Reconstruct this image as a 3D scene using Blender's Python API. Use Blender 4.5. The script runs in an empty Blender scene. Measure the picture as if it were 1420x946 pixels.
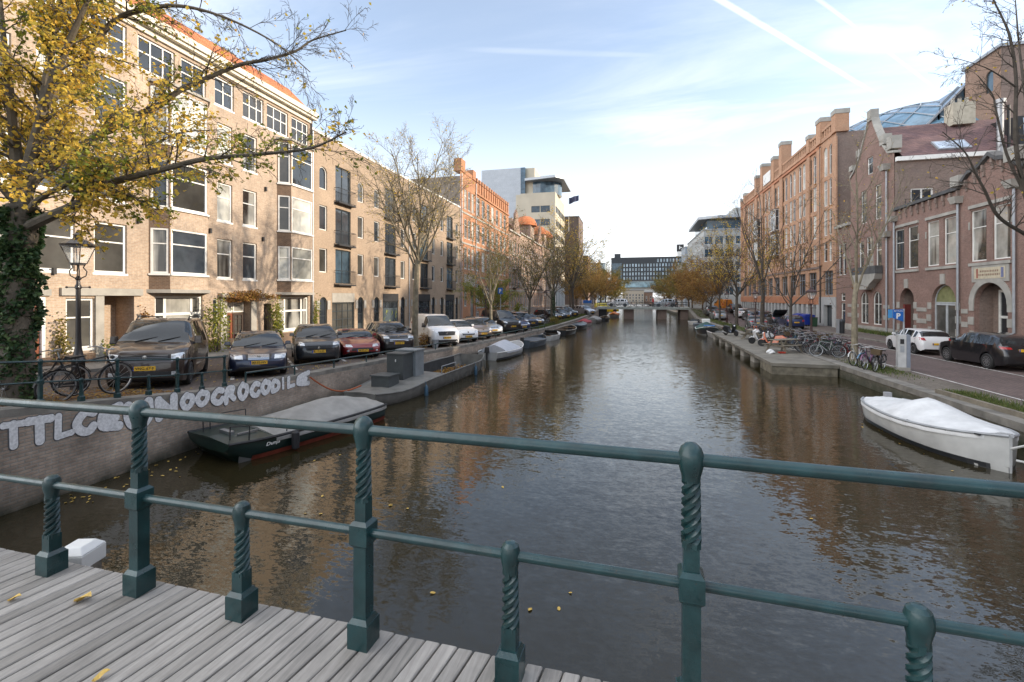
import bpy, bmesh, math, random
import numpy as np
from mathutils import Vector, Matrix
from mathutils.bvhtree import BVHTree
R = math.radians
sc = bpy.context.scene
COL = sc.collection
TH = R(14.4); CT, ST = math.cos(TH), math.sin(TH)
EYE = 4.0; FPX = 631.0
# ---- measuring helpers: photo pixel -> point on a known plane (canal runs along +Y, water at z=0)
def tt(px): return (px-710.0)/FPX
def U(px, v):
    t = tt(px); return v*(CT+t*ST)/(t*CT-ST)
def depth(v, u): return u*CT-v*ST
def HZ(py, v, u): return EYE-(py-412.0)*depth(v, u)/FPX
def G(px, py, z):
    Z = (EYE-z)*FPX/(py-412.0); X = tt(px)*Z
    return (X*CT-Z*ST, X*ST+Z*CT)
def GD(px, Z):
    X = tt(px)*Z; return (X*CT-Z*ST, X*ST+Z*CT)
def lerp(a, b, t): return a+(b-a)*t
_LZ = ([-40, 0, 5.7, 10, 14.5, 27, 60, 80, 88, 96, 400], [2.2, 2.4, 1.92, 1.42, 1.22, .92, .8, 1.2, 2.0, 1.2, .8])
_LV = ([-40, 14.5, 20, 27, 32, 45, 63, 84, 400], [-11.1, -11.1, -10.8, -10.2, -9.4, -8.0, -7.0, -5.4, -5.4])
_RZ = ([-40, 0, 12, 76, 88, 100, 400], [2.2, 2.35, .6, .6, 2.0, .6, .6])
def gzL(u): return float(np.interp(u, *_LZ))
def wvL(u): return float(np.interp(u, *_LV))
def gzR(u): return float(np.interp(u, *_RZ))
WVR = 10.2
# ---- object bookkeeping
ORG = {}
def setp(o, label=None, cat=None, group=None, kind=None):
    if label: o['label'] = label
    if cat: o['category'] = cat
    if group: o['group'] = group
    if kind: o['kind'] = kind
    return o
def thing(name, label, cat, loc=(0, 0, 0), rz=0, group=None, local=False):
    o = bpy.data.objects.new(name, None); COL.objects.link(o)
    o.location = loc; o.rotation_euler = (0, 0, rz); o.empty_display_size = .2
    ORG[o.name] = Vector((0, 0, 0)) if local else Vector(loc)
    return setp(o, label, cat, group)
def link(name, me, parent=None, loc=None, rz=None):
    o = bpy.data.objects.new(name, me); COL.objects.link(o)
    if parent:
        o.parent = parent; ORG[o.name] = ORG.get(parent.name, Vector((0, 0, 0)))
        if loc is not None: o.location = Vector(loc)-ORG[o.name]
    elif loc is not None: o.location = loc
    if rz: o.rotation_euler = (0, 0, rz)
    return o
def copy_tree(o, loc=None, rz=None, label=None, group=None, mats=None, parent=None, scale=None):
    c = o.copy(); COL.objects.link(c)
    if parent: c.parent = parent
    if loc is not None: c.location = loc
    if rz is not None: c.rotation_euler = (0, 0, rz)
    if scale is not None: c.scale = (scale,)*3 if not isinstance(scale, tuple) else scale
    if label: c['label'] = label
    if group: c['group'] = group
    if mats and c.type == 'MESH':
        for s in c.material_slots:
            m = s.material
            if m and m.name in mats:
                s.link = 'OBJECT'; s.material = mats[m.name]
    for ch in o.children: copy_tree(ch, mats=mats, parent=c)
    return c
# ---- mesh builder
class MB:
    def __init__(s): s.v = []; s.f = []; s.m = []; s.M = None
    def add(s, vs, fs, m=0):
        n = len(s.v)
        if s.M is not None: vs = [tuple(s.M @ Vector(p)) for p in vs]
        s.v.extend([tuple(p) for p in vs]); s.f.extend([tuple(i+n for i in f) for f in fs]); s.m.extend([m]*len(fs))
        return s
    def quad(s, a, b, c, d, m=0): return s.add([a, b, c, d], [(0, 1, 2, 3)], m)
    def poly(s, pts, m=0): return s.add(pts, [tuple(range(len(pts)))], m)
    def box(s, c, d, rz=0, m=0, taper=1.0, rx=0, ry=0):
        x, y, z = d[0]/2, d[1]/2, d[2]/2; T = taper
        vs = [(-x, -y, -z), (x, -y, -z), (x, y, -z), (-x, y, -z), (-x*T, -y*T, z), (x*T, -y*T, z), (x*T, y*T, z), (-x*T, y*T, z)]
        if rz or rx or ry:
            Rm = Matrix.Rotation(rz, 3, 'Z') @ Matrix.Rotation(ry, 3, 'Y') @ Matrix.Rotation(rx, 3, 'X')
            vs = [Rm @ Vector(p) for p in vs]
        vs = [(p[0]+c[0], p[1]+c[1], p[2]+c[2]) for p in vs]
        return s.add(vs, [(3, 2, 1, 0), (4, 5, 6, 7), (0, 1, 5, 4), (1, 2, 6, 5), (2, 3, 7, 6), (3, 0, 4, 7)], m)
    def b2(s, a, b, m=0):   # box between two corners
        return s.box([(a[i]+b[i])/2 for i in range(3)], [abs(b[i]-a[i]) for i in range(3)], 0, m)
    def bar(s, p, q, w, h=None, m=0):  # square bar from p to q
        h = h or w; p = Vector(p); q = Vector(q); d = (q-p); L = d.length
        if L < 1e-6: return s
        d /= L; up = Vector((0, 0, 1)) if abs(d.z) < .95 else Vector((1, 0, 0))
        sd = d.cross(up).normalized(); up = sd.cross(d)
        vs = []
        for e in (p, q):
            for a, b in ((-1, -1), (1, -1), (1, 1), (-1, 1)): vs.append(e+sd*a*w/2+up*b*h/2)
        return s.add(vs, [(3, 2, 1, 0), (4, 5, 6, 7), (0, 1, 5, 4), (1, 2, 6, 5), (2, 3, 7, 6), (3, 0, 4, 7)], m)
    def tube(s, pts, r, n=8, m=0, cap=True):
        pts = [Vector(p) for p in pts]
        if not hasattr(r, '__len__'): r = [r]*len(pts)
        vs = []; fs = []; prev = None
        for i, p in enumerate(pts):
            d = (pts[min(i+1, len(pts)-1)]-pts[max(i-1, 0)])
            if d.length < 1e-9: d = Vector((0, 0, 1))
            d.normalize()
            if prev is None:
                a = Vector((0, 0, 1)) if abs(d.z) < .9 else Vector((1, 0, 0)); x = d.cross(a).normalized()
            else:
                x = prev-d*prev.dot(d)
                x = x.normalized() if x.length > 1e-6 else d.orthogonal().normalized()
            prev = x; y = d.cross(x)
            for k in range(n):
                a = 2*math.pi*k/n; vs.append(p+(x*math.cos(a)+y*math.sin(a))*r[i])
        for i in range(len(pts)-1):
            for k in range(n):
                k2 = (k+1) % n; fs.append((i*n+k, i*n+k2, (i+1)*n+k2, (i+1)*n+k))
        if cap: fs.append(tuple(range(n-1, -1, -1))); fs.append(tuple(range((len(pts)-1)*n, len(pts)*n)))
        return s.add(vs, fs, m)
    def lathe(s, prof, c=(0, 0, 0), n=16, m=0, axis='z', cap=True):
        vs = []; fs = []
        for r, z in prof:
            for k in range(n):
                a = 2*math.pi*k/n; x, y = r*math.cos(a), r*math.sin(a)
                p = (x, y, z) if axis == 'z' else ((z, x, y) if axis == 'x' else (x, z, y))
                vs.append((p[0]+c[0], p[1]+c[1], p[2]+c[2]))
        for i in range(len(prof)-1):
            for k in range(n):
                k2 = (k+1) % n; fs.append((i*n+k, i*n+k2, (i+1)*n+k2, (i+1)*n+k))
        if cap and prof[0][0] > 1e-5: fs.append(tuple(range(n-1, -1, -1)))
        if cap and prof[-1][0] > 1e-5: fs.append(tuple(range((len(prof)-1)*n, len(prof)*n)))
        return s.add(vs, fs, m)
    def ball(s, c, r, n=12, m=0, sz=1.0):
        k = max(4, n//2)
        return s.lathe([(r*math.sin(math.pi*i/k), -r*sz*math.cos(math.pi*i/k)) for i in range(k+1)], c, n, m)
    def loft(s, rings, m=0, closed=True, cap=True, fm=None):
        n = len(rings[0]); vs = [p for r in rings for p in r]; K = n if closed else n-1
        b = len(s.v); s.add(vs, [], m)
        for i in range(len(rings)-1):
            for k in range(K):
                k2 = (k+1) % n
                s.f.append((b+i*n+k, b+i*n+k2, b+(i+1)*n+k2, b+(i+1)*n+k)); s.m.append(fm(i, k) if fm else m)
        if cap and closed:
            s.f.append(tuple(b+k for k in range(n-1, -1, -1))); s.m.append(m)
            s.f.append(tuple(b+(len(rings)-1)*n+k for k in range(n))); s.m.append(m)
        return s
    def prism(s, pts, f, a, b, m=0):   # 2D outline pts, f(x, y, t) -> 3D, from t=a to t=b
        n = len(pts); vs = [f(x, y, a) for x, y in pts]+[f(x, y, b) for x, y in pts]
        fs = [tuple(range(n)), tuple(range(2*n-1, n-1, -1))]+[(k, n+k, n+(k+1) % n, (k+1) % n) for k in range(n)]
        return s.add(vs, fs, m)
    def mesh(s, name, mats, org=(0, 0, 0), smooth=False, angle=35, fix=True, weld=False, bevel=0):
        me = bpy.data.meshes.new(name)
        me.from_pydata([(p[0]-org[0], p[1]-org[1], p[2]-org[2]) for p in s.v], [], s.f)
        if not isinstance(mats, (list, tuple)): mats = [mats]
        for m in mats: me.materials.append(m)
        if len(mats) > 1: me.polygons.foreach_set('material_index', s.m)
        if fix or weld or bevel:
            bm = bmesh.new(); bm.from_mesh(me)
            if weld: bmesh.ops.remove_doubles(bm, verts=bm.verts, dist=1e-4)
            if bevel: bmesh.ops.bevel(bm, geom=[e for e in bm.edges if len(e.link_faces) == 2 and e.calc_face_angle(0) > .6], offset=bevel, segments=2, affect='EDGES', profile=.6)
            bmesh.ops.recalc_face_normals(bm, faces=bm.faces)
            bm.to_mesh(me); bm.free()
        if smooth:
            me.polygons.foreach_set('use_smooth', [True]*len(me.polygons))
            me.set_sharp_from_angle(angle=R(angle))
        me.update(); return me
    def build(s, name, mats, parent=None, org=None, **k):
        if parent is not None:
            return link(name, s.mesh(name, mats, ORG.get(parent.name, (0, 0, 0)), **k), parent)
        o = link(name, s.mesh(name, mats, org or (0, 0, 0), **k))
        if org: o.location = org
        ORG[o.name] = Vector(org) if org else Vector((0, 0, 0))
        return o
def text_mesh(txt, size=1.0, bold=0.0, extrude=0.0, mat=None, name='lettering', fit=None, shear=0):
    cu = bpy.data.curves.new('txt', 'FONT'); cu.body = txt; cu.size = size; cu.offset = bold; cu.extrude = extrude
    cu.align_x = 'CENTER'; cu.align_y = 'CENTER'; cu.resolution_u = 4; cu.shear = shear
    ob = bpy.data.objects.new('txt', cu); COL.objects.link(ob)
    bpy.context.view_layer.update()
    me = bpy.data.meshes.new_from_object(ob.evaluated_get(bpy.context.evaluated_depsgraph_get()))
    bpy.data.objects.remove(ob); bpy.data.curves.remove(cu)
    me.name = name; me.materials.clear(); me.materials.append(mat)
    co = np.empty(len(me.vertices)*3, 'f'); me.vertices.foreach_get('co', co); co = co.reshape(-1, 3)
    if fit is not None and len(co):
        mn, mx = co.min(0), co.max(0); c = (mn+mx)/2; d = np.maximum(mx-mn, 1e-6)
        co[:, 0] = (co[:, 0]-c[0])*fit[0]/d[0]; co[:, 1] = (co[:, 1]-c[1])*fit[1]/d[1]
        me.vertices.foreach_set('co', co.ravel())
    return me
# ---- materials
def new_mat(name):
    m = bpy.data.materials.new(name); m.use_nodes = True; nt = m.node_tree
    return m, nt, nt.nodes['Principled BSDF']
def nd(nt, t, **kw):
    n = nt.nodes.new(t)
    for k, v in kw.items():
        if k.startswith('i_'): n.inputs[k[2:].replace('_', ' ')].default_value = v
        else: setattr(n, k, v)
    return n
def rgba(c): return (c[0], c[1], c[2], 1)
def mixc(nt, fac, a, b, mode='MIX'):
    n = nt.nodes.new('ShaderNodeMix'); n.data_type = 'RGBA'; n.blend_type = mode
    for sock, val in ((n.inputs[0], fac), (n.inputs[6], a), (n.inputs[7], b)):
        if hasattr(val, 'is_linked') or hasattr(val, 'links'): nt.links.new(val, sock)
        elif isinstance(val, (int, float)): sock.default_value = val
        else: sock.default_value = rgba(val)
    return n.outputs[2]
def ramp(nt, src, stops):
    n = nt.nodes.new('ShaderNodeValToRGB'); e = n.color_ramp.elements
    while len(e) < len(stops): e.new(.5)
    for i, (p, c) in enumerate(stops):
        e[i].position = p; e[i].color = rgba(c) if hasattr(c, '__len__') else (c, c, c, 1)
    nt.links.new(src, n.inputs[0]); return n.outputs[0]
def coords(nt, kind='Object', scale=(1, 1, 1)):
    if kind == 'World': out = nt.nodes.new('ShaderNodeNewGeometry').outputs['Position']
    else: out = nt.nodes.new('ShaderNodeTexCoord').outputs[kind]
    mp = nt.nodes.new('ShaderNodeMapping'); mp.inputs['Scale'].default_value = scale
    nt.links.new(out, mp.inputs[0]); return mp.outputs[0]
def noise(nt, vec, scale, detail=3, rough=.55):
    n = nd(nt, 'ShaderNodeTexNoise'); n.inputs['Scale'].default_value = scale; n.inputs['Detail'].default_value = detail; n.inputs['Roughness'].default_value = rough
    if vec is not None: nt.links.new(vec, n.inputs['Vector'])
    return n.outputs[0]
def bump(nt, bs, src, strength=.3, dist=.01, prev=None):
    b = nd(nt, 'ShaderNodeBump'); b.inputs['Strength'].default_value = strength; b.inputs['Distance'].default_value = dist
    nt.links.new(src, b.inputs['Height'])
    if prev: nt.links.new(prev, b.inputs['Normal'])
    nt.links.new(b.outputs[0], bs.inputs['Normal']); return b.outputs[0]
_MC = {}
def mat(name, c, rough=.6, metal=0, var=.15, vs=3.0, bmp=0, bs=40, coat=0, spec=.5, kind='World'):
    if name in _MC: return _MC[name]
    m, nt, b = new_mat(name)
    vec = coords(nt, kind)
    nz = noise(nt, vec, vs, 4)
    k = ramp(nt, nz, [(.3, 1-var), (.7, 1+var)])
    nt.links.new(mixc(nt, 1.0, c, k, 'MULTIPLY'), b.inputs['Base Color'])
    b.inputs['Roughness'].default_value = rough; b.inputs['Metallic'].default_value = metal
    b.inputs['Specular IOR Level'].default_value = spec
    if coat: b.inputs['Coat Weight'].default_value = coat; b.inputs['Coat Roughness'].default_value = .04
    if bmp: bump(nt, b, noise(nt, vec, bs, 3), bmp, .02)
    _MC[name] = m; return m
def brick_mat(name, c1, c2, mortar, bw=.22, bh=.065, stain=.25, bmp=.35, wet=None, ground=False, rough=.85, ms=.012):
    if name in _MC: return _MC[name]
    m, nt, b = new_mat(name)
    geo = nt.nodes.new('ShaderNodeNewGeometry'); sp = nd(nt, 'ShaderNodeSeparateXYZ'); nt.links.new(geo.outputs['Position'], sp.inputs[0])
    cb = nd(nt, 'ShaderNodeCombineXYZ')
    if ground:
        nt.links.new(sp.outputs[1], cb.inputs[0]); nt.links.new(sp.outputs[0], cb.inputs[1])
    else:
        ad = nd(nt, 'ShaderNodeMath', operation='ADD'); nt.links.new(sp.outputs[0], ad.inputs[0]); nt.links.new(sp.outputs[1], ad.inputs[1])
        nt.links.new(ad.outputs[0], cb.inputs[0]); nt.links.new(sp.outputs[2], cb.inputs[1])
    bt = nd(nt, 'ShaderNodeTexBrick'); nt.links.new(cb.outputs[0], bt.inputs['Vector'])
    bt.inputs['Color1'].default_value = rgba(c1); bt.inputs['Color2'].default_value = rgba(c2); bt.inputs['Mortar'].default_value = rgba(mortar)
    bt.inputs['Scale'].default_value = 1; bt.inputs['Brick Width'].default_value = bw; bt.inputs['Row Height'].default_value = bh
    bt.inputs['Mortar Size'].default_value = ms; bt.inputs['Mortar Smooth'].default_value = .3; bt.inputs['Bias'].default_value = -.1
    n1 = noise(nt, geo.outputs['Position'], .6, 5, .6)
    k = ramp(nt, n1, [(.3, 1-stain), (.68, 1+stain*.6)])
    col = mixc(nt, 1.0, bt.outputs[0], k, 'MULTIPLY')
    n2 = noise(nt, geo.outputs['Position'], 9, 3, .6)
    col = mixc(nt, 1.0, col, ramp(nt, n2, [(.3, .82), (.7, 1.15)]), 'MULTIPLY')
    if not ground:   # pale salt bloom and patched areas
        n3 = noise(nt, geo.outputs['Position'], 1.15, 6, .65)
        col = mixc(nt, ramp(nt, n3, [(.56, 0), (.70, .45)]), col, mortar)
    if wet:    # moss and waterline dirt up to a height
        mr = nd(nt, 'ShaderNodeMapRange'); nt.links.new(sp.outputs[2], mr.inputs[0]); mr.inputs[1].default_value = wet[0]; mr.inputs[2].default_value = wet[1]; mr.inputs[3].default_value = 1; mr.inputs[4].default_value = 0
        mu = nd(nt, 'ShaderNodeMath', operation='MULTIPLY'); nt.links.new(mr.outputs[0], mu.inputs[0]); nt.links.new(ramp(nt, noise(nt, geo.outputs['Position'], 2.5, 4), [(.25, .5), (.6, 1)]), mu.inputs[1])
        col = mixc(nt, mu.outputs[0], col, wet[2])
    nt.links.new(col, b.inputs['Base Color']); b.inputs['Roughness'].default_value = rough
    inv = nd(nt, 'ShaderNodeMath', operation='SUBTRACT'); inv.inputs[0].default_value = 1; nt.links.new(bt.outputs['Fac'], inv.inputs[1])
    bump(nt, b, inv.outputs[0], bmp, .01)
    _MC[name] = m; return m
def island_mat(name, stops, rough=.6, trans=.25):
    if name in _MC: return _MC[name]
    m, nt, b = new_mat(name)
    g = nt.nodes.new('ShaderNodeNewGeometry')
    col = ramp(nt, g.outputs['Random Per Island'], stops)
    nt.links.new(col, b.inputs['Base Color']); b.inputs['Roughness'].default_value = rough; b.inputs['Specular IOR Level'].default_value = .25
    if trans:
        tr = nd(nt, 'ShaderNodeBsdfTranslucent'); nt.links.new(col, tr.inputs[0])
        mx = nd(nt, 'ShaderNodeMixShader'); mx.inputs[0].default_value = trans
        nt.links.new(b.outputs[0], mx.inputs[1]); nt.links.new(tr.outputs[0], mx.inputs[2])
        nt.links.new(mx.outputs[0], nt.nodes['Material Output'].inputs[0])
    _MC[name] = m; return m
# ================= camera, light, sky =================
cam = bpy.data.cameras.new('camera'); co = bpy.data.objects.new('camera', cam); COL.objects.link(co)
co.location = (0, 0, EYE); co.rotation_euler = (R(90), 0, TH)
cam.sensor_width = 36; cam.lens = 36*FPX/1420; cam.shift_y = -61/1420; cam.clip_start = .05; cam.clip_end = 6000
sc.camera = co
SUN_AZ, SUN_EL = R(80), R(18.5)
sun = bpy.data.lights.new('sun', 'SUN'); sun.energy = 2.8; sun.angle = R(1.3); sun.color = (1, .86, .69)
so = bpy.data.objects.new('sun', sun); COL.objects.link(so)
sdir = Vector((math.sin(SUN_AZ)*math.cos(SUN_EL), math.cos(SUN_AZ)*math.cos(SUN_EL), math.sin(SUN_EL)))
so.rotation_euler = (-sdir).to_track_quat('-Z', 'Y').to_euler(); so.location = (60, 20, 60)
w = bpy.data.worlds.new('World'); sc.world = w; w.use_nodes = True; nt = w.node_tree
bg = nt.nodes['Background']; bg.inputs[1].default_value = .15
sky = nd(nt, 'ShaderNodeTexSky', sky_type='NISHITA', sun_disc=False, sun_elevation=SUN_EL, sun_rotation=SUN_AZ)
sky.air_density = 1.0; sky.dust_density = 1.0; sky.ozone_density = 1.6
def mth(op, a, b=None, c=None, clamp=False):
    n = nd(nt, 'ShaderNodeMath', operation=op); n.use_clamp = clamp
    for i, x in enumerate((a, b, c)):
        if x is None: continue
        if isinstance(x, (int, float)): n.inputs[i].default_value = x
        else: nt.links.new(x, n.inputs[i])
    return n.outputs[0]
def sstep(x, a, b):
    n = nd(nt, 'ShaderNodeMapRange', interpolation_type='SMOOTHSTEP'); nt.links.new(x, n.inputs[0])
    n.inputs[1].default_value = a; n.inputs[2].default_value = b; return n.outputs[0]
tc = nt.nodes.new('ShaderNodeTexCoord'); sp = nd(nt, 'ShaderNodeSeparateXYZ'); nt.links.new(tc.outputs['Generated'], sp.inputs[0])
dz = mth('MAXIMUM', sp.outputs[2], .02)
px_ = mth('DIVIDE', sp.outputs[0], mth('ADD', dz, .0)); py_ = mth('DIVIDE', sp.outputs[1], mth('ADD', dz, .0))
cb = nd(nt, 'ShaderNodeCombineXYZ'); nt.links.new(px_, cb.inputs[0]); nt.links.new(py_, cb.inputs[1])
mp = nd(nt, 'ShaderNodeMapping'); nt.links.new(cb.outputs[0], mp.inputs[0]); mp.inputs['Rotation'].default_value = (0, 0, R(28)); mp.inputs['Scale'].default_value = (.55, 1.5, 1)
n1 = nd(nt, 'ShaderNodeTexNoise', i_Scale=.9, i_Detail=7, i_Roughness=.62); n1.inputs['Distortion'].default_value = .6; nt.links.new(mp.outputs[0], n1.inputs[0])
n2 = nd(nt, 'ShaderNodeTexNoise', i_Scale=.28, i_Detail=3, i_Roughness=.5); nt.links.new(cb.outputs[0], n2.inputs[0])
veil = mth('MULTIPLY', sstep(n1.outputs[0], .36, .74), sstep(n2.outputs[0], .30, .62))
def streak(p0, p1, wd, a):
    dx, dy = p1[0]-p0[0], p1[1]-p0[1]; L = math.hypot(dx, dy); dx /= L; dy /= L
    ac = mth('ADD', mth('MULTIPLY', px_, -dy), mth('MULTIPLY', py_, dx)); c0 = -dy*p0[0]+dx*p0[1]
    wob = mth('MULTIPLY', mth('SUBTRACT', n1.outputs[0], .5), wd*1.2)
    off = mth('ABSOLUTE', mth('ADD', mth('SUBTRACT', ac, c0), wob))
    al = mth('ADD', mth('MULTIPLY', px_, dx), mth('MULTIPLY', py_, dy)); a0 = dx*p0[0]+dy*p0[1]
    m = mth('SUBTRACT', 1, sstep(off, wd*.1, wd))
    m = mth('MULTIPLY', m, mth('MULTIPLY', sstep(al, a0-.25, a0+.1), mth('SUBTRACT', 1, sstep(al, a0+L-.35, a0+L+.1))))
    m = mth('MULTIPLY', m, mth('ADD', .45, mth('MULTIPLY', sstep(n1.outputs[0], .38, .62), .55)))
    return mth('MULTIPLY', m, a)
s_all = mth('MAXIMUM', streak((.05, 1.39), (1.22, 2.66), .021, .8), streak((.40, 1.50), (1.50, 2.70), .014, .6))
s_all = mth('MAXIMUM', s_all, streak((-.55, 1.76), (.28, 2.03), .04, .22))
s_all = mth('MAXIMUM', s_all, streak((.80, 2.02), (1.25, 2.2), .16, .8))
hor = mth('SUBTRACT', 1, sstep(sp.outputs[2], -.02, .46))
mask = mth('MAXIMUM', mth('MULTIPLY', veil, .62), s_all)
mask = mth('MAXIMUM', mask, mth('MULTIPLY', hor, .97))
mask = mth('ADD', mth('MULTIPLY', mask, .83), .17, clamp=True)
mxn = nd(nt, 'ShaderNodeMix', data_type='RGBA'); nt.links.new(mask, mxn.inputs[0]); nt.links.new(sky.outputs[0], mxn.inputs[6])
# extra brightness added to unseen sky overhead and westward, filling the shade
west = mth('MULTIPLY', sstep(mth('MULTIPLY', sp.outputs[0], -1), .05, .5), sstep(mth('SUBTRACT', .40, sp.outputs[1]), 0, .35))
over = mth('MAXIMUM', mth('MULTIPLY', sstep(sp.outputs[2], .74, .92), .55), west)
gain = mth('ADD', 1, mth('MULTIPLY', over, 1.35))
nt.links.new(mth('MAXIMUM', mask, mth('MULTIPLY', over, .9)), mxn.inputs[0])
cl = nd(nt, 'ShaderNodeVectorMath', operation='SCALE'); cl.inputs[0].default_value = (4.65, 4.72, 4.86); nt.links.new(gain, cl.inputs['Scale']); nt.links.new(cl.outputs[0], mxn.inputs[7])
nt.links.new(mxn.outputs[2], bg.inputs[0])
sc.view_settings.view_transform = 'Standard'; sc.view_settings.look = 'None'; sc.view_settings.gamma = 1; sc.view_settings.exposure = 1.1
sc.cycles.use_denoising = True; sc.cycles.max_bounces = 6; sc.cycles.caustics_reflective = False; sc.cycles.caustics_refractive = False
# ================= materials =================
M = {}
def rail_paint():
    m, nt, b = new_mat('chipped_rail_paint'); v = coords(nt, 'World')
    c = mixc(nt, 1, (.008, .034, .036), ramp(nt, noise(nt, v, 9, 4), [(.3, .65), (.7, 1.45)]), 'MULTIPLY')
    c = mixc(nt, ramp(nt, noise(nt, v, 38, 4, .7), [(.66, 0), (.72, .8)]), c, (.055, .03, .018))
    c = mixc(nt, ramp(nt, noise(nt, v, 4, 5, .7), [(.58, 0), (.8, .25)]), c, (.12, .14, .13))
    nt.links.new(c, b.inputs['Base Color']); nt.links.new(ramp(nt, noise(nt, v, 14, 4), [(.3, .24), (.7, .5)]), b.inputs['Roughness'])
    b.inputs['Coat Weight'].default_value = .25; bump(nt, b, noise(nt, v, 45, 4, .6), .22, .006); return m
M['green'] = rail_paint()
_unused = mat('rail_green', (.007, .032, .034), .32, 0, .35, 12, .10, 60, coat=.3)
M['stone'] = mat('stone', (.36, .34, .30), .8, 0, .2, 2, .2, 30)
M['cope'] = mat('coping_stone', (.20, .185, .16), .85, 0, .35, 2.2, .3, 25)
M['white'] = mat('white_paint', (.74, .73, .69), .5, 0, .08, 3)
M['conc'] = mat('concrete', (.33, .31, .27), .85, 0, .2, 1.5, .2, 25)
M['dark'] = mat('dark', (.02, .02, .021), .6)
M['rubber'] = mat('rubber', (.018, .018, .018), .75)
M['chrome'] = mat('chrome', (.6, .6, .6), .18, 1, .02)
M['steel'] = mat('steel', (.35, .36, .37), .4, .8, .1)
M['zinc'] = mat('zinc', (.36, .38, .40), .5, .5, .1)
# ================= water =================
def water_mat():
    m, nt, b = new_mat('canal_water')
    v = coords(nt, 'World')
    g = ramp(nt, noise(nt, v, .13, 2, .5), [(.34, .55), (.62, 1.0)])
    def slope(scale, sx, rot):   # ripple slopes read straight from noise, so that they do not fade with distance
        mp = nd(nt, 'ShaderNodeMapping'); nt.links.new(v, mp.inputs[0]); mp.inputs['Scale'].default_value = (sx, 1.0, 1); mp.inputs['Rotation'].default_value = (0, 0, R(rot))
        n = nd(nt, 'ShaderNodeTexNoise'); n.inputs['Scale'].default_value = scale; n.inputs['Detail'].default_value = 1.5; nt.links.new(mp.outputs[0], n.inputs[0])
        s = nd(nt, 'ShaderNodeVectorMath', operation='SUBTRACT'); nt.links.new(n.outputs[1], s.inputs[0]); s.inputs[1].default_value = (.5, .5, .5); return s.outputs[0]
    def vm(op, a_, b_):
        n = nd(nt, 'ShaderNodeVectorMath', operation=op)
        for i, q in enumerate((a_, b_)):
            if isinstance(q, tuple): n.inputs[i].default_value = q
            else: nt.links.new(q, n.inputs[i])
        return n.outputs[0]
    s1 = vm('MULTIPLY', slope(17.0, .5, -20), (.09, .20, 0)); s2 = vm('MULTIPLY', slope(5.6, .42, 14), (.05, .12, 0)); s3 = vm('MULTIPLY', slope(40, .6, -8), (.05, .12, 0))
    sm = nd(nt, 'ShaderNodeVectorMath', operation='SCALE'); nt.links.new(vm('ADD', vm('ADD', s1, s2), s3), sm.inputs[0]); 
    sp = nd(nt, 'ShaderNodeSeparateXYZ'); nt.links.new(v, sp.inputs[0])
    def band(a_, b_, c_, d_):   # open water is ruffled by the wind, sheltered water by the bridge is calm
        mr = nd(nt, 'ShaderNodeMapRange'); mr.interpolation_type = 'SMOOTHSTEP'; nt.links.new(sp.outputs[1], mr.inputs[0])
        for i_, q in enumerate((a_, b_, c_, d_)): mr.inputs[1+i_].default_value = q
        return mr.outputs[0]
    gg = nd(nt, 'ShaderNodeMath', operation='MULTIPLY'); nt.links.new(g, gg.inputs[0]); nt.links.new(band(14, 45, 1.0, .65), gg.inputs[1])
    nt.links.new(gg.outputs[0], sm.inputs['Scale']); rough_ = band(10, 40, .04, .14)
    nn = nd(nt, 'ShaderNodeVectorMath', operation='NORMALIZE'); nt.links.new(vm('ADD', sm.outputs[0], (0, 0, 1)), nn.inputs[0]); nt.links.new(nn.outputs[0], b.inputs['Normal'])
    murk = noise(nt, v, .25, 3)
    nt.links.new(ramp(nt, murk, [(.3, (.020, .016, .007)), (.7, (.029, .023, .010))]), b.inputs['Base Color'])
    nt.links.new(rough_, b.inputs['Roughness']); b.inputs['IOR'].default_value = 1.6; b.inputs['Specular IOR Level'].default_value = .5
    return m
mb = MB(); mb.quad((-12.5, -60, 0), (12, -60, 0), (12, 420, 0), (-12.5, 420, 0))
setp(mb.build('canal_water', water_mat(), fix=False), kind='structure')
# ================= banks =================
cobble = brick_mat('clinker_paving', (.105, .078, .062), (.155, .112, .088), (.055, .048, .042), .2, .1, .35, .3, ground=True, rough=.85)
walkmat = brick_mat('pavement_tiles', (.25, .225, .19), (.29, .26, .22), (.13, .12, .10), .3, .3, .25, .15, ground=True, ms=.01)
roadmat = brick_mat('road_clinker', (.125, .088, .08), (.165, .115, .10), (.06, .05, .046), .2, .1, .25, .25, ground=True)
us = sorted(set([-40, -20, -8, -3, 0, 2, 4, 5.7, 8, 10, 12, 14.5, 17, 20, 24, 27, 32, 38, 45, 54, 63, 72, 78, 82, 84, 86, 88, 90, 93, 96, 110, 140, 180, 240, 300, 400]))
def strip(name, lv, rv, gz, m, off=0.0, ulist=us, kind='structure', label=None):
    mb = MB()
    for a, b in zip(ulist[:-1], ulist[1:]):
        mb.quad((lv(a), a, gz(a)+off), (rv(a), a, gz(a)+off), (rv(b), b, gz(b)+off), (lv(b), b, gz(b)+off))
    o = mb.build(name, m); setp(o, kind=kind); return o
def kerb(a0, b0, gz):
    mb = MB(); mb.loft([[(a0, u, gz(u)-.05), (a0, u, gz(u)+.108), (b0, u, gz(u)+.108), (b0, u, gz(u)-.05)] for u in us]); setp(mb.build('kerb', M['cope']), kind='structure')
strip('quay_street', lambda u: -18.6, lambda u: wvL(u)-.45, gzL, cobble)
strip('pavement', lambda u: -60, lambda u: -18.55, gzL, walkmat, .10)
kerb(-18.62, -18.45, gzL)
strip('quay_verge', lambda u: WVR+.45, lambda u: 12.4, gzR, brick_mat('quay_paving', (.135, .11, .09), (.18, .15, .12), (.08, .08, .06), .2, .1, .4, .3, ground=True))
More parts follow.
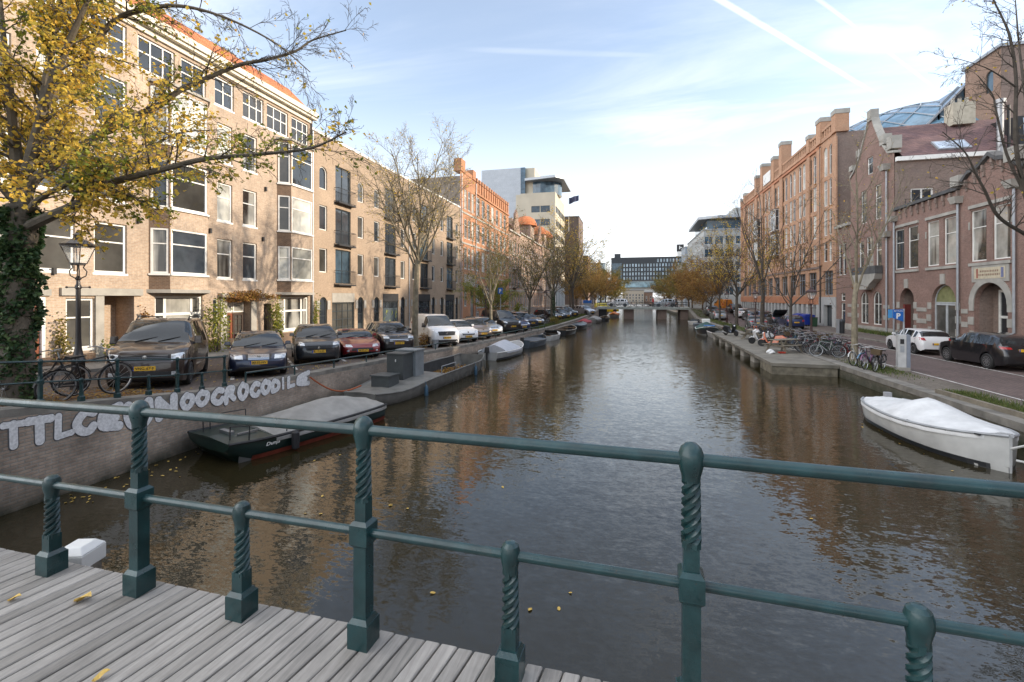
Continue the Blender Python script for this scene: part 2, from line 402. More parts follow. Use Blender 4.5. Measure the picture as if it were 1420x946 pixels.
strip('road', lambda u: 12.4, lambda u: 18.4, gzR, roadmat, .0)
strip('pavement', lambda u: 18.36, lambda u: 60, gzR, brick_mat('side_paving', (.15, .115, .095), (.19, .15, .125), (.07, .065, .06), .2, .1, .25, .2, ground=True), .10)
kerb(18.28, 18.42, gzR)
for nm, v0 in (('road_line', 12.52), ('road_line', 16.35)):
    strip(nm, lambda u, v0=v0: v0, lambda u, v0=v0: v0+.09, gzR, mat('road_paint', (.55, .54, .5), .8, 0, .35, 4), .005, [0, 5, 12, 20, 30, 40, 60, 74])
for k in range(16):   # bay markings between the slanted parking places on the left
    u0 = 11.9+k*2.9
    v0 = wvL(u0)-1.3
    mb = MB(); z = lambda u: gzL(u)+.005
    for j in range(5):
        a = j/5; b = a+.13
        p = (v0-4.4*a, u0+4.4*a); q = (v0-4.4*b, u0+4.4*b)
        mb.quad((p[0], p[1], z(p[1])), (q[0], q[1], z(q[1])), (q[0]+.08, q[1]+.08, z(q[1])), (p[0]+.08, p[1]+.08, z(p[1])))
    setp(mb.build('bay_marking', mat('road_paint', (.55, .54, .5))), kind='structure')
mb = MB()   # far land: one sheet each side and beyond
for x0, x1 in ((-1500, -58), (58, 1500)): mb.quad((x0, -300, .5), (x1, -300, .5), (x1, 3000, .5), (x0, 3000, .5))
mb.quad((-58, 400, .5), (58, 400, .5), (58, 3000, .5), (-58, 3000, .5))
setp(mb.build('city_ground', mat('city_ground', (.16, .15, .14), .9, 0, .3, .05), fix=False), kind='structure')
# quay walls
wallL = brick_mat('quay_brick', (.34, .26, .20), (.45, .345, .265), (.31, .285, .245), .21, .065, .5, .5, wet=(.02, .5, (.03, .032, .02)))
qw = thing('quay_wall', 'tall brown brick canal wall with white graffiti below the parked cars', 'quay wall', (-11.1, 14, 0))
mb = MB(); mc = MB(); ul = [u for u in us if u <= 300]
ul = sorted(set(ul+[1, 3, 7, 9, 11, 13, 16, 18, 22, 25, 29, 35, 41, 50]))
for a, b in zip(ul[:-1], ul[1:]):
    va, vb, za, zb = wvL(a), wvL(b), gzL(a), gzL(b)
    mb.quad((va, a, -1.5), (vb, b, -1.5), (vb, b, zb-.12), (va, a, za-.12))
    for p, q, dz in ((.03, .03, 1),):
        A = [(va+.003, a, za-.13), (va+.003, a, za+.02), (va-.47, a, za+.02), (va-.47, a, za-.13)]
        B = [(vb+.003, b, zb-.13), (vb+.003, b, zb+.02), (vb-.47, b, zb+.02), (vb-.47, b, zb-.13)]
        for i in range(4): mc.quad(A[i], A[(i+1) % 4], B[(i+1) % 4], B[i])
mb.build('wall_face', wallL, qw); mc.build('coping', M['cope'], qw)
gm = mat('graffiti_paint', (.70, .70, .70), .7, 0, .22, 20); gk = mat('graffiti_outline', (.10, .10, .105), .8, 0, .3, 6)
gl = [('T', 0, 33, 581, 623), ('T', 34, 71, 575, 616), ('L', 73, 101, 570, 611), ('C', 99, 133, 566, 603), ('E', 133, 169, 563, 597), ('U', 170, 213, 556, 593),
      ('N', 214, 247, 550, 580), ('O', 248, 269, 546, 568), ('O', 269, 290, 542, 563), ('C', 291, 310, 538, 561), ('R', 310, 327, 534, 558), ('O', 328, 344, 531, 555),
      ('C', 345, 360, 529, 551), ('O', 360, 375, 527, 547), ('D', 375, 388, 525, 544), ('I', 388, 396, 522, 541), ('L', 397, 408, 521, 539), ('E', 408, 430, 517, 535)]
V0 = -11.1
STK = {'T': [[(0, .92), (1, .92)], [(.5, .92), (.5, 0)]], 'L': [[(.2, 1), (.2, .08), (1, .1)]], 'E': [[(.95, .95), (.15, .9), (.12, .5), (.15, .08), (.95, .05)], [(.15, .5), (.8, .5)]],
       'C': [[(1, .85), (.6, 1), (.15, .75), (.1, .4), (.3, .05), (.7, 0), (1, .2)]], 'U': [[(.1, 1), (.1, .25), (.35, 0), (.7, 0), (.92, .25), (.92, 1)]], 'N': [[(.08, 0), (.1, 1), (.9, 0), (.92, 1)]],
       'O': [[(.5, 1), (.12, .75), (.08, .35), (.4, 0), (.75, .05), (.95, .45), (.85, .85), (.5, 1)]], 'R': [[(.1, 0), (.1, .95), (.7, .95), (.85, .7), (.6, .48), (.2, .5)], [(.45, .48), (.95, 0)]],
       'D': [[(.1, 0), (.1, 1), (.6, .95), (.95, .6), (.85, .2), (.5, 0), (.1, 0)]], 'I': [[(.5, 1), (.5, 0)]]}
rgf = random.Random(4); JT = {c_+str(len(s_)): [(rgf.gauss(0, .035), rgf.gauss(0, .03)) for _ in s_] for c_, ss in STK.items() for s_ in ss}
for ch, a, b, c, d in gl:
    ua, ub = U(a, V0), U(b, V0); uc = (ua+ub)/2; z1, z0 = HZ(c, V0, uc), HZ(d, V0, uc); wd_ = ub-ua; ht = z1-z0; k = 0
    for mm, ew, d0 in ((gk, .016, .006), (gm, 0, .012)):
        mb = MB(); w_ = min(wd_, ht)*.18+ew
        def dab(p, r, dd): mb.poly([(V0+dd, p[0]+r*math.cos(q*math.pi/6), p[1]+r*1.1*math.sin(q*math.pi/6)) for q in range(12)])
        for s_ in STK[ch]:
            pts = [(ua+wd_*(.1+.8*x+jx), z0+ht*(.12+.76*y+jy)) for (x, y), (jx, jy) in zip(s_, JT[ch+str(len(s_))])]
            for _ in range(2 if ch in 'CEUORD' else 0):
                pts = [pts[0]]+[e_ for p, q in zip(pts[:-1], pts[1:]) for e_ in ((p[0]*.75+q[0]*.25, p[1]*.75+q[1]*.25), (p[0]*.25+q[0]*.75, p[1]*.25+q[1]*.75))]+[pts[-1]]
            for (p, q) in zip(pts[:-1], pts[1:]):
                L_ = math.hypot(q[0]-p[0], q[1]-p[1]); dx, dy = (q[0]-p[0])/L_, (q[1]-p[1])/L_; r1 = r2 = w_*rgf.uniform(.98, 1.06); k += 1; dd = d0+k*.0002
                mb.poly([(V0+dd, p[0]-dy*r1, p[1]+dx*r1), (V0+dd, p[0]+dy*r1, p[1]-dx*r1), (V0+dd, q[0]+dy*r2, q[1]-dx*r2), (V0+dd, q[0]-dy*r2, q[1]+dx*r2)])
                dab(p, r1, dd+.00007); dab(q, r2, dd+.00013)
        mb.build('graffiti' if mm is gm else 'graffiti_outline', mm, qw, fix=False)
wr = brick_mat('old_quay_brick', (.15, .125, .095), (.21, .175, .135), (.13, .125, .105), .21, .065, .5, .5, wet=(.05, .7, (.035, .04, .02)))
qr = thing('quay_wall', 'low mossy brick canal wall along the bicycle verge', 'quay wall', (WVR, 20, 0))
mb = MB(); mc = MB()
for a, b in zip(ul[:-1], ul[1:]):
    za, zb = gzR(a), gzR(b)
    mb.quad((WVR, a, -1.5), (WVR, b, -1.5), (WVR, b, zb-.19), (WVR, a, za-.19))
    A = [(WVR-.03, a, za-.2), (WVR-.03, a, za+.02), (WVR+.47, a, za+.02), (WVR+.47, a, za-.2)]
    B = [(WVR-.03, b, zb-.2), (WVR-.03, b, zb+.02), (WVR+.47, b, zb+.02), (WVR+.47, b, zb-.2)]
    for i in range(4): mc.quad(A[i], A[(i+1) % 4], B[(i+1) % 4], B[i])
mb.build('wall_face', wr, qr); mc.build('coping', M['cope'], qr)
# ================= our bridge =================
def dz_(v): return 2.45-.0024*(v-.3)**2
def ru(v): return 1.815-.031*(v+1.15)       # line of the railing
br = thing('timber_bridge', 'grey weathered plank bridge deck beneath the green railing', 'bridge', (0, 0, 2.45))
def plank_mat():
    m, nt, b = new_mat('weathered_planks')
    g = nt.nodes.new('ShaderNodeNewGeometry')
    base = ramp(nt, g.outputs['Random Per Island'], [(0, (.235, .215, .19)), (.5, (.305, .28, .25)), (1, (.365, .335, .30))])
    v = coords(nt, 'World', (22, 1.4, 22)); n = noise(nt, v, 3, 5, .65)
    c = mixc(nt, 1, base, ramp(nt, n, [(.28, .72), (.65, 1.12)]), 'MULTIPLY')
    v2 = coords(nt, 'World', (1, 1, 1)); c = mixc(nt, 1, c, ramp(nt, noise(nt, v2, 2.2, 5, .65), [(.3, .70), (.7, 1.14)]), 'MULTIPLY')
    nt.links.new(c, b.inputs['Base Color']); b.inputs['Roughness'].default_value = .75
    bump(nt, b, n, .5, .004); return m
mb = MB(); rng = random.Random(3); x = -11.0; PA = R(-9); k = 0
while x < 10.1:
    wd = .066 if k % 2 == 0 else .074; z = dz_(x)
    y1 = ru(x)+.09; L = 6.2
    hx = math.sin(-PA)
    z += rng.uniform(-.0015, .0015)
    vs = []
    for yy in (y1, y1-L):
        xo = (yy-1.9)*hx
        for dx, dzz in ((0, -.05), (wd, -.05), (wd, -.004), (wd-.005, 0), (.005, 0), (0, -.004)):
            vs.append((x+dx+xo, yy+ (dx*.0), z+dzz))
    mb.add(vs, [(0, 1, 2, 3, 4, 5), (11, 10, 9, 8, 7, 6)]+[(i, (i+1) % 6, 6+(i+1) % 6, 6+i) for i in range(6)])
    x += wd+(.011 if k % 2 == 0 else .007); k += 1
mb.build('deck_planks', plank_mat(), br)
mb = MB()
for a in np.arange(-11, 10.2, .7):
    b = min(a+.7, 10.2)
    mb.add([(a, ru(a)-.06, dz_(a)-.055), (b, ru(b)-.06, dz_(b)-.055), (b, ru(b)-.06, dz_(b)-.5), (a, ru(a)-.06, dz_(a)-.5),
            (a, ru(a)-.25, dz_(a)-.055), (b, ru(b)-.25, dz_(b)-.055), (b, ru(b)-.25, dz_(b)-.5), (a, ru(a)-.25, dz_(a)-.5)],
           [(0, 1, 2, 3), (4, 7, 6, 5), (3, 2, 6, 7), (0, 4, 5, 1)])
mb.build('edge_beam', M['dark'], br)
def twist(mb, z0, z1, w0, w1, turns, n=36):
    rings = []
    for i in range(n+1):
        t = i/n; a = turns*2*math.pi*min(1, max(0, (t-.08)/.84)); ww = lerp(w0, w1, t)/2
        prof = []
        for k in range(4):
            ca = a+math.pi/4+k*math.pi/2
            for e, g_ in ((-.3, 1.36), (.3, 1.36), (.785, .92)):
                q = ww*g_; prof.append((q*math.cos(ca+e), q*math.sin(ca+e), z0+(z1-z0)*t))
        rings.append(prof)
    mb.loft(rings)
def rail_post(tall):
    mb = MB()
    mb.box((0, 0, .055), (.10, .10, .11)); mb.box((0, 0, .12), (.094, .094, .02), taper=.75)
    if tall:
        mb.box((0, 0, .29), (.062, .062, .34)); mb.box((0, 0, .5), (.088, .088, .085)); mb.box((0, 0, .5505), (.088, .088, .016), taper=.7); mb.box((0, 0, .4495), (.062, .062, .016), taper=1.4)
        mb.box((0, 0, .60), (.054, .054, .09)); twist(mb, .64, .90, .054, .048, 1.35)
        mb.lathe([(.0, 1.022), (.020, 1.016), (.036, 1.001), (.045, .976), (.045, .944), (.039, .917), (.034, .90), (.032, .88)], n=20)
    else:
        mb.box((0, 0, .17), (.06, .06, .10)); twist(mb, .2, .44, .054, .048, 1.35)
        mb.lathe([(.0, .556), (.02, .553), (.034, .541), (.041, .519), (.041, .489), (.036, .468), (.032, .452), (.031, .43)], n=20)
    return mb.mesh('rail_post', M['green'], smooth=True, angle=30)
PT, PS = rail_post(True), rail_post(False)
rl = thing('bridge_railing', 'dark green iron railing with twisted posts along the plank deck', 'railing', (0, 1.8, 2.45))
tv = [-2.53+1.375*i for i in range(-6, 10)]
for v in tv:
    link('post', PT, rl, (v, ru(v), dz_(v)), R(-1.8))
    link('short_post', PS, rl, (v+.6875, ru(v+.6875), dz_(v+.6875)), R(-1.8))
vv = [tv[0]-.8]+tv+[tv[-1]+.8]
mb = MB(); mb.tube([(v, ru(v), dz_(v)+.958) for v in vv], .0235, 16); mb.build('top_rail', M['green'], rl, smooth=True)
mb = MB(); mb.tube([(v, ru(v), dz_(v)+.502) for v in vv], .0195, 14); mb.build('lower_rail', M['green'], rl, smooth=True)
# mooring pile with white cap, beyond the deck
v, u = GD(110, 3.0)
mp_ = thing('mooring_pile', 'timber mooring pile under a white metal cap beside the deck', 'mooring post', (v, u, -1))
mb = MB(); mb.lathe([(.115, -1), (.11, 2.22), (.1, 2.24)], (v, u, 0), 12); mb.build('pile', mat('pile_wood', (.10, .085, .065), .9, 0, .4, 6, .4, 30), mp_, smooth=True)
mb = MB(); mb.box((v, u, 2.285), (.19, .19, .10), .3); mb.box((v, u, 2.358), (.19, .19, .04), .3, taper=.6); mb.build('cap', M['white'], mp_, bevel=.006)
# railing on the left quay
ql = thing('quay_railing', 'green double-rail iron railing on the graffitied wall beside the dark van', 'railing', (-11.35, 8, 1.6))
tu = [3.65, 5.05, 6.44, 7.85, 9.28, 10.7]; s9 = .9
for u in tu:
    o = link('post', PT, ql, (-11.35, u, gzL(u)+.02), R(90)); o.scale = (.95, .95, s9)
    if u < 10.5:
        o = link('short_post', PS, ql, (-11.35, u+.7, gzL(u+.7)+.02), R(90)); o.scale = (.95, .95, s9)
for nm, h, r in (('top_rail', .958, .021), ('lower_rail', .502, .018)):
    mb = MB(); mb.tube([(-11.35, u, gzL(u)+.02+h*s9) for u in tu+([10.95] if h < .6 else [])], r, 10); mb.build(nm, M['green'], ql, smooth=True)
q2 = thing('low_railing', 'low green pipe rail along the canal edge in front of parked cars', 'railing', (-11.2, 18, 1.1))
lu = list(np.arange(11.4, 47, 2.1)); mb = MB(); mb.tube([(wvL(u)-.2, u, gzL(u)+.33) for u in lu], .028, 8); mb.build('rail', M['green'], q2, smooth=True)
for u in lu:
    mb = MB(); mb.tube([(wvL(u)-.2, u, gzL(u)), (wvL(u)-.2, u, gzL(u)+.33)], .028, 8); mb.build('post', M['green'], q2, smooth=True)
# pontoon on the right
pw = mat('pontoon_deck', (.17, .155, .125), .85, 0, .3, 1.2, .3, 18)
po = thing('timber_jetty', 'broad grey landing stage on concrete footings with picnic table', 'jetty', (8.6, 36, .5))
mb = MB(); pts = [(7.15, 26.2), (10.15, 26.0), (10.15, 47), (7.7, 47)]
mb.prism(pts, lambda x, y, t: (x, y, t), .42, .59); mb.build('deck', pw, po, bevel=.01)
mb = MB(); mb.prism([(7.19, 26.25), (10.1, 26.05), (10.1, 26.25), (7.45, 26.45), (7.5, 28.6), (7.25, 28.6)], lambda x, y, t: (x, y, t), -.6, .415); mb.build('end_wall', mat('jetty_boards', (.17, .15, .11), .9, 0, .45, 3, .3, 12), po)
for u in (30.6, 33.6, 36.6, 39.6, 42.6, 46):
    v0 = 7.3+(u-26.2)*.026
    mb = MB(); mb.b2((v0, u, -.6), (10.1, u+.9, .415)); mb.build('footing', M['conc'], po)
# ================= facade kit =================
def glass_mat(name, c, rough=.03, stripes=None, refl=.5):
    m, nt, b = new_mat(name)
    g = nt.nodes.new('ShaderNodeObjectInfo')
    v = coords(nt, 'World')
    col = mixc(nt, 1, c, ramp(nt, g.outputs['Random'], [(0, .55), (1, 1.4)]), 'MULTIPLY')
    if stripes:
        tc = nt.nodes.new('ShaderNodeTexCoord'); wv = nd(nt, 'ShaderNodeTexWave', bands_direction='X'); wv.inputs['Scale'].default_value = 5; wv.inputs['Distortion'].default_value = 3; wv.inputs['Detail Scale'].default_value = 1
        mp = nd(nt, 'ShaderNodeMapping'); nt.links.new(tc.outputs['Object'], mp.inputs[0]); mp.inputs['Scale'].default_value = (1, 0, .1); nt.links.new(mp.outputs[0], wv.inputs[0])
        n = noise(nt, coords(nt, 'World', (1, 1, .15)), .9, 2)
        f = nd(nt, 'ShaderNodeMath', operation='MULTIPLY'); nt.links.new(ramp(nt, wv.outputs[0], [(0, .45), (1, 1)]), f.inputs[0]); nt.links.new(ramp(nt, n, [(.42, 0), (.5, 1)]), f.inputs[1])
        col = mixc(nt, f.outputs[0], col, stripes)
    col = mixc(nt, 1, col, ramp(nt, noise(nt, v, .75, 3, .6), [(.36, .72), (.64, 1.35)]), 'MULTIPLY')  # noise tone coloured into the panes to suggest reflections
    nt.links.new(col, b.inputs['Base Color']); b.inputs['Roughness'].default_value = rough; b.inputs['Specular IOR Level'].default_value = refl; b.inputs['IOR'].default_value = 1.52
    b.inputs['Coat Weight'].default_value = .35; b.inputs['Coat Roughness'].default_value = .02
    bump(nt, b, noise(nt, v, 1.3, 2), .12, .05)
    return m
GL = [glass_mat('glass_dark', (.035, .042, .05)), glass_mat('glass_room', (.075, .072, .064)), glass_mat('glass_curtained', (.035, .035, .033), stripes=(.42, .41, .37)),
      glass_mat('glass_blind', (.40, .40, .36))]
GB = glass_mat('glass_blue', (.05, .085, .115), .03)
wrng = random.Random(11)
class Fac:
    def __init__(s, O, A, N):
        s.O = Vector(O); s.A = Vector(A).normalized(); s.N = Vector(N).normalized(); s.rot = math.atan2(s.N.y, s.N.x)+math.pi/2
    def p(s, a, d, z): q = s.O+s.A*a+s.N*d; return (q.x, q.y, z)
    def box(s, mb, a0, a1, d0, d1, z0, z1, m=0):
        P = s.p; vs = [P(a0, d0, z0), P(a1, d0, z0), P(a1, d1, z0), P(a0, d1, z0), P(a0, d0, z1), P(a1, d0, z1), P(a1, d1, z1), P(a0, d1, z1)]
        mb.add(vs, [(3, 2, 1, 0), (4, 5, 6, 7), (0, 1, 5, 4), (1, 2, 6, 5), (2, 3, 7, 6), (3, 0, 4, 7)], m)
    def wall(s, mb, a0, a1, z0, z1, ops=(), m=0, dep=.2, d=0.0):
        P = s.p; xs = sorted(set([a0, a1]+[x for o in ops for x in o[:2] if a0 < x < a1])); zs = sorted(set([z0, z1]+[z for o in ops for z in o[2:4] if z0 < z < z1]))
        for j in range(len(zs)-1):
            i = 0
            while i < len(xs)-1:
                def hole(i): cx, cz = (xs[i]+xs[i+1])/2, (zs[j]+zs[j+1])/2; return any(o[0] < cx < o[1] and o[2] < cz < o[3] for o in ops)
                if hole(i): i += 1; continue
                k = i
                while k+1 < len(xs)-1 and not hole(k+1): k += 1
                mb.quad(P(xs[i], d, zs[j]), P(xs[k+1], d, zs[j]), P(xs[k+1], d, zs[j+1]), P(xs[i], d, zs[j+1]), m); i = k+1
        for o in ops:
            oa, ob, oc, od = o[:4]; rise = o[4] if len(o) > 4 else 0; e = d-dep
            zz = od-rise
            mb.quad(P(oa, d, oc), P(oa, e, oc), P(oa, e, zz), P(oa, d, zz), m); mb.quad(P(ob, d, oc), P(ob, e, oc), P(ob, e, zz), P(ob, d, zz), m)
            mb.quad(P(oa, d, oc), P(ob, d, oc), P(ob, e, oc), P(oa, e, oc), m)
            if rise <= 0: mb.quad(P(oa, d, od), P(ob, d, od), P(ob, e, od), P(oa, e, od), m)
            else:
                ar = arc(oa, ob, zz, rise); h = len(ar)//2
                for q0, q1 in zip(ar[:-1], ar[1:]): mb.quad(P(q0[0], d, q0[1]), P(q1[0], d, q1[1]), P(q1[0], e, q1[1]), P(q0[0], e, q0[1]), m)
                for q0, q1 in zip(ar[:h], ar[1:h+1]): mb.poly([P(oa, d, od), P(q0[0], d, q0[1]), P(q1[0], d, q1[1])], m)
                for q0, q1 in zip(ar[h:-1], ar[h+1:]): mb.poly([P(ob, d, od), P(q0[0], d, q0[1]), P(q1[0], d, q1[1])], m)
    def win(s, parent, o, st, d=0.0, name='window', pane=None, rec=None):
        oa, ob, oc, od = o[:4]; rise = o[4] if len(o) > 4 else 0
        fr, pn = winmesh(ob-oa, od-oc, rise, **{k: v for k, v in st.items() if k not in ('gl', 'rec')})
        rec = rec if rec is not None else st.get('rec', .09)
        loc = s.p((oa+ob)/2, d-rec, oc)
        w = link(name, fr, parent, loc, s.rot)
        if pn:
            gl = pane or wrng.choice(st.get('gl', GL[:3]))
            me = pn[gl.name] if gl.name in pn else None
            if me is None:
                me = pn['_'].copy(); me.materials.clear(); me.materials.append(gl); pn[gl.name] = me
            link('pane', me, w, None); ORG[w.name] = Vector((0, 0, 0))
        return w
def arc(a0, a1, zs, rise, n=12):
    c = (a0+a1)/2; h = (a1-a0)/2
    if rise >= h*.98: return [(c-h*math.cos(math.pi*i/n), zs+rise*math.sin(math.pi*i/n)) for i in range(n+1)]
    r = (h*h+rise*rise)/(2*rise); t = math.asin(h/r)
    return [(c+r*math.sin(-t+2*t*i/n), zs+rise-r+r*math.cos(-t+2*t*i/n)) for i in range(n+1)]
_WC = {}
def winmesh(w, h, rise=0, cols=(), rows=(), fw=.07, bw=.05, m=None, sill=None, dp=.09, solid=(), head=0, nopane=False):
    m = m or M['white']; key = (round(w, 2), round(h, 2), round(rise, 2), tuple(cols), tuple(rows), fw, bw, m.name, sill and (sill[0], sill[1], sill[2].name), dp, tuple(solid), head)
    if key in _WC: return _WC[key]
    mb = MB(); x = w/2; ht = h-rise
    mb.b2((-x, 0, 0), (-x+fw, dp, ht)); mb.b2((x-fw, 0, 0), (x, dp, ht)); mb.b2((-x+fw, 0, 0), (x-fw, dp, fw))
    if rise <= 0: mb.b2((-x+fw, 0, h-fw), (x-fw, dp, h))
    else:
        A = arc(-x, x, ht, rise); B = arc(-x+fw, x-fw, ht, rise-fw)
        for i in range(len(A)-1):
            q = [A[i], A[i+1], B[i+1], B[i]]
            mb.prism(q, lambda a, b, t: (a, t, b), 0, dp)
    def top(xx):
        if rise <= 0: return h-fw
        hh = x-fw; return ht+(rise-fw)*math.sqrt(max(0, 1-(xx/hh)**2)) if rise >= x*.98 else ht+rise*(1-(xx/x)**2)-fw
    for c in cols:
        xx = -x+c*w; mb.b2((xx-bw/2, .012, fw), (xx+bw/2, dp-.012, top(xx)))
    for r in rows:
        zz = r*h; mb.b2((-x+fw, .02, zz-bw/2), (x-fw, dp-.02, zz+bw/2))
    for (c0, c1, r0, r1) in solid: mb.b2((-x+c0*w, .03, r0*h), (-x+c1*w, dp, r1*h))
    mats = [m]
    if sill: mb.b2((-x-sill[1], -sill[0], -.09), (x+sill[1], .12, -.002), m=1); mats.append(sill[2])
    if head: mb.b2((-x-.08, -head, h+.002), (x+.08, .1, h+.12), m=len(mats)-1)
    me = mb.mesh('window', mats, fix=True)
    pb = MB(); yy = dp*.55
    if rise <= 0: pb.quad((-x+fw*.5, yy, fw*.5), (x-fw*.5, yy, fw*.5), (x-fw*.5, yy, h-fw*.5), (-x+fw*.5, yy, h-fw*.5))
    else: pb.poly([(-x+fw*.5, yy, fw*.5), (x-fw*.5, yy, fw*.5)]+[(a, yy, b) for a, b in reversed(arc(-x+fw*.5, x-fw*.5, ht, rise-fw*.5))])
    pm = {'_': pb.mesh('pane', GL[0], fix=False)}
    _WC[key] = (me, None if nopane else pm); return _WC[key]
def part(mb, name, m, root, **k): return mb.build(name, m, root, **k)
def PB(F, root, name, m, *bx):
    for b in bx: mb = MB(); F.box(mb, *b); part(mb, name, m, root)
WS = (.10, .05, M['white'])
SS = (.10, .08, M['stone'])
FL = lambda v0: Fac((v0, 0, 0), (0, 1, 0), (1, 0, 0))
FR = lambda v0: Fac((v0, 0, 0), (0, 1, 0), (-1, 0, 0))
FS = lambda u0: Fac((0, u0, 0), (1, 0, 0), (0, -1, 0))
def shell(mb, F, a0, a1, z0, z1, dep, m=0, top=True, ends=(1, 1)):
    P = F.p
    if ends[0]: mb.quad(P(a0, 0, z0), P(a0, -dep, z0), P(a0, -dep, z1), P(a0, 0, z1), m)
    if ends[1]: mb.quad(P(a1, 0, z0), P(a1, -dep, z0), P(a1, -dep, z1), P(a1, 0, z1), m)
    mb.quad(P(a0, -dep, z0), P(a1, -dep, z0), P(a1, -dep, z1), P(a0, -dep, z1), m)
    if top: mb.quad(P(a0, 0, z1), P(a1, 0, z1), P(a1, -dep, z1), P(a0, -dep, z1), m)
# ================= left 1: beige brick block with bays =================
brick1 = brick_mat('beige_brick', (.37, .262, .18), (.46, .34, .24), (.42, .355, .285), stain=.22)
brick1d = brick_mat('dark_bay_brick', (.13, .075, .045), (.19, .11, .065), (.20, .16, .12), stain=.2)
tile = brick_mat('orange_tiles', (.46, .145, .05), (.56, .20, .075), (.20, .07, .03), .25, .16, .25, .8, ground=False)
sash = dict(rows=(.62,), fw=.085, bw=.055, sill=WS, gl=[GL[0], GL[1], GL[1], GL[2], GL[2], GL[3]])
def bay(F, root, a0, a1, floors, zb, zt, brk, brkd, dd=.62, sp=.5):
    """a brick bay on splayed sides with white windows"""
    pts = [(a0, 0), (a0+sp, dd), (a1-sp, dd), (a1, 0)]
    sides = []
    for (p, q) in zip(pts[:-1], pts[1:]):
        A = Vector(F.p(p[0], p[1], 0)); B = Vector(F.p(q[0], q[1], 0)); d = (B-A); n = Vector((d.y, -d.x, 0)).normalized()
        if n.dot(F.N) < 0: n = -n
        sides.append((Fac(A, d, n), d.length))
    for i, (f, L) in enumerate(sides):
        mb = MB(); mrg = .06 if i != 1 else .05
        ops = [(mrg, L-mrg, z0, z1) for z0, z1 in floors]
        f.wall(mb, 0, L, zb, zt, ops)
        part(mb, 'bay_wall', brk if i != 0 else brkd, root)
        for o in ops:
            st = dict(sash); st['rows'] = (.66,)
            if i == 1: st['cols'] = (); st['gl'] = [GL[0], GL[3], GL[3], GL[1]]
            f.win(root, o, st, rec=.02)
    for z0, z1, ex in ((zb-.16, zb, .1), (zt, zt+.12, .1)):
        mb = MB(); q = [(a0-ex, .0), (a0+sp-ex*.5, dd+ex), (a1-sp+ex*.5, dd+ex), (a1+ex, .0)]
        mb.prism(q, lambda x, y, t: F.p(x, y, t), z0, z1); part(mb, 'bay_slab', M['conc'], root)
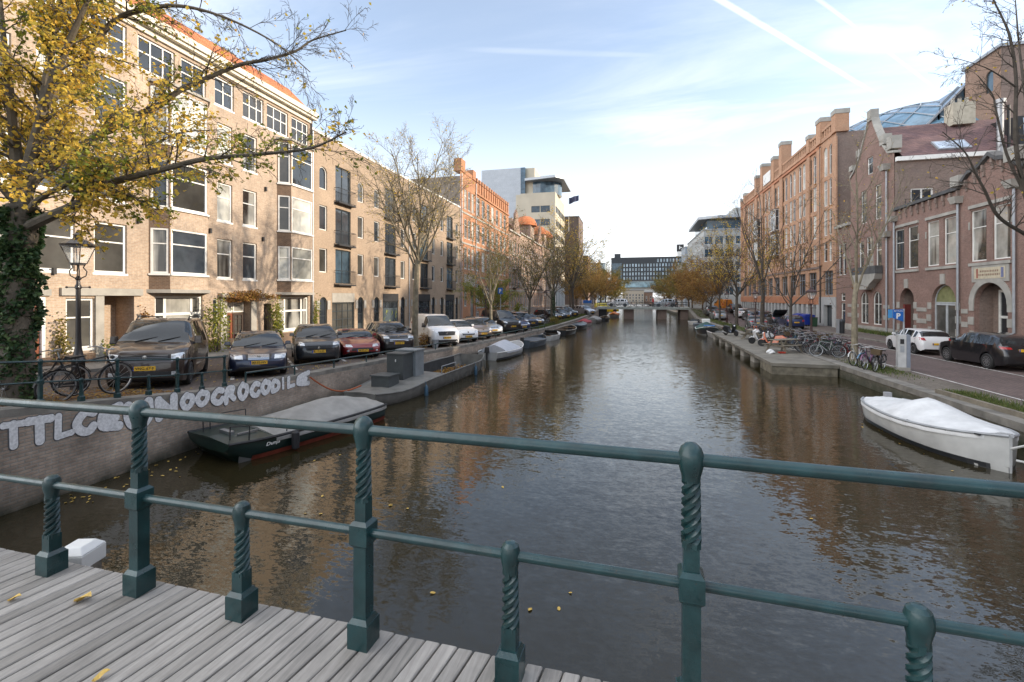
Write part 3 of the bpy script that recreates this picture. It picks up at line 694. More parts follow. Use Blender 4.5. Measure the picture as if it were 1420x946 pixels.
def house1():
    F = FL(-21); root = thing('apartment_house', 'long beige brick apartment block with white bay windows and orange tiled roof', 'building', (-21, 14, 1))
    a0, a1 = 2.0, 26.68; fl = [(5.0, 7.1), (8.05, 10.1), (11.2, 13.25)]
    cols = [(3.2, 4.2), (4.9, 5.9), (8.2, 9.4), (10.0, 11.1), (11.8, 13.0), (13.65, 14.9), (19.35, 20.3), (21.0, 22.0)]
    ops = [(c[0], c[1], z0, z1) for c in cols for z0, z1 in fl]
    top = [(3.2, 4.5), (5, 6.6), (7, 8.6), (9, 10.8), (11.8, 13.1), (13.5, 14.9), (15.35, 17.05), (17.35, 18.7), (19.2, 20.4), (21.0, 22.5), (22.75, 24.5), (24.8, 26.4)]
    tops = [(a, b, 14.15, 15.65) for a, b in top]
    gw = [(12.7, 13.67, 1.95, 3.95), (16.1, 18.5, 2.0, 4.05), (23.7, 26.4, 1.9, 4.0), (8.0, 9.4, 2.1, 4.1)]
    doors = [(11.1, 12.06, 1.35, 4.0), (14.0, 15.2, 1.3, 4.05), (19.9, 21.5, 1.1, 3.75), (4.5, 6.0, 1.9, 4.2), (22.5, 23.1, 1.1, 3.6), (19.1, 19.45, 2.1, 3.9)]
    mb = MB(); F.wall(mb, a0, a1, .8, 16.05, ops+tops+gw+doors, dep=.22)
    shell(mb, F, a0, a1, .8, 16.05, 11, top=False); part(mb, 'wall', brick1, root)
    for o in ops: F.win(root, o, sash)
    for o in tops: F.win(root, o, dict(cols=(.5,) if o[1]-o[0] < 1.5 else (.36, .70), rows=(.55,), fw=.09, bw=.06, sill=WS, gl=GL[:2]))
    F.win(root, gw[0], sash, pane=GL[1]); F.win(root, gw[3], sash)
    for o in gw[1:3]: F.win(root, o, dict(cols=(.22, .78), rows=(.58,), fw=.1, bw=.12, sill=WS), pane=GL[2])
    F.win(root, doors[5], dict(fw=.05), pane=GL[0])
    dm = mat('red_brown_door', (.20, .055, .022), .45, 0, .2, 8, coat=.2); dk = mat('dark_door', (.045, .028, .02), .5)
    dst = dict(cols=(.5,), rows=(.30, .48, .66, .84), fw=.13, bw=.045, solid=((.1, .9, .04, .3),), gl=[GL[3]])
    # brown glazed door in a white surround
    F.win(root, (11.16, 11.95, 1.35, 3.9), dict(dst, m=dm), name='door', rec=.1)
    PB(F, root, 'door_surround', M['white'], (11.951, 12.055, -.16, .02, 1.35, 3.995), (11.1, 11.95, -.16, .02, 3.902, 3.995))
    # recessed porch
    for (o, dd) in ((doors[1], 1.1), (doors[2], .5), (doors[3], .5), (doors[4], .4)):
        mb = MB(); P = F.p; a, b, c, d = o
        mb.quad(P(a, -.2, c), P(a, -dd, c), P(a, -dd, d), P(a, -.2, d)); mb.quad(P(b, -.2, c), P(b, -dd, c), P(b, -dd, d), P(b, -.2, d)); mb.quad(P(a, -.2, d), P(b, -.2, d), P(b, -dd, d), P(a, -dd, d)); mb.quad(P(a, -dd, c), P(b, -dd, c), P(b, -dd, d), P(a, -dd, d))
        part(mb, 'porch', brick1, root)
    F.win(root, (14.02, 14.62, 1.3, 3.3), dict(dst, m=dm), name='door', d=-1.0, rec=0, pane=GL[1]); F.win(root, (14.02, 14.62, 3.32, 4.0), dict(fw=.06), d=-1.0, rec=0, pane=GL[1])
    F.win(root, (19.95, 20.68, 1.1, 3.1), dict(dst, m=dm), name='door', d=-.4, rec=0, pane=GL[1]); F.win(root, (20.72, 21.45, 1.1, 3.1), dict(dst, m=dk), name='door', d=-.4, rec=0, pane=GL[1])
    for a, b in ((19.95, 20.68), (20.72, 21.45)): F.win(root, (a, b, 3.15, 3.7), dict(fw=.06), d=-.4, rec=0, pane=GL[2])
    F.win(root, (4.6, 5.9, 1.9, 4.1), dict(dst, m=dm), name='door', d=-.4, rec=0); F.win(root, (22.55, 23.05, 1.1, 3.5), dict(dst, m=dk), name='door', d=-.3, rec=0)
    PB(F, root, 'concrete_trim', M['conc'], (12.5, 15.5, .002, .12, 4.06, 4.36), (13.68, 13.99, -.05, .06, 1.0, 4.055), (10.3, 12.2, .002, .1, 4.05, 4.3), (19.5, 19.89, -.05, .08, 1.0, 3.98), (21.51, 21.9, -.05, .08, 1.0, 3.98), (19.4, 22.0, .002, .3, 3.99, 4.2))
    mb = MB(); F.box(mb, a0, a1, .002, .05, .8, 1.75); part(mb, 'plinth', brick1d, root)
    bay(F, root, 15.82, 18.75, [(5.08, 7.15), (8.1, 10.3), (11.05, 13.6)], 4.35, 13.75, brick1, brick1d)
    bay(F, root, 23.55, 26.55, [(5.08, 7.15), (8.1, 10.3), (11.05, 13.6)], 4.3, 13.75, brick1, brick1d)
    bay(F, root, 6.0, 7.9, [(5.08, 7.15), (8.1, 10.3), (11.05, 13.6)], 4.35, 13.75, brick1, brick1d)
    PB(F, root, 'cornice', mat('cream_paint', (.66, .61, .50), .6), (a0-.1, a1+.15, -.3, .38, 16.05, 16.2), (a0-.1, a1+.15, -.3, .5, 16.2, 16.5), (a0, a1, .002, .12, 15.8, 16.048))
    mb = MB(); P = F.p
    mb.loft([[P(a, .15, 16.5), P(a, -1.8, 18.4), P(a, -2.0, 18.4), P(a, -9, 17.6), P(a, -11, 16.1)] for a in (a0, a1)], closed=False, cap=False)
    for a in (a0, a1): mb.poly([P(a, .15, 16.5), P(a, -1.8, 18.4), P(a, -9, 17.6), P(a, -11, 16.1)])
    part(mb, 'roof', tile, root)
    mb = MB(); mb.tube([F.p(26.6, .1, 1), F.p(26.6, .1, 16.1)], .05, 8); part(mb, 'downpipe', M['dark'], root)
    for a in (6.5, 22.6):
        mb = MB(); F.box(mb, a-.5, a+.5, -3.4, -2.6, 17.2, 19.0); part(mb, 'chimney', brick1d, root)
    for a, z in ((12.3, 4.85), (15.35, 7.25), (15.35, 10.4), (18.9, 7.3), (22.4, 7.3), (18.9, 10.4), (22.6, 10.3)):
        mb = MB(); F.box(mb, a-.05, a+.05, .0, .12, z, z+.25); part(mb, 'wall_lamp', M['dark'], root)
    PB(F, root, 'number_plate', M['white'], (15.4, 15.6, .001, .03, 3.0, 3.2), (19.6, 19.8, .081, .1, 2.9, 3.15))
house1()
# ================= left 2: pinkish block with balconies =================
brick2 = brick_mat('pink_beige_brick', (.32, .23, .155), (.375, .272, .19), (.33, .26, .19), stain=.16, bmp=.15)
iron = mat('black_iron', (.02, .022, .024), .5)
dkfr = mat('dark_frame', (.035, .045, .05), .45)
def balcony(F, root, a0, a1, z, h=1.0, d=.42, n=15, slab=True):
    mb = MB(); F.box(mb, a0, a1, .0, d, z-.1, z); b = part(mb, 'balcony', M['dark'], root)
    mb = MB()
    for zz in (z+.06, z+h): mb.bar(F.p(a0, d-.03, zz), F.p(a1, d-.03, zz), .035); mb.bar(F.p(a0, .0, zz), F.p(a0, d-.05, zz), .03); mb.bar(F.p(a1, .0, zz), F.p(a1, d-.05, zz), .03)
    for i in range(n): a = lerp(a0, a1, i/(n-1)); mb.bar(F.p(a, d-.03, z+.075), F.p(a, d-.03, z+h-.02), .018)
    part(mb, 'railing', iron, b)
def house2():
    F = FL(-21); root = thing('canal_house', 'plain pinkish brick apartment block with french balconies and garage doors', 'building', (-21, 40, 1))
    a0, a1 = 26.72, 55.0; W = (a1-a0)/4; ops = []; sty = []
    nar = dict(fw=.07, sill=(.08, .04, M['stone']), gl=GL[:2]); fre = dict(cols=(.5,), fw=.07, bw=.06, m=dkfr, gl=[GL[0], GB])
    for k in range(4):
        o = a0+k*W
        for a, b in ((.8, 1.65), (5.45, 6.3)):
            for q, st in (((11.65, 13.25, (b-a)/2), nar), ((8.75, 10.5), nar), ((5.75, 7.45), nar), ((1.0, 4.0, (b-a)/2), 'door')):
                ops.append((o+a, o+b)+q[:2]+q[2:]); sty.append(st)
        for z0, z1 in ((11.1, 13.75), (7.95, 10.6), (5.0, 7.55)): ops.append((o+2.6, o+4.5, z0, z1)); sty.append(fre)
        ops.append((o+2.2, o+5.0, .95, 4.3)); sty.append('garage')
    mb = MB(); F.wall(mb, a0, a1, .6, 15.45, ops); shell(mb, F, a0, a1, .6, 15.45, 12); part(mb, 'wall', brick2, root)
    mb = MB(); F.box(mb, a0, a1, -.3, .06, 15.45, 15.62); part(mb, 'coping', M['white'], root)
    gi = 0
    poster = mat('poster_grey', (.05, .07, .08), .7); yel = mat('poster_yellow', (.55, .55, .05), .7)
    for o, st in zip(ops, sty):
        if st == 'door':
            F.win(root, o, dict(m=dkfr, rows=(.55,), fw=.08, solid=((.12, .88, .02, .3),)), name='door', pane=GL[0])
            PB(F, root, 'springer_stone', M['stone'], (o[0]-.32, o[0]-.004, .003, .045, 3.1, 3.75), (o[1]+.004, o[1]+.32, .003, .045, 3.1, 3.75))
        elif st == 'garage':
            F.win(root, (o[0], o[1], o[2], 3.6), dict(m=dkfr, cols=(.25, .5, .75), rows=(.3, .52, .75), fw=.09, bw=.06), name='garage_door', pane=[GL[1], GL[0], GL[0], GL[0]][gi])
            mb = MB(); F.box(mb, o[0], o[1], -.18, .02, 3.602, 4.295); part(mb, 'lintel', M['conc'] if gi == 0 else M['dark'], root)
            if gi == 1:
                mb = MB(); F.box(mb, o[0]+.1, o[1]-.1, -.075, -.05, 1.0, 3.0); ps = part(mb, 'poster', poster, root)
                pr = random.Random(5); mb = MB()
                for q in range(14):
                    a = pr.uniform(o[0]+.3, o[1]-.3); z = pr.uniform(1.5, 2.8); t = pr.uniform(-1, 1); p = F.p(a-.1*t, -.045, z-.12); r = F.p(a+.1*t, -.045, z+.12); mb.bar(p, r, .05, .01)
                for z in (1.15, 1.3): mb.bar(F.p(o[0]+.4, -.045, z), F.p(o[1]-.4, -.045, z), .06, .01)
                part(mb, 'poster_marks', yel, ps)
            gi += 1
        else:
            F.win(root, o, st)
            if st is fre: balcony(F, root, o[0]-.12, o[1]+.12, o[2]-.05)
    for a in (a0+.02, a0+2*W, a1-.15): mb = MB(); mb.tube([F.p(a, .09, 1), F.p(a, .09, 15.4)], .045, 8); part(mb, 'downpipe', M['zinc'], root)
    mb = MB(); F.box(mb, a0, a1, .002, .06, .6, 1.15); part(mb, 'plinth', M['conc'], root)
house2()
# ================= left 3: orange brick warehouse =================
brick3 = brick_mat('orange_brick', (.44, .165, .065), (.52, .215, .09), (.36, .24, .16), stain=.2)
brick3s = brick_mat('grey_brick_side_shade', (.24, .20, .165), (.29, .245, .20), (.25, .22, .19), stain=.2)  # warehouse side greyed to carry its shade; the far house is plain grey
def house3():
    F = FL(-21); root = thing('warehouse', 'tall orange brick warehouse with white windows and toothed parapet', 'building', (-21, 67, 1))
    a0, a1 = 55.02, 79.3; st = dict(cols=(.5,), rows=(.68,), fw=.08, bw=.06, sill=SS, gl=[GL[0], GL[1], GL[3]]); ops = []
    ctr = [57.0, 58.45, 59.9]+[62.2+i*2.42 for i in range(7)]
    for c in ctr:
        hw = .52 if c < 60.5 else .72
        for z0, z1, r in ((15.7, 18.3, 0), (11.8, 14.4, 0), (7.75, 10.6, 0), (3.0, 6.0, .3)):
            if c < 60.5 and z0 < 4: continue
            ops.append((c-hw, c+hw, z0, z1, r) if r else (c-hw, c+hw, z0, z1))
        if c > 60.5: ops.append((c-.6, c+.6, 1.1, 2.1, .3))
    ops.append((58.9, 60.3, 1.0, 5.4)); ops.append((56.5, 57.5, 2.8, 5.4))
    mb = MB(); F.wall(mb, a0, a1, .6, 20.3, ops); part(mb, 'wall', brick3, root)
    mb = MB(); shell(mb, F, a0, a1, .6, 19.6, 15); part(mb, 'side_wall', brick3s, root)
    for o in ops[:-2]: F.win(root, o, st)
    F.win(root, ops[-2], dict(m=dkfr, fw=.1, rows=(.7,), cols=(.5,)), name='door'); F.win(root, ops[-1], st)
    PB(F, root, 'stone_band', M['stone'], *[(a0, a1, .003, .08, z, z+.22) for z in (11.0, 15.0)], (60.7, a1, .003, .08, 6.7, 6.92), (56.3, 60.6, .003, .1, 5.45, 7.0), (61.1, a1, .003, .07, 2.35, 2.6))
    a = 61.2
    while a < a1-.5:
        PB(F, root, 'pilaster', brick3, (a, a+.5, .003, .14, 18.9, 20.2)); PB(F, root, 'merlon', brick3, (a, a+.52, -.2, .2, 20.301, 20.85)); a += 1.21
    PB(F, root, 'string_course', brick3, (61, a1, .003, .18, 18.6, 18.85)); PB(F, root, 'corner_turret', brick3, (a0, a0+1.6, -.9, .12, 20.301, 21.9), (a0+4.6, a0+5.8, -.8, .15, 20.301, 21.6), (a0+1.62, a0+4.58, -.3, .05, 20.301, 20.8))
    for a in (a0+.3, 61.0): mb = MB(); mb.tube([F.p(a, .12, 1), F.p(a, .12, 20)], .06, 8); part(mb, 'downpipe', M['zinc'], root)
house3()
# ================= left 4: row of ornate houses =================
def gable(mb, F, a0, a1, zb, zt, step=0, d=0, dep=.4, m=0):
    c = (a0+a1)/2
    if step:
        pts = [(a0, zb)]; 
        for i in range(step): x = lerp(a0, c-.5, i/step); z = lerp(zb, zt, (i+1)/step); pts += [(x, z), (lerp(a0, c-.5, (i+1)/step), z)]
        pts += [(c-.5, zt+.3), (c, zt+.9), (c+.5, zt+.3)]+[(2*c-x, z) for x, z in reversed(pts)]
    else: pts = [(a0, zb), (c-.3, zt), (c+.3, zt), (a1, zb)]
    mb.prism(pts, lambda x, y, t: F.p(x, t, y), d, d-dep, m)
def dome(F, root, a, d, z, r, h, m):
    c = F.p(a, d, z); mb = MB(); mb.lathe([(r*1.08, 0), (r*1.02, h*.25), (r*.85, h*.6), (r*.5, h*.88), (.05, h), (.04, h*1.25), (0, h*1.26)], c, 12); part(mb, 'dome', m, root, smooth=True)
def row_house(a0, a1, zt, bm, label, roofm, kind):
    F = FL(-21); root = thing('row_house', label, 'building', (-21, (a0+a1)/2, 1)); W = a1-a0; n = max(3, int(W/2.1)); ops = []
    fl = [(2.0, 4.6), (5.8, 8.4), (9.2, 11.6), (12.4, 14.5)]
    for i in range(n):
        c = a0+W*(i+.5)/n
        for z0, z1 in fl:
            if z1 < zt-.5: ops.append((c-.55, c+.55, z0, z1, .35 if (i+int(z0)) % 2 else .2))
    mb = MB(); F.wall(mb, a0, a1, .6, zt, ops); shell(mb, F, a0, a1, .6, zt, 12); part(mb, 'wall', bm, root)
    for o in ops: F.win(root, o, dict(rows=(.65,), fw=.08, sill=SS, gl=GL[:3]))
    PB(F, root, 'stone_band', M['stone'], *[(a0, a1, .003, .09, z, z+.2) for z in (5.1, 8.7, 11.9)], (a0, a1, -.1, .3, zt+.001, zt+.3))
    P = F.p; mb = MB(); mb.loft([[P(a, .1, zt+.3), P(a, -3.5, zt+3.0), P(a, -11, zt+3.0), P(a, -12, zt+.3)] for a in (a0, a1)], closed=False, cap=False)
    for a in (a0, a1): mb.poly([P(a, .1, zt+.3), P(a, -3.5, zt+3.0), P(a, -11, zt+3.0), P(a, -12, zt+.3)])
    part(mb, 'roof', roofm, root)
    mid = (a0+a1)/2
    if kind == 'gable':
        mb = MB(); gable(mb, F, a1-5.2, a1-.3, zt+.301, zt+4.0, 3, .1); part(mb, 'gable', bm, root)
    else:
        for c, wd in ((a1-2.2, 2.2), (a0+2.6, 1.8)) if kind == 'dome2' else ((a1-2.4, 2.4),):
            mb = MB(); F.box(mb, c-wd*.8, c+wd*.8, -3, .35, zt+.301, zt+3.1); part(mb, 'turret', bm, root)
            dome(F, root, c, -1.3, zt+3.1, wd*1.05, 2.3, tile)
            F.win(root, (c-.5, c+.5, zt+.7, zt+2.6, .4), dict(rows=(.6,), fw=.08), d=.36, rec=-.01)
    for z in (5.75, 9.15):
        balcony(F, root, mid-1.3, mid+1.3, z, .9, .9, 9)
    for k in range(2): c = a0+W*(.2+.6*k); mb = MB(); F.box(mb, c-.5, c+.5, -5, -4.2, zt+2.8, zt+5); part(mb, 'chimney', bm, root)
bA = brick_mat('brown_red_brick', (.27, .15, .10), (.33, .19, .13), (.30, .24, .19)); bB = brick_mat('rose_brick', (.36, .23, .16), (.42, .27, .19), (.36, .30, .24))
dktile = brick_mat('dark_red_tiles', (.14, .055, .04), (.18, .075, .055), (.06, .03, .025), .25, .16, .25, .6)
row_house(79.32, 88, 16.0, bA, 'narrow brown brick canal house with dark red roof and stepped gable', dktile, 'gable')
row_house(88.02, 101, 16.6, bB, 'rose brick canal house with one orange domed turret', dktile, 'dome')
row_house(101.02, 112, 16.4, bA, 'dark brick canal house with balconies between two domed neighbours', dktile, 'gable')
row_house(112.02, 124, 16.8, bB, 'rose brick canal house with two orange domes', dktile, 'dome2')
# ================= left 5: cream office tower with white panel block =================
cream = mat('cream_cladding', (.52, .46, .35), .6, 0, .08, .3); wpan = brick_mat('white_panels', (.42, .45, .48), (.46, .49, .52), (.46, .48, .50), 2.4, .8, .05, .1, ms=.03, rough=.4)
def office():
    root = thing('office_tower', 'cream office tower with white panelled block and overhanging flat roof', 'building', (-24, 140, 1)); F = FL(-21); S = FS(133)
    mb = MB(); ops = []; so_ = []
    zs = [13.2, 17.2, 21.2, 25.2, 29.2]
    for z in zs:
        for k in range(6): ops.append((133.8+k*3.2, 136.6+k*3.2, z, z+1.9))
        so_.append((-28.2, -25.6, z, z+1.9)); so_.append((-25.4, -22.6, z, z+1.9))
    F.wall(mb, 133, 153, 9, 35, ops); S.wall(mb, -31.5, -21, 9, 35, so_); part(mb, 'wall', cream, root)
    mb = MB(); shell(mb, F, 133.3, 153, .6, 34.8, 12); part(mb, 'core', cream, root)
    for o in ops: F.win(root, o, dict(cols=(.5,), fw=.08, m=dkfr), pane=GB)
    for o in so_: S.win(root, o, dict(cols=(.33, .66), fw=.08, m=dkfr), pane=GB)
    mb = MB(); mb.b2((-44, 133.6, .6), (-31.6, 150, 43)); part(mb, 'white_block', wpan, root)
    mb = MB(); mb.b2((-31.59, 133.5, .6), (-30.2, 148, 43)); part(mb, 'glazed_strip', GB, root)
    mb = MB(); mb.b2((-30.19, 134.5, 35.01), (-27.5, 148, 43)); part(mb, 'lift_shaft', cream, root)
    mb = MB(); mb.lathe([(5.6, 35.01), (5.6, 38.6)], (-25.6, 139.5, 0), 24); part(mb, 'penthouse', GB, root)
    mb = MB(); mb.prism([(-30, 132), (-20.5, 130.2), (-18.5, 133), (-18.5, 150), (-30, 150)], lambda x, y, t: (x, y, t), 38.6, 39.3); part(mb, 'roof_slab', M['zinc'], root)
    for k in range(7): mb = MB(); F.box(mb, 133.2+k*3.2, 133.8+k*3.2, -.3, .1, .6, 8.99); part(mb, 'column', M['white'], root)
    mb = MB(); F.box(mb, 133.9, 152.9, -.2, -.1, .6, 8.99); part(mb, 'ground_glazing', GB, root)
    mb = MB(); mb.b2((-60, 150, .6), (-36, 170, 39)); part(mb, 'rear_block', cream, root)
    mb = MB(); mb.b2((-52, 151, 39.01), (-44, 156, 41)); mb.tube([(-50, 152, 41), (-50, 152, 45)], .15, 6); mb.tube([(-47, 152, 41), (-44.5, 152, 43.6)], .12, 6); part(mb, 'roof_plant', M['zinc'], root)
    fl = thing('flag', 'dark flag flying from a pole beside the cream tower', 'flag', (-19.5, 152.5, 34)); mb = MB(); mb.tube([(-19.5, 152.5, 26), (-19.5, 152.5, 37.5)], .08, 6); part(mb, 'pole', M['white'], fl)
    mb = MB(); g = []
    for i in range(9):
        x = -19.4+i*.4; y = 152.5+.35*math.sin(i*1.1); g.append([(x, y, 37.2+.1*i), (x, y, 35.1+.14*i), (x, y+.03, 35.1+.14*i), (x, y+.03, 37.2+.1*i)])
    mb.loft(g); part(mb, 'cloth', mat('flag_cloth', (.05, .06, .12), .8), fl, smooth=True)
office()
def simple_block(name, label, x0, x1, y0, y1, zt, wm, F=None, nf=5, nw=6, z0=3.0, pane=None, face='E', fh=None, ww=1.3, wh=1.7, style=None, roof=None):
    root = thing(name, label, 'building', ((x0+x1)/2, (y0+y1)/2, .6)); fh = fh or (zt-1.5-z0)/nf
    faces = {'E': (FL(x1), y0, y1), 'W': (FR(x0), y0, y1), 'S': (FS(y0), x0, x1)}
    used = {}
    for f in face:
        Fc, a0, a1 = faces[f]; n = max(1, int(round((a1-a0)/nw))); ops = []
        for j in range(nf):
            for i in range(n):
                c = a0+(a1-a0)*(i+.5)/n; ops.append((c-ww/2, c+ww/2, z0+j*fh, z0+j*fh+wh))
        mb = MB(); Fc.wall(mb, a0, a1, .6, zt, ops); part(mb, 'wall', wm, root); used[f] = 1
        for o in ops: Fc.win(root, o, style or dict(fw=.08, cols=(.5,)), pane=pane)
    mb = MB(); P = lambda x, y, z: (x, y, z)
    for f, q in (('E', [(x1, y0), (x1, y1)]), ('W', [(x0, y0), (x0, y1)]), ('S', [(x0, y0), (x1, y0)]), ('N', [(x0, y1), (x1, y1)])):
        if f in used: continue
        mb.quad((*q[0], .6), (*q[1], .6), (*q[1], zt), (*q[0], zt))
    mb.quad((x0, y0, zt), (x1, y0, zt), (x1, y1, zt), (x0, y1, zt)); part(mb, 'side_wall', wm, root)
    mb = MB()
    for p, q in (((x0, y0), (x1, y0)), ((x1, y0), (x1, y1)), ((x0, y1), (x1, y1)), ((x0, y0), (x0, y1))): mb.bar((*p, zt+.15), (*q, zt+.15), .36, .3)
    part(mb, 'parapet', M['zinc'], root)
    return root
bC = brick_mat('brown_block_brick', (.16, .115, .095), (.20, .145, .12), (.17, .14, .12))
simple_block('brick_block', 'windowless brown brick block beyond the cream tower', -42, -17.2, 162, 178, 32.5, bC, nf=7, nw=4, face='E')
simple_block('canal_house', 'distant narrow brown house between brick block and autumn trees', -30, -15.5, 180, 192, 20, bA, nf=5, nw=3, face='ES')
simple_block('canal_house', 'distant lower grey house left of the far bridge trees', -30, -14.5, 193, 215, 15, brick3s, nf=4, nw=3, face='ES')
simple_block('glass_block', 'pale blue glass block left of the dark office slab', -24, -13, 262, 285, 23, mat('pale_cladding', (.42, .48, .50), .4), nf=6, nw=2.2, face='S', pane=GB, z0=2)
# ================= far end: dark office slab over a white base =================
def slab():
    root = thing('office_slab', 'wide dark gridded office slab closing the far end of the canal', 'building', (10, 240, .6)); S = FS(235); x0, x1 = -8.6, 29
    dk = mat('dark_cladding', (.035, .04, .045), .5); ops = []
    nx = 26
    for j in range(4):
        for i in range(nx-4):
            c = x0+5.6+(x1-x0-6.2)*(i+.5)/(nx-4); z = 12.6+j*2.15; ops.append((c-.42, c+.42, z, z+1.55))
    for i in range(10): c = x0+22.5+i*1.46; ops.append((c-.42, c+.42, 21.2, 22.9))
    mb = MB(); S.wall(mb, x0, x1, 11.9, 23.8, ops, dep=.3); mb.quad((x0, 235, 23.8), (x1, 235, 23.8), (x1, 255, 23.8), (x0, 255, 23.8)); mb.quad((x0, 235, 11.9), (x0, 255, 11.9), (x0, 255, 23.8), (x0, 235, 23.8)); mb.quad((x1, 235, 11.9), (x1, 255, 11.9), (x1, 255, 23.8), (x1, 235, 23.8)); part(mb, 'wall', dk, root)
    lite = glass_mat('glass_pale', (.30, .38, .43), .1)
    st = dict(fw=.04, m=dk, dp=.06)
    for o in ops: S.win(root, o, st, pane=lite, rec=.1)
    mb = MB(); mb.b2((x0+.3, 234.9, 13), (x0+5.2, 235.2, 21)); part(mb, 'glass_corner', GB, root)
    mb = MB(); mb.b2((x0+3, 235.5, 8.8), (x1, 254, 11.89)); part(mb, 'glass_band', glass_mat('glass_band', (.16, .25, .29), .06), root)
    mb = MB(); mb.b2((x0+4, 237, 6.2), (x1, 254, 8.79)); part(mb, 'white_soffit', M['white'], root)
    mb = MB(); mb.b2((x0+1.5, 238, 23.81), (x0+4.5, 242, 26)); part(mb, 'roof_box', dk, root)
slab()
simple_block('low_house', 'small cream block seen beneath the dark office slab', -3, 7, 225, 233, 7.2, mat('cream_render', (.55, .48, .38), .8), nf=3, nw=1.4, face='S', z0=1.8, ww=.8, wh=1.0)
simple_block('low_house', 'small red house right of the cream block under the slab', 7.2, 11, 226, 233, 6.2, bA, nf=2, nw=1.6, face='S', z0=2, ww=.8, wh=1.2)
# ================= right side =================
brR = brick_mat('purple_brown_brick', (.205, .112, .088), (.262, .150, .117), (.25, .19, .16), stain=.18)
brT = brick_mat('tan_orange_brick', (.42, .21, .12), (.49, .265, .155), (.40, .28, .19), stain=.16)
brB = brick_mat('orange_band_brick', (.47, .17, .075), (.52, .20, .09), (.36, .22, .15), stain=.15)
brS = brick_mat('dull_side_brick', (.20, .14, .115), (.25, .175, .14), (.22, .18, .155), stain=.2)
mtile = brick_mat('purple_roof_tiles', (.13, .075, .075), (.19, .105, .095), (.055, .035, .035), .3, .22, .3, .8)
gst = mat('grey_sandstone', (.34, .325, .29), .85, 0, .2, 1.2, .2, 20)
sashR = dict(rows=(.62,), fw=.075, bw=.05, sill=(.08, .06, gst), gl=[GL[0], GL[1], GL[2]])
def pair(F, root, c, hw, gap, z0, z1, ops, rise=0):
    for s in (-1, 1):
        a = c+s*(gap/2+hw); o = (a-hw, a+hw, z0, z1); ops.append(o+(rise,) if rise else o)
def school():
    F = FR(21.7); root = thing('brick_school', 'low purplish brick school with three arched doorways and stepped coping', 'building', (21.7, 36, .6))
    a0, a1 = 31.6, 45.2; ops = []; doors = []
    for c in (43.55, 39.25, 34.75): pair(F, root, c, .68, .5, 6.3, 9.6, ops)
    doors = [(42.5, 44.4, .7, 4.7, .95), (37.75, 40.35, .7, 4.9, 1.3), (33.35, 36.05, .7, 4.9, 1.35)]
    mb = MB(); F.wall(mb, a0, a1, .5, 11.2, ops+doors, dep=.28); shell(mb, F, a0, a1, .5, 10.6, 12, ends=(0, 1)); part(mb, 'wall', brR, root)
    for o in ops: F.win(root, o, dict(sashR, head=.03, rows=(.66,)))
    # doors in deep arches
    P = F.p
    for i, o in enumerate(doors):
        mb = MB(); dd = 1.0 if i != 1 else .45
        if i != 1:
            mb.quad(P(o[0], -.28, .7), P(o[0], -dd, .7), P(o[0], -dd, 4.9), P(o[0], -.28, 4.9)); mb.quad(P(o[1], -.28, .7), P(o[1], -dd, .7), P(o[1], -dd, 4.9), P(o[1], -.28, 4.9)); mb.quad(P(o[0], -dd, .7), P(o[1], -dd, .7), P(o[1], -dd, 4.9), P(o[0], -dd, 4.9)); mb.quad(P(o[0], -.28, 4.9), P(o[1], -.28, 4.9), P(o[1], -dd, 4.9), P(o[0], -dd, 4.9))
            part(mb, 'porch', brS, root)
    F.win(root, (43.0, 44.2, .7, 4.3), dict(m=M['dark'], rows=(.62,), fw=.08), name='door', d=-.95, rec=0, pane=GL[0])
    wd = mat('white_door', (.62, .62, .58), .5)
    F.win(root, (37.77, 40.33, .72, 3.55), dict(m=mat('grey_frame', (.40, .42, .43), .5), cols=(.5,), fw=.14, bw=.2), name='door', d=-.2, rec=0, pane=GL[1])
    F.win(root, (37.77, 40.33, 3.57, 4.88, 1.29), dict(m=mat('grey_frame', (.4, .42, .43)), fw=.07), d=-.2, rec=0, pane=glass_mat('glass_olive', (.16, .17, .08)))
    F.win(root, (33.95, 35.45, .9, 4.45), dict(m=wd, rows=(.52,), fw=.16, bw=.16, cols=()), name='door', d=-.9, rec=0, pane=GL[0])
    def surround(o, w, z0=.7):
        A = arc(o[0]-w, o[1]+w, o[3]-o[4], o[4]+w, 14); B = arc(o[0]-.002, o[1]+.002, o[3]-o[4], o[4]+.002, 14); mb = MB()
        q = [(o[0]-w, z0)]+A+[(o[1]+w, z0), (o[1]+.002, z0)]+B[::-1]+[(o[0]-.002, z0)]
        for i in range(len(A)-1): mb.prism([A[i], A[i+1], B[i+1], B[i]], lambda x, y, t: F.p(x, t, y), .003, .06)
        part(mb, 'arch_stone', gst, root)
    surround(doors[2], .42)
    PB(F, root, 'quoin_stone', gst, *[(o[k]-(e if k == 0 else -.004), o[k]+(e if k else -.004), .003, .05, z, z+.5) if True else None for o in doors for k in (0, 1) for z, e in ((1.3, .35), (2.2, .5), (3.1, .4))])
    PB(F, root, 'key_stone', gst, *[((o[0]+o[1])/2-.22, (o[0]+o[1])/2+.22, .004, .09, o[3]+.02, o[3]+.75) for o in doors[:2]])
    PB(F, root, 'stone_band', gst, (a0, a1, .003, .07, .5, 1.25), (40.9, 42.1, .003, .04, 2.0, 2.35), (36.6, 37.2, .003, .04, 2.0, 2.35), (40.9, 42.1, .003, .04, 2.9, 3.2), (36.6, 37.2, .003, .04, 2.9, 3.2))
    for c in (43.55, 39.25, 34.75): PB(F, root, 'lintel', gst, (c-1.75, c-1.64, .003, .05, 8.4, 8.9), (c+1.64, c+1.75, .003, .05, 8.4, 8.9), (c-1.7, c+1.7, .003, .10, 9.74, 9.95), (c-1.7, c+1.7, .0035, .09, 6.0, 6.19))
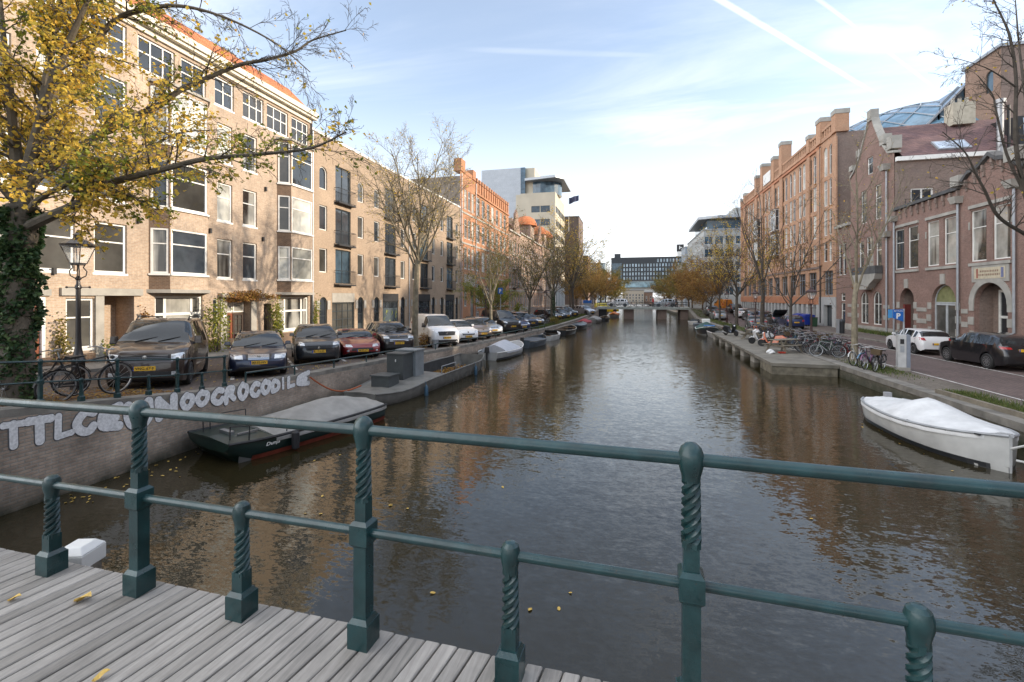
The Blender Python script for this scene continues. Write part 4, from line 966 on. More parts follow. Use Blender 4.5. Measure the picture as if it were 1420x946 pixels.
    # tile tableau with worn lettering
    PB(F, root, 'tableau_surround', gst, (33.2, 36.2, .003, .05, 4.95, 5.99)); PB(F, root, 'tableau', mat('cream_tiles', (.50, .44, .32), .5, 0, .15, 6), (33.45, 35.95, .051, .07, 5.15, 5.85))
    for k, (ww, zz) in enumerate(((1.5, 5.62), (1.7, 5.4))):
        mb = MB(); rr = random.Random(k); a = 34.7-ww/2
        while a < 34.7+ww/2: b = a+rr.uniform(.05, .12); mb.b2(F.p(a, .071, zz-.06), F.p(b, .075, zz+.06)); a = b+.05
        part(mb, 'worn_letters', mat('faded_letters', (.25, .17, .12), .7), root)
    PB(F, root, 'tile_edge', mat('red_tile', (.30, .10, .07)), (35.6, 35.75, .071, .076, 5.2, 5.8)); PB(F, root, 'tile_edge', mat('blue_tile', (.16, .18, .30)), (33.55, 33.75, .071, .076, 5.2, 5.8))
    # stepped coping line
    dkc = mat('dark_coping', (.075, .075, .075), .7, 0, .3, 2)
    line = [(45.2, 11.2), (37.4, 11.25), (36.4, 12.05), (35.5, 12.2), (34.6, 12.75), (34.0, 12.3), (33.2, 12.15), (32.2, 11.3), (31.6, 11.3)]
    mb = MB()
    for (a, z), (b, y) in zip(line[:-1], line[1:]): mb.poly([P(a, 0, 11.2), P(b, 0, 11.2), P(b, 0, y), P(a, 0, z)]); mb.poly([P(a, -.35, 10.6), P(b, -.35, 10.6), P(b, -.35, y), P(a, -.35, z)])
    part(mb, 'gable', brR, root)
    mb = MB(); mb.loft([[P(a, .22, z+.02), P(a, .22, z+.26), P(a, -.42, z+.26), P(a, -.42, z+.02)] for a, z in line]); part(mb, 'coping', dkc, root)
    mb = MB(); a = 45.0; i = 0
    while a > 31.8:
        zz = float(np.interp(-a, [-l[0] for l in line], [l[1] for l in line])); F.box(mb, a-.16, a, .003, .16, zz-.42, zz-.03); F.box(mb, a-.16, a, .0035, .09, zz-.75, zz-.422); a -= .75
    co_ = part(mb, 'corbels', brS, root); co_['kind'] = 'stuff'
    PB(F, root, 'coping_block', gst, (37.0, 37.8, -.5, .32, 11.5, 12.2), (32.3, 33.2, -.5, .32, 11.9, 12.7))
    for a in (45.0, 37.35, 32.7):
        mb = MB(); mb.tube([P(a, .14, .6), P(a, .14, 10.3)], .07, 8); part(mb, 'downpipe', M['zinc'], root)
        mb = MB(); c = P(a, .16, 10.3); mb.box((c[0], c[1], 10.55), (.5, .5, .45), taper=1.5); part(mb, 'hopper_head', gst, root)
    # unseen taller block towards our bridge, added to shade deck and left quay
    ops = [(a, a+1.3, z, z+2.2) for a in np.arange(-13, 30, 2.8) for z in (2.2, 5.8, 9.4, 13.0)]
    mb = MB(); F.wall(mb, -16, 31.58, .5, 16.2, ops); shell(mb, F, -16, 31.58, .5, 16.2, 12); part(mb, 'unseen_block', brR, root)
    for o in ops: F.win(root, o, dict(sashR, rows=(.66,), cols=(.5,)))
    # roof terrace rail
    mb = MB(); v1 = 25
    for k in range(14): v = 22.2+k*.3; mb.bar((v, 44.6, 10.6), (v, 44.6, 12.1), .03)
    for z in (11.5, 12.1): mb.bar((22.1, 44.6, z), (26.2, 44.6, z), .04)
    part(mb, 'terrace_rail', iron, root)
school()
def gabled():
    F = FR(21.7); S = FS(45.2); root = thing('gabled_house', 'tall gabled brick house with purple tiled roof and stone balcony', 'building', (21.7, 50, .6)); P = F.p
    ops = [(48.7, 49.75, 15.2, 17.0), (49.85, 50.95, 11.0, 14.1), (47.25, 48.35, 11.0, 14.1), (50.3, 51.3, 6.5, 9.3), (48.6, 49.9, 6.5, 9.6), (47.2, 48.2, 6.5, 9.3), (49.5, 51.0, 1.5, 4.5, .75), (47.2, 48.7, 1.5, 4.5, .75),
           (54.0, 54.8, 6.3, 9.6), (54.95, 55.75, 6.3, 9.6), (54.2, 55.2, 1.2, 3.4), (54.2, 55.2, 3.6, 4.4)]
    w1 = [o for o in ops if o[0] < 53 and o[3] <= 15]; w2 = [o for o in ops if o[0] > 53]
    mb = MB(); F.wall(mb, 45.22, 53, .5, 15.4, [o for o in ops if o[0] < 53 and o[2] < 15], dep=.25); F.wall(mb, 53, 56.28, .5, 11.3, w2, dep=.25)
    top = [ops[0]]; F.wall(mb, 47.2, 51.0, 15.4, 17.6, [(48.7, 49.75, 15.4, 17.0)], dep=.25)
    mb.poly([P(45.22, 0, 15.4), P(47.2, 0, 15.4), P(47.2, 0, 17.6), P(46.1, 0, 16.4), P(45.22, 0, 16.2)]); mb.poly([P(53, 0, 15.4), P(51, 0, 15.4), P(51, 0, 17.6), P(52.1, 0, 16.4), P(53, 0, 15.9)])
    mb.poly([P(47.2, 0, 17.6), P(51, 0, 17.6), P(49.8, 0, 19.6), P(49.5, 0, 20.3), P(48.7, 0, 20.3), P(48.4, 0, 19.6)])
    part(mb, 'wall', brR, root)
    mb = MB(); mb.quad((21.7, 53, .5), (34, 53, .5), (34, 53, 15.4), (21.7, 53, 15.4)); mb.quad((21.7, 53, 11.3), (21.7, 56.28, 11.3), (30, 56.28, 11.3), (30, 53, 11.3)); part(mb, 'rear_wall', brR, root)
    for o in ops:
        if o[2] > 15: o = (48.7, 49.75, 15.41, 17.0)
        F.win(root, o, dict(sashR, head=.03 if len(o) < 5 else 0, cols=(.5,) if len(o) > 4 else ()))
    cap = [(45.22, 16.2), (46.1, 16.4), (47.2, 17.6), (48.4, 19.6), (48.7, 20.3), (49.5, 20.3), (49.8, 19.6), (51, 17.6), (52.1, 16.4), (53, 15.9)]
    mb = MB(); mb.loft([[P(a, .12, z), P(a, .12, z+.2), P(a, -.5, z+.2), P(a, -.5, z)] for a, z in cap]); part(mb, 'gable_coping', gst, root)
    PB(F, root, 'finial', gst, (48.75, 49.45, -.5, .15, 20.51, 21.3), (45.3, 46.0, -.6, .2, 16.61, 17.7), (52.2, 52.9, -.6, .2, 16.6, 17.1), (46.6, 47.3, -.5, .14, 17.4, 18.3), (51.0, 51.6, -.5, .14, 17.6, 18.3))
    PB(F, root, 'stone_band', gst, (45.22, 56.28, .003, .07, .5, 1.3), (45.9, 46.9, .003, .04, 2.0, 2.4), (51.3, 53.6, .003, .04, 2.0, 2.4), (45.9, 46.9, .003, .04, 3.0, 3.3), (51.3, 53.6, .003, .04, 3.0, 3.3), (53.02, 56.28, -.3, .25, 11.301, 11.6))
    mb = MB(); mb.prism([(47.0, 6.1), (51.4, 6.1), (51.2, 5.6), (50.4, 5.2), (49.8, 4.7), (48.6, 4.7), (48.0, 5.2), (47.2, 5.6)], lambda x, y, t: P(x, t, y), .003, .6); part(mb, 'balcony_console', gst, root)
    mb = MB(); 
    for a, b in (((47.0, .55), (51.4, .55)), ((47.0, .05), (47.0, .5)), ((51.4, .05), (51.4, .5))): mb.bar(P(a[0], a[1], 6.45), P(b[0], b[1], 6.45), .1, .7)
    part(mb, 'balcony_parapet', mat('dark_coping', (.075, .075, .075)), root)
    # long wall and roof running back from the canal
    so_ = [(22.85, 24.45, 11.35, 13.1), (30.5, 31.5, 11.6, 13.2)]
    mb = MB(); S.wall(mb, 21.72, 52, .5, 15.4, so_, dep=.2); part(mb, 'side_wall', brS, root)
    S.win(root, so_[0], dict(m=M['white'], cols=(.5,), fw=.12, bw=.12), pane=GL[0]); S.win(root, so_[1], sashR)
    mb = MB(); mb.b2((21.75, 44.9, 15.4), (52, 45.19, 15.75)); part(mb, 'gutter', M['white'], root)
    A = lambda v, u, z: (v, u, z); mb = MB()
    mb.loft([[A(v, 44.95, 15.72), A(v, 49.1, 19.6), A(v, 53.2, 15.5)] for v in (22.2, 52)], closed=False, cap=False); mb.poly([A(52, 44.95, 15.72), A(52, 49.1, 19.6), A(52, 53.2, 15.5)]); part(mb, 'roof', mtile, root)
    def onroof(v, t, off=0): return (v, lerp(44.95, 49.1, t)-off*.68, lerp(15.72, 19.6, t)+off*.73)
    mb = MB(); a, b = 24.9, 27.2
    mb.loft([[onroof(a, .12, .0), onroof(a, .36, 0), onroof(a, .36, .14), onroof(a, .12, .14)], [onroof(b, .12, 0), onroof(b, .36, 0), onroof(b, .36, .14), onroof(b, .12, .14)]]); f = part(mb, 'roof_window', M['zinc'], root)
    mb = MB(); mb.quad(onroof(a+.12, .14, .145), onroof(b-.12, .14, .145), onroof(b-.12, .34, .145), onroof(a+.12, .34, .145)); part(mb, 'pane', glass_mat('glass_sky', (.35, .40, .46), .1), f)
    # wide dormer
    mb = MB(); x0, x1 = 30.3, 40
    q = [(45.4, 16.0), (45.7, 18.4), (48.0, 18.6), (46.0, 16.6)]
    mb.prism([(45.35, 16.1), (45.55, 18.55), (48.6, 19.0)], lambda x, y, t: (t, x, y), x0, x1); d = part(mb, 'dormer', M['dark'], root)
    for k in range(5):
        mb = MB(); a = x0+.3+k*1.9; b = a+1.75; o = -.02
        mb.quad((a, 45.35+.02+o, 16.3), (b, 45.35+.02+o, 16.3), (b, 45.53+o, 18.4), (a, 45.53+o, 18.4)); part(mb, 'pane', glass_mat('glass_sky', (.35, .40, .46), .1), d)
        mb = MB(); mb.bar((b+.07, 45.33, 16.2), (b+.07, 45.51, 18.5), .1); part(mb, 'mullion', M['white'], d)
    mb = MB(); mb.tube([(28.6, 44.7, 10.6), (28.6, 44.7, 19.4)], .22, 10); mb.tube([(28.6, 44.7, 19.4), (28.6, 44.7, 19.7)], .35, 10); part(mb, 'flue', mat('bright_steel', (.30, .30, .30), .45, .8), root)
    mb = MB(); mb.tube([(29.15, 44.7, 10.6), (29.15, 44.7, 19.2)], .10, 8); part(mb, 'flue', M['dark'], root)
    mb = MB(); mb.box((28.2, 48.6, 20.0), (1.6, 1.2, 1.9)); part(mb, 'chimney', mat('pale_render', (.42, .38, .30), .85), root)
    for k in range(3): mb = MB(); mb.lathe([(.16, 20.96), (.13, 21.5)], (27.7+k*.5, 48.6, 0), 8); part(mb, 'chimney_pot', M['conc'], root)
    mb = MB(); mb.tube([P(46.15, .14, .6), P(46.15, .14, 15.0)], .07, 8); part(mb, 'downpipe', M['zinc'], root); mb = MB(); c = P(46.15, .18, 15.2); mb.box(c, (.6, .6, .5), taper=1.5); part(mb, 'hopper_head', gst, root)
    mb = MB(); c = P(46.15, .18, 9.4); mb.box(c, (.5, .7, .45), taper=1.5); part(mb, 'hopper_head', gst, root)
gabled()
def tower():
    root = thing('brick_tower', 'plain brown brick tower with slit windows behind the tiled roof', 'building', (43, 58, .6)); W = Fac((35.9, 0, 0), (0, 1, 0), (-1, 0, 0))
    ops = [(57.0, 58.0, 25.0, 27.2, .5), (57.0, 58.0, 20.2, 22, .5), (59.2, 60, 20.2, 22, .4)]
    mb = MB(); W.wall(mb, 56, 61, .6, 28.9, ops); part(mb, 'wall', brick_mat('tower_brick', (.25, .15, .10), (.30, .19, .13), (.27, .2, .16)), root)
    mb = MB(); shell(mb, W, 56, 61, .6, 28.9, 16); part(mb, 'side_wall', brS, root)
    for o in ops: W.win(root, o, dict(fw=.06, m=dkfr), pane=GB)
    mb = MB(); mb.b2((35.7, 55.8, 28.9), (52, 61.2, 29.2)); part(mb, 'coping', M['zinc'], root)
    g = thing('glass_roof', 'sloping blue glass roof leaning against the brown brick tower', 'glass roof', (33, 62, .6))
    mb = MB(); mb.prism([(30, 20.5), (37, 28.3), (37, 18)], lambda x, y, t: (x, t, y), 61.3, 75); part(mb, 'glazing', GB, g)
    mb = MB()
    for t in (61.25, 64): 
        mb.bar((30, t, 20.6), (37, t, 28.4), .18)
        for k in range(1, 6): x = 30+k*1.2; mb.bar((x, 61.2, 19), (x, 61.2, lerp(20.5, 28.3, (x-30)/7)), .12)
    part(mb, 'frame', M['zinc'], g)
tower()
def glassdome():
    root = thing('glass_dome', 'long curved blue glass dome rising over the brick roofs', 'dome', (37, 80, .6)); c = (37.5, 82, 15); rx, ry, rz = 14.5, 27, 15.6
    nu, nv = 28, 12; pt = lambda i, j, e=0: (c[0]+(rx+e)*math.cos(math.pi/2*j/nv)*math.cos(2*math.pi*i/nu), c[1]+(ry+e)*math.cos(math.pi/2*j/nv)*math.sin(2*math.pi*i/nu), c[2]+(rz+e)*math.sin(math.pi/2*j/nv))
    mb = MB(); mb.loft([[pt(i, j) for i in range(nu)] for j in range(nv+1)], cap=False); part(mb, 'glazing', glass_mat('dome_glass', (.10, .19, .26), .08), root, smooth=True)
    mb = MB()
    for i in range(nu):
        for s in (1, -1):
            mb.tube([pt(i+s*j*.5, j, .08) for j in range(nv-1)], .07, 4, cap=False)
    for j in (0, 11): mb.tube([pt(i, j, .08) for i in range(nu+1)], .12, 5, cap=False)
    part(mb, 'ribs', M['zinc'], root)
    mb = MB(); mb.b2((24, 57, .6), (50, 110, 16.5)); part(mb, 'drum_wall', brS, root)
glassdome()
def longblock():
    F = FR(21.7); root = thing('brick_warehouse', 'long tall tan brick warehouse with chimney-like turrets and arched top windows', 'building', (21.7, 77, .6)); a0, a1 = 56.3, 99.2; P = F.p
    cs = [58.4, 62.9, 66.4, 69.9, 73.2, 80.0, 83.2, 89.6, 92.8, 96.2]; ors = [76.6, 86.4]; ops = []; big = []
    for c in cs:
        for z0, z1, r in ((17.7, 21.0, .5), (14.3, 17.2, 0), (10.95, 13.8, 0), (8.0, 10.2, 0)): pair(F, root, c, .5, .4, z0, z1, ops, r)
    for c in cs+ors: big.append((c-1.25, c+1.25, 4.2, 6.95))
    for c in ors:
        pair(F, root, c, .5, .4, 17.7, 20.6, ops); 
    door = (57.2, 59.4, .65, 3.1)
    mb = MB(); F.wall(mb, a0, a1, 3.95, 21.8, ops+big, dep=.3); part(mb, 'wall', brT, root)
    mb = MB(); shell(mb, F, a0, a1, .6, 21.8, 18); part(mb, 'side_wall', brS, root)
    for o in ops: F.win(root, o, dict(rows=(.65,), fw=.08, bw=.05, sill=(.08, .05, brS), gl=[GL[0], GL[1], GL[3], GL[2]]))
    for o in big: F.win(root, o, dict(cols=(.33, .66), rows=(.7,), fw=.08, m=M['zinc'], sill=(.1, .05, gst)), pane=GL[0], rec=.2)
    PB(F, root, 'orange_band', brB, (60.8, a1, .01, .12, 3.1, 4.0)); PB(F, root, 'plinth_wall', M['dark'], (60.8, a1, -.5, -.3, .6, 3.1))
    pale = mat('pale_concrete', (.40, .40, .39), .8, 0, .1, 1); a = 60.8
    while a < a1: PB(F, root, 'pier', pale, (a, a+.75, -.3, .1, .6, 3.095)); a += 1.62
    PB(F, root, 'door_surround', pale, (a0+.02, 57.2, -.4, .08, .6, 4.0), (59.4, 60.78, -.4, .08, .6, 4.0), (57.21, 59.39, -.4, .075, 3.1, 4.0)); F.win(root, door, dict(m=dkfr, cols=(.5,), fw=.1), name='door', d=-.3, rec=0, pane=GL[0])
    for z in (21.8,): PB(F, root, 'cornice', brB, (60.6, a1, .003, .18, 21.3, 21.6))
    PB(F, root, 'string_course', brS, (60.6, a1, .003, .09, 7.35, 7.6))
    # open parapet sections between turrets
    tw = [(56.5, 1.0, 24.2), (60.6, 1.3, 24.8), (63.9, .9, 24.0), (74.4, 1.25, 26.6), (78.2, 1.3, 25.6), (84.3, 1.25, 26.2), (88.0, 1.3, 25.2), (96.0, 1.3, 23.9), (98.6, .9, 23.3)]
    for a, w, z in tw:
        PB(F, root, 'turret', brT, (a-w/2, a+w/2, -1.1, .22, 21.801, z-.5)); PB(F, root, 'turret_cap', gst, (a-w/2-.06, a+w/2+.06, -1.16, .28, z-.499, z))
        PB(F, root, 'pilaster', brT, (a-w/2, a+w/2, .004, .16, 7.65, 21.3))
    for (a, b) in ((57.1, 59.9), (61.3, 63.4), (64.4, 73.7), (75.1, 77.5), (78.9, 83.6), (85, 87.3), (88.7, 95.3)):
        PB(F, root, 'parapet_rail', brT, (a, b, -.25, .1, 23.0, 23.3), (a, b, -.25, .12, 21.801, 22.2))
        mb = MB(); x = a+.1
        while x < b-.25: F.box(mb, x, x+.28, -.2, .05, 22.201, 22.999); x += .62
        o = part(mb, 'parapet_posts', brT, root); o['kind'] = 'stuff'
    PB(F, root, 'name_panel', M['white'], (79.4, 83.2, .11, .2, 22.3, 24.0))
    # white oriels
    for c in ors:
        for z0, z1 in ((14.0, 17.1), (10.3, 13.4)):
            f2 = Fac(F.p(c, .75, 0), (0, 1, 0), (-1, 0, 0)); mb = MB(); F.box(mb, c-1.2, c+1.2, .002, .62, z0-.25, z0-.001); F.box(mb, c-1.2, c+1.2, .002, .62, z1, z1+.2); part(mb, 'oriel_slab', brS, root)
            f2.win(root, (-1.15, 1.15, z0, z1), dict(cols=(.33, .66), rows=(.65,), fw=.1, bw=.08), d=-.15, rec=0)
            Ss = Fac((21.7, c-1.15, 0), (-1, 0, 0), (0, -1, 0)); Ss.win(root, (.02, .58, z0, z1), dict(rows=(.65,), fw=.08), d=0, rec=0)
    for z in (21.78,): mb = MB(); mb.tube([P(60.2, .14, 1), P(60.2, .14, 21.5)], .07, 8); part(mb, 'downpipe', M['dark'], root)
longblock()
pale_off = mat('grey_office_cladding', (.36, .37, .36), .5, 0, .08, .5)
r4 = simple_block('glass_office', 'grey glass office block with curved zinc roof beyond the tan warehouse', 19, 44, 128, 162, 21.5, pale_off, nf=5, nw=2.6, face='WS', pane=GB, ww=2.1, wh=2.2, z0=4.5, fh=3.3)
mb = MB(); mb.prism([(19.8, 128), (34, 128.0), (34, 150), (19.8, 150)], lambda x, y, t: (x, y, t), 21.81, 24.2); part(mb, 'penthouse', GB, r4)
mb = MB(); mb.prism([(17.6, 127.3), (22, 125.6), (28, 125.3), (36, 126.6), (36, 151), (18, 151)], lambda x, y, t: (x, y, t), 24.21, 24.9); part(mb, 'roof_slab', M['zinc'], r4)
mb = MB(); mb.b2((27, 131, 24.91), (40, 146, 27.6)); part(mb, 'plant_room', pale_off, r4)
mb = MB(); mb.b2((34.1, 128.2, 21.81), (43.8, 150, 29)); part(mb, 'rear_block', M['conc'], r4)
simple_block('narrow_tower', 'slim grey blue office tower left of the glass block', 19.2, 26, 170, 182, 21.5, mat('blue_grey_cladding', (.28, .32, .36), .5), nf=6, nw=2.2, face='WS', pane=GB)
simple_block('office_block', 'distant banded office block beyond the slim grey tower', 20.5, 30, 196, 215, 16.8, pale_off, nf=5, nw=2.2, face='WS', pane=GB)
wt = thing('white_tower', 'slim white tower with dark top beyond the office slab', 'tower', (26.8, 260, .6))
mb = MB(); mb.b2((25.3, 258.5, .6), (28.3, 261.5, 28.5)); part(mb, 'shaft', M['white'], wt); mb = MB(); mb.b2((25.1, 258.3, 28.51), (28.5, 261.7, 32.2)); part(mb, 'top', M['dark'], wt)
mb = MB(); mb.b2((26.1, 258.2, 29.6), (26.6, 258.29, 31.4)); mb.b2((26.61, 258.2, 30.3), (27.6, 258.29, 30.7)); part(mb, 'emblem', M['white'], wt)
# ================= far bridge =================
fb = thing('canal_bridge', 'low flat concrete bridge crossing the canal far ahead', 'bridge', (2.4, 88, 2))
mb = MB(); mb.b2((-5.8, 85.5, 1.75), (10.6, 91, 2.15)); part(mb, 'deck', mat('pale_bridge_paint', (.34, .36, .33), .7), fb)
for v0, v1 in ((-.9, .9), (5.0, 6.6)): mb = MB(); mb.b2((v0, 86, -1), (v1, 90.5, 1.749)); part(mb, 'pier', brS, fb)
mb = MB(); mb.b2((-6.2, 86, -1), (-4.1, 90.5, 1.748)); part(mb, 'abutment', M['dark'], fb); mb = MB(); mb.b2((8.9, 86, -1), (11, 90.5, 1.748)); part(mb, 'abutment', brS, fb)
for y in (85.65, 90.85):
    mb = MB()
    for z in (2.6, 3.05): mb.bar((-5.6, y, z), (10.5, y, z), .06)
    for k in range(17): x = -5.6+k; mb.bar((x, y, 2.15), (x, y, 3.05), .05)
    part(mb, 'railing', iron, fb)
# ================= cars =================
def pchip(xs, ys):
    xs = np.array(xs, float); ys = np.array(ys, float); h = np.diff(xs); d = np.diff(ys)/h; m = np.zeros(len(xs))
    for i in range(1, len(xs)-1):
        if d[i-1]*d[i] > 0: w1 = 2*h[i]+h[i-1]; w2 = h[i]+2*h[i-1]; m[i] = (w1+w2)/(w1/d[i-1]+w2/d[i])
    m[0], m[-1] = d[0], d[-1]
    def f(x):
        i = int(np.clip(np.searchsorted(xs, x)-1, 0, len(h)-1)); t = (x-xs[i])/h[i]; t = min(1, max(0, t))
        return float((1+2*t)*(1-t)**2*ys[i]+t*(1-t)**2*h[i]*m[i]+t*t*(3-2*t)*ys[i+1]+t*t*(t-1)*h[i]*m[i+1])
    return f
def paint(name, c, metal=.2, rough=.3): return mat('paint_'+name, c, rough, metal, .04, 1, coat=1.0)
GC = glass_mat('car_glass', (.012, .015, .017), .02)
lampm = mat('headlight_lens', (.62, .64, .66), .12, .3, .25, 9, coat=1); redm = mat('tail_lens', (.35, .012, .012), .15, 0, .2, 9, coat=1); platem = mat('plate_yellow', (.72, .42, .03), .45); blue = mat('plate_blue', (.02, .07, .35), .5)
alloy = mat('alloy_rim', (.42, .43, .44), .3, .8, .05); blackpl = mat('black_plastic', (.022, .022, .023), .55, 0, .2, 20)
# s from nose, top, belt, half width, roof half width, underside
SP = {
 'hatch': dict(L=4.0, W=1.74, top=[(0, .60), (.06, .70), (.22, .80), (.6, .92), (1.0, 1.0), (1.35, 1.22), (1.75, 1.42), (2.3, 1.48), (3.1, 1.45), (3.6, 1.34), (3.85, 1.06), (3.95, .90), (4.0, .70)], belt=[(0, .58), (.3, .76), (1.0, .93), (3.7, 1.02), (3.9, .9), (4, .68)], ws=(1.0, 1.78), rw=(3.45, 3.86), side=(1.15, 3.5), pil=(1.9, 2.42, 3.2), wh=(.78, 3.28), wr=.31),
 'estate': dict(L=4.72, W=1.82, top=[(0, .55), (.05, .68), (.3, .80), (.8, .90), (1.3, .96), (1.65, 1.18), (2.1, 1.40), (2.7, 1.47), (4.0, 1.43), (4.35, 1.33), (4.6, 1.02), (4.68, .9), (4.72, .6)], belt=[(0, .53), (.4, .78), (1.3, .91), (4.4, .98), (4.65, .85), (4.72, .58)], ws=(1.3, 2.1), rw=(4.2, 4.6), side=(1.45, 4.3), pil=(2.25, 3.05, 3.9), wh=(.92, 3.68), wr=.32),
 'sedan': dict(L=4.8, W=1.84, top=[(0, .55), (.05, .68), (.3, .80), (.8, .90), (1.35, .96), (1.75, 1.18), (2.2, 1.38), (2.8, 1.44), (3.4, 1.38), (3.95, 1.15), (4.3, 1.06), (4.7, 1.0), (4.76, .9), (4.8, .6)], belt=[(0, .53), (.4, .78), (1.3, .91), (4.0, 1.0), (4.7, .9), (4.8, .58)], ws=(1.35, 2.2), rw=(3.35, 4.0), side=(1.5, 3.75), pil=(2.35, 3.0, 3.5), wh=(.92, 3.75), wr=.33),
 'suv': dict(L=4.4, W=1.84, top=[(0, .70), (.05, .84), (.2, .93), (.7, 1.03), (1.05, 1.09), (1.4, 1.33), (1.8, 1.55), (2.3, 1.62), (3.4, 1.58), (3.95, 1.45), (4.2, 1.15), (4.33, 1.0), (4.4, .75)], belt=[(0, .66), (.3, .88), (1.0, 1.04), (4.0, 1.12), (4.25, .98), (4.4, .73)], ws=(1.05, 1.8), rw=(3.8, 4.22), side=(1.2, 3.85), pil=(1.95, 2.65, 3.5), wh=(.86, 3.52), wr=.355),
 'coupe': dict(L=4.75, W=1.84, top=[(0, .50), (.06, .60), (.3, .70), (.9, .82), (1.6, .90), (1.95, 1.08), (2.4, 1.24), (2.8, 1.30), (3.3, 1.22), (3.9, .99), (4.5, .92), (4.68, .80), (4.75, .55)], belt=[(0, .48), (.4, .68), (1.6, .86), (3.6, .93), (4.5, .85), (4.75, .53)], ws=(1.6, 2.45), rw=(3.05, 3.85), side=(1.75, 3.5), pil=(2.6, 3.0), wh=(.92, 3.52), wr=.33),
 'van': dict(L=4.9, W=1.92, top=[(0, .78), (.05, .95), (.2, 1.08), (.6, 1.19), (.95, 1.27), (1.4, 1.66), (1.75, 1.90), (2.2, 1.97), (4.5, 1.96), (4.78, 1.88), (4.86, 1.3), (4.9, .8)], belt=[(0, .74), (.3, 1.0), (.95, 1.18), (4.75, 1.2), (4.86, 1.05), (4.9, .78)], ws=(.95, 1.76), rw=(4.76, 4.84), side=(1.12, 4.55), pil=(1.85, 3.0, 4.0), wh=(.93, 3.93), wr=.34),
}
def build_car(kind, label, cat, pm, style, plate=None, front=True, opened=False):
    S = SP[kind]; L, W = S['L'], S['W']; hw0 = W/2
    ft = pchip(*zip(*S['top'])); fb = pchip(*zip(*S['belt']))
    und = pchip([0, .08, .4, L-.4, L-.08, L], [.33, .24, .19, .21, .28, .36])
    fw = pchip([0, .05, .18, .45, 1.0, 1.8, L-1.2, L-.4, L-.12, L-.03, L], [hw0*.70, hw0*.82, hw0*.91, hw0*.965, hw0*.99, hw0, hw0, hw0*.96, hw0*.91, hw0*.84, hw0*.76])
    xs = set(np.linspace(0, L, 24)); xs |= {x for x, _ in S['top']}; xs |= set(S['ws'])|set(S['rw'])|set(S['side'])
    for p in S['pil']: xs |= {p-.05, p+.05}
    Ra = S['wr']+.055
    for w in S['wh']: xs |= {w+Ra*math.cos(a) for a in np.linspace(0, math.pi, 11)}
    xs = sorted(xs); xs = [x for i, x in enumerate(xs) if i == 0 or x-xs[i-1] > .012]
    rings = []; info = []
    for x in xs:
        top, belt, hw, zb = ft(x), fb(x), fw(x), und(x); belt = min(belt, top-.02)
        za = 0
        for w in S['wh']:
            if abs(x-w) < Ra: za = max(za, S['wr']+math.sqrt(Ra*Ra-(x-w)**2))
        zb2 = max(zb, za); gh = top-belt
        if gh > .16: k = min(1, (gh-.16)/.3); r1 = lerp(hw-.10, hw*.76, k); r2 = lerp(hw*.6, hw*.62, k); zc = top-lerp(.03, .07, k)
        else: r1 = hw-.10; r2 = hw*.62; zc = top-.035
        zm = lerp(zb, belt, .55); zs = lerp(zb, belt, .22)
        zm = max(zm, zb2+.012); zs = max(zs, zb2+.006); bl = max(belt, zm+.02)
        half = [(0, zb2), (hw*.8, zb2), (hw-.045, zb2+.0), (hw-.012, zs), (hw, zm), (hw-.02, bl), (r1, max(zc, bl+.012)), (r2, max(top-.008, bl+.02)), (0, max(top, bl+.025))]
        ring = [(L/2-x, y, z) for y, z in half]+[(L/2-x, -y, z) for y, z in half[-2:0:-1]]
        rings.append(ring); info.append((x, gh))
    n = len(rings[0])
    def cls(i, k):
        x = (xs[i]+xs[i+1])/2; kk = k if k < 8 else n-1-k
        gh = min(info[i][1], info[i+1][1])
        if kk in (6, 7) and S['ws'][0]+.05 < x < S['ws'][1]-.03: return 1
        if kk in (6, 7) and S['rw'][0]+.04 < x < S['rw'][1]-.03: return 1
        if kk == 5 and S['side'][0]+.12 < x < S['side'][1] and gh > .14 and all(abs(x-p) > .05 for p in S['pil']):
            if style.get('panel') and x > S['pil'][0]: return 0
            return 1
        if kk in (0, 1): return 2
        return 0
    full = MB(); full.loft(rings, fm=cls)
    root = thing(cat.replace(' ', '_'), label, cat, (0, 0, 0), 0, local=True)
    names = {0: 'body', 1: 'windows', 2: 'underbody'}; ms = {0: pm, 1: GC, 2: blackpl}
    for c in (0, 1, 2):
        mb = MB(); idx = {}
        for f, m in zip(full.f, full.m):
            if m != c: continue
            ff = []
            for i in f:
                if i not in idx: idx[i] = len(mb.v); mb.v.append(full.v[i])
                ff.append(idx[i])
            mb.f.append(tuple(ff)); mb.m.append(0)
        if c == 1:   # one part per glass area
            bm = bmesh.new(); bm.from_mesh(mb.mesh('t', GC)); bm.faces.ensure_lookup_table(); seen = set()
            for f0 in bm.faces:
                if f0.index in seen: continue
                st = [f0]; isl = []; seen.add(f0.index)
                while st:
                    f = st.pop(); isl.append(f)
                    for e in f.edges:
                        for g in e.link_faces:
                            if g.index not in seen: seen.add(g.index); st.append(g)
                m2 = MB(); c0 = Vector((0, 0, 0)); id2 = {}
                for f in isl:
                    c0 += f.calc_center_median()/len(isl); q = []
                    for v in f.verts:
                        if v.index not in id2: id2[v.index] = len(m2.v); m2.v.append(tuple(v.co))
                        q.append(id2[v.index])
                    m2.f.append(tuple(q)); m2.m.append(0)
                nm = 'side_window' if abs(c0.y) > .3 else ('windscreen' if c0.x > 0 else 'rear_window')
                m2.build(nm, GC, root, smooth=True, angle=50)
            bm.free()
        else: mb.build(names[c], ms[c], root, smooth=True, angle=42)
    bvh = BVHTree.FromPolygons([Vector(v) for v in full.v], full.f)
    def hit(y, z, d):
        h = bvh.ray_cast(Vector((d*6, y, z)), Vector((-d, 0, 0))); return h
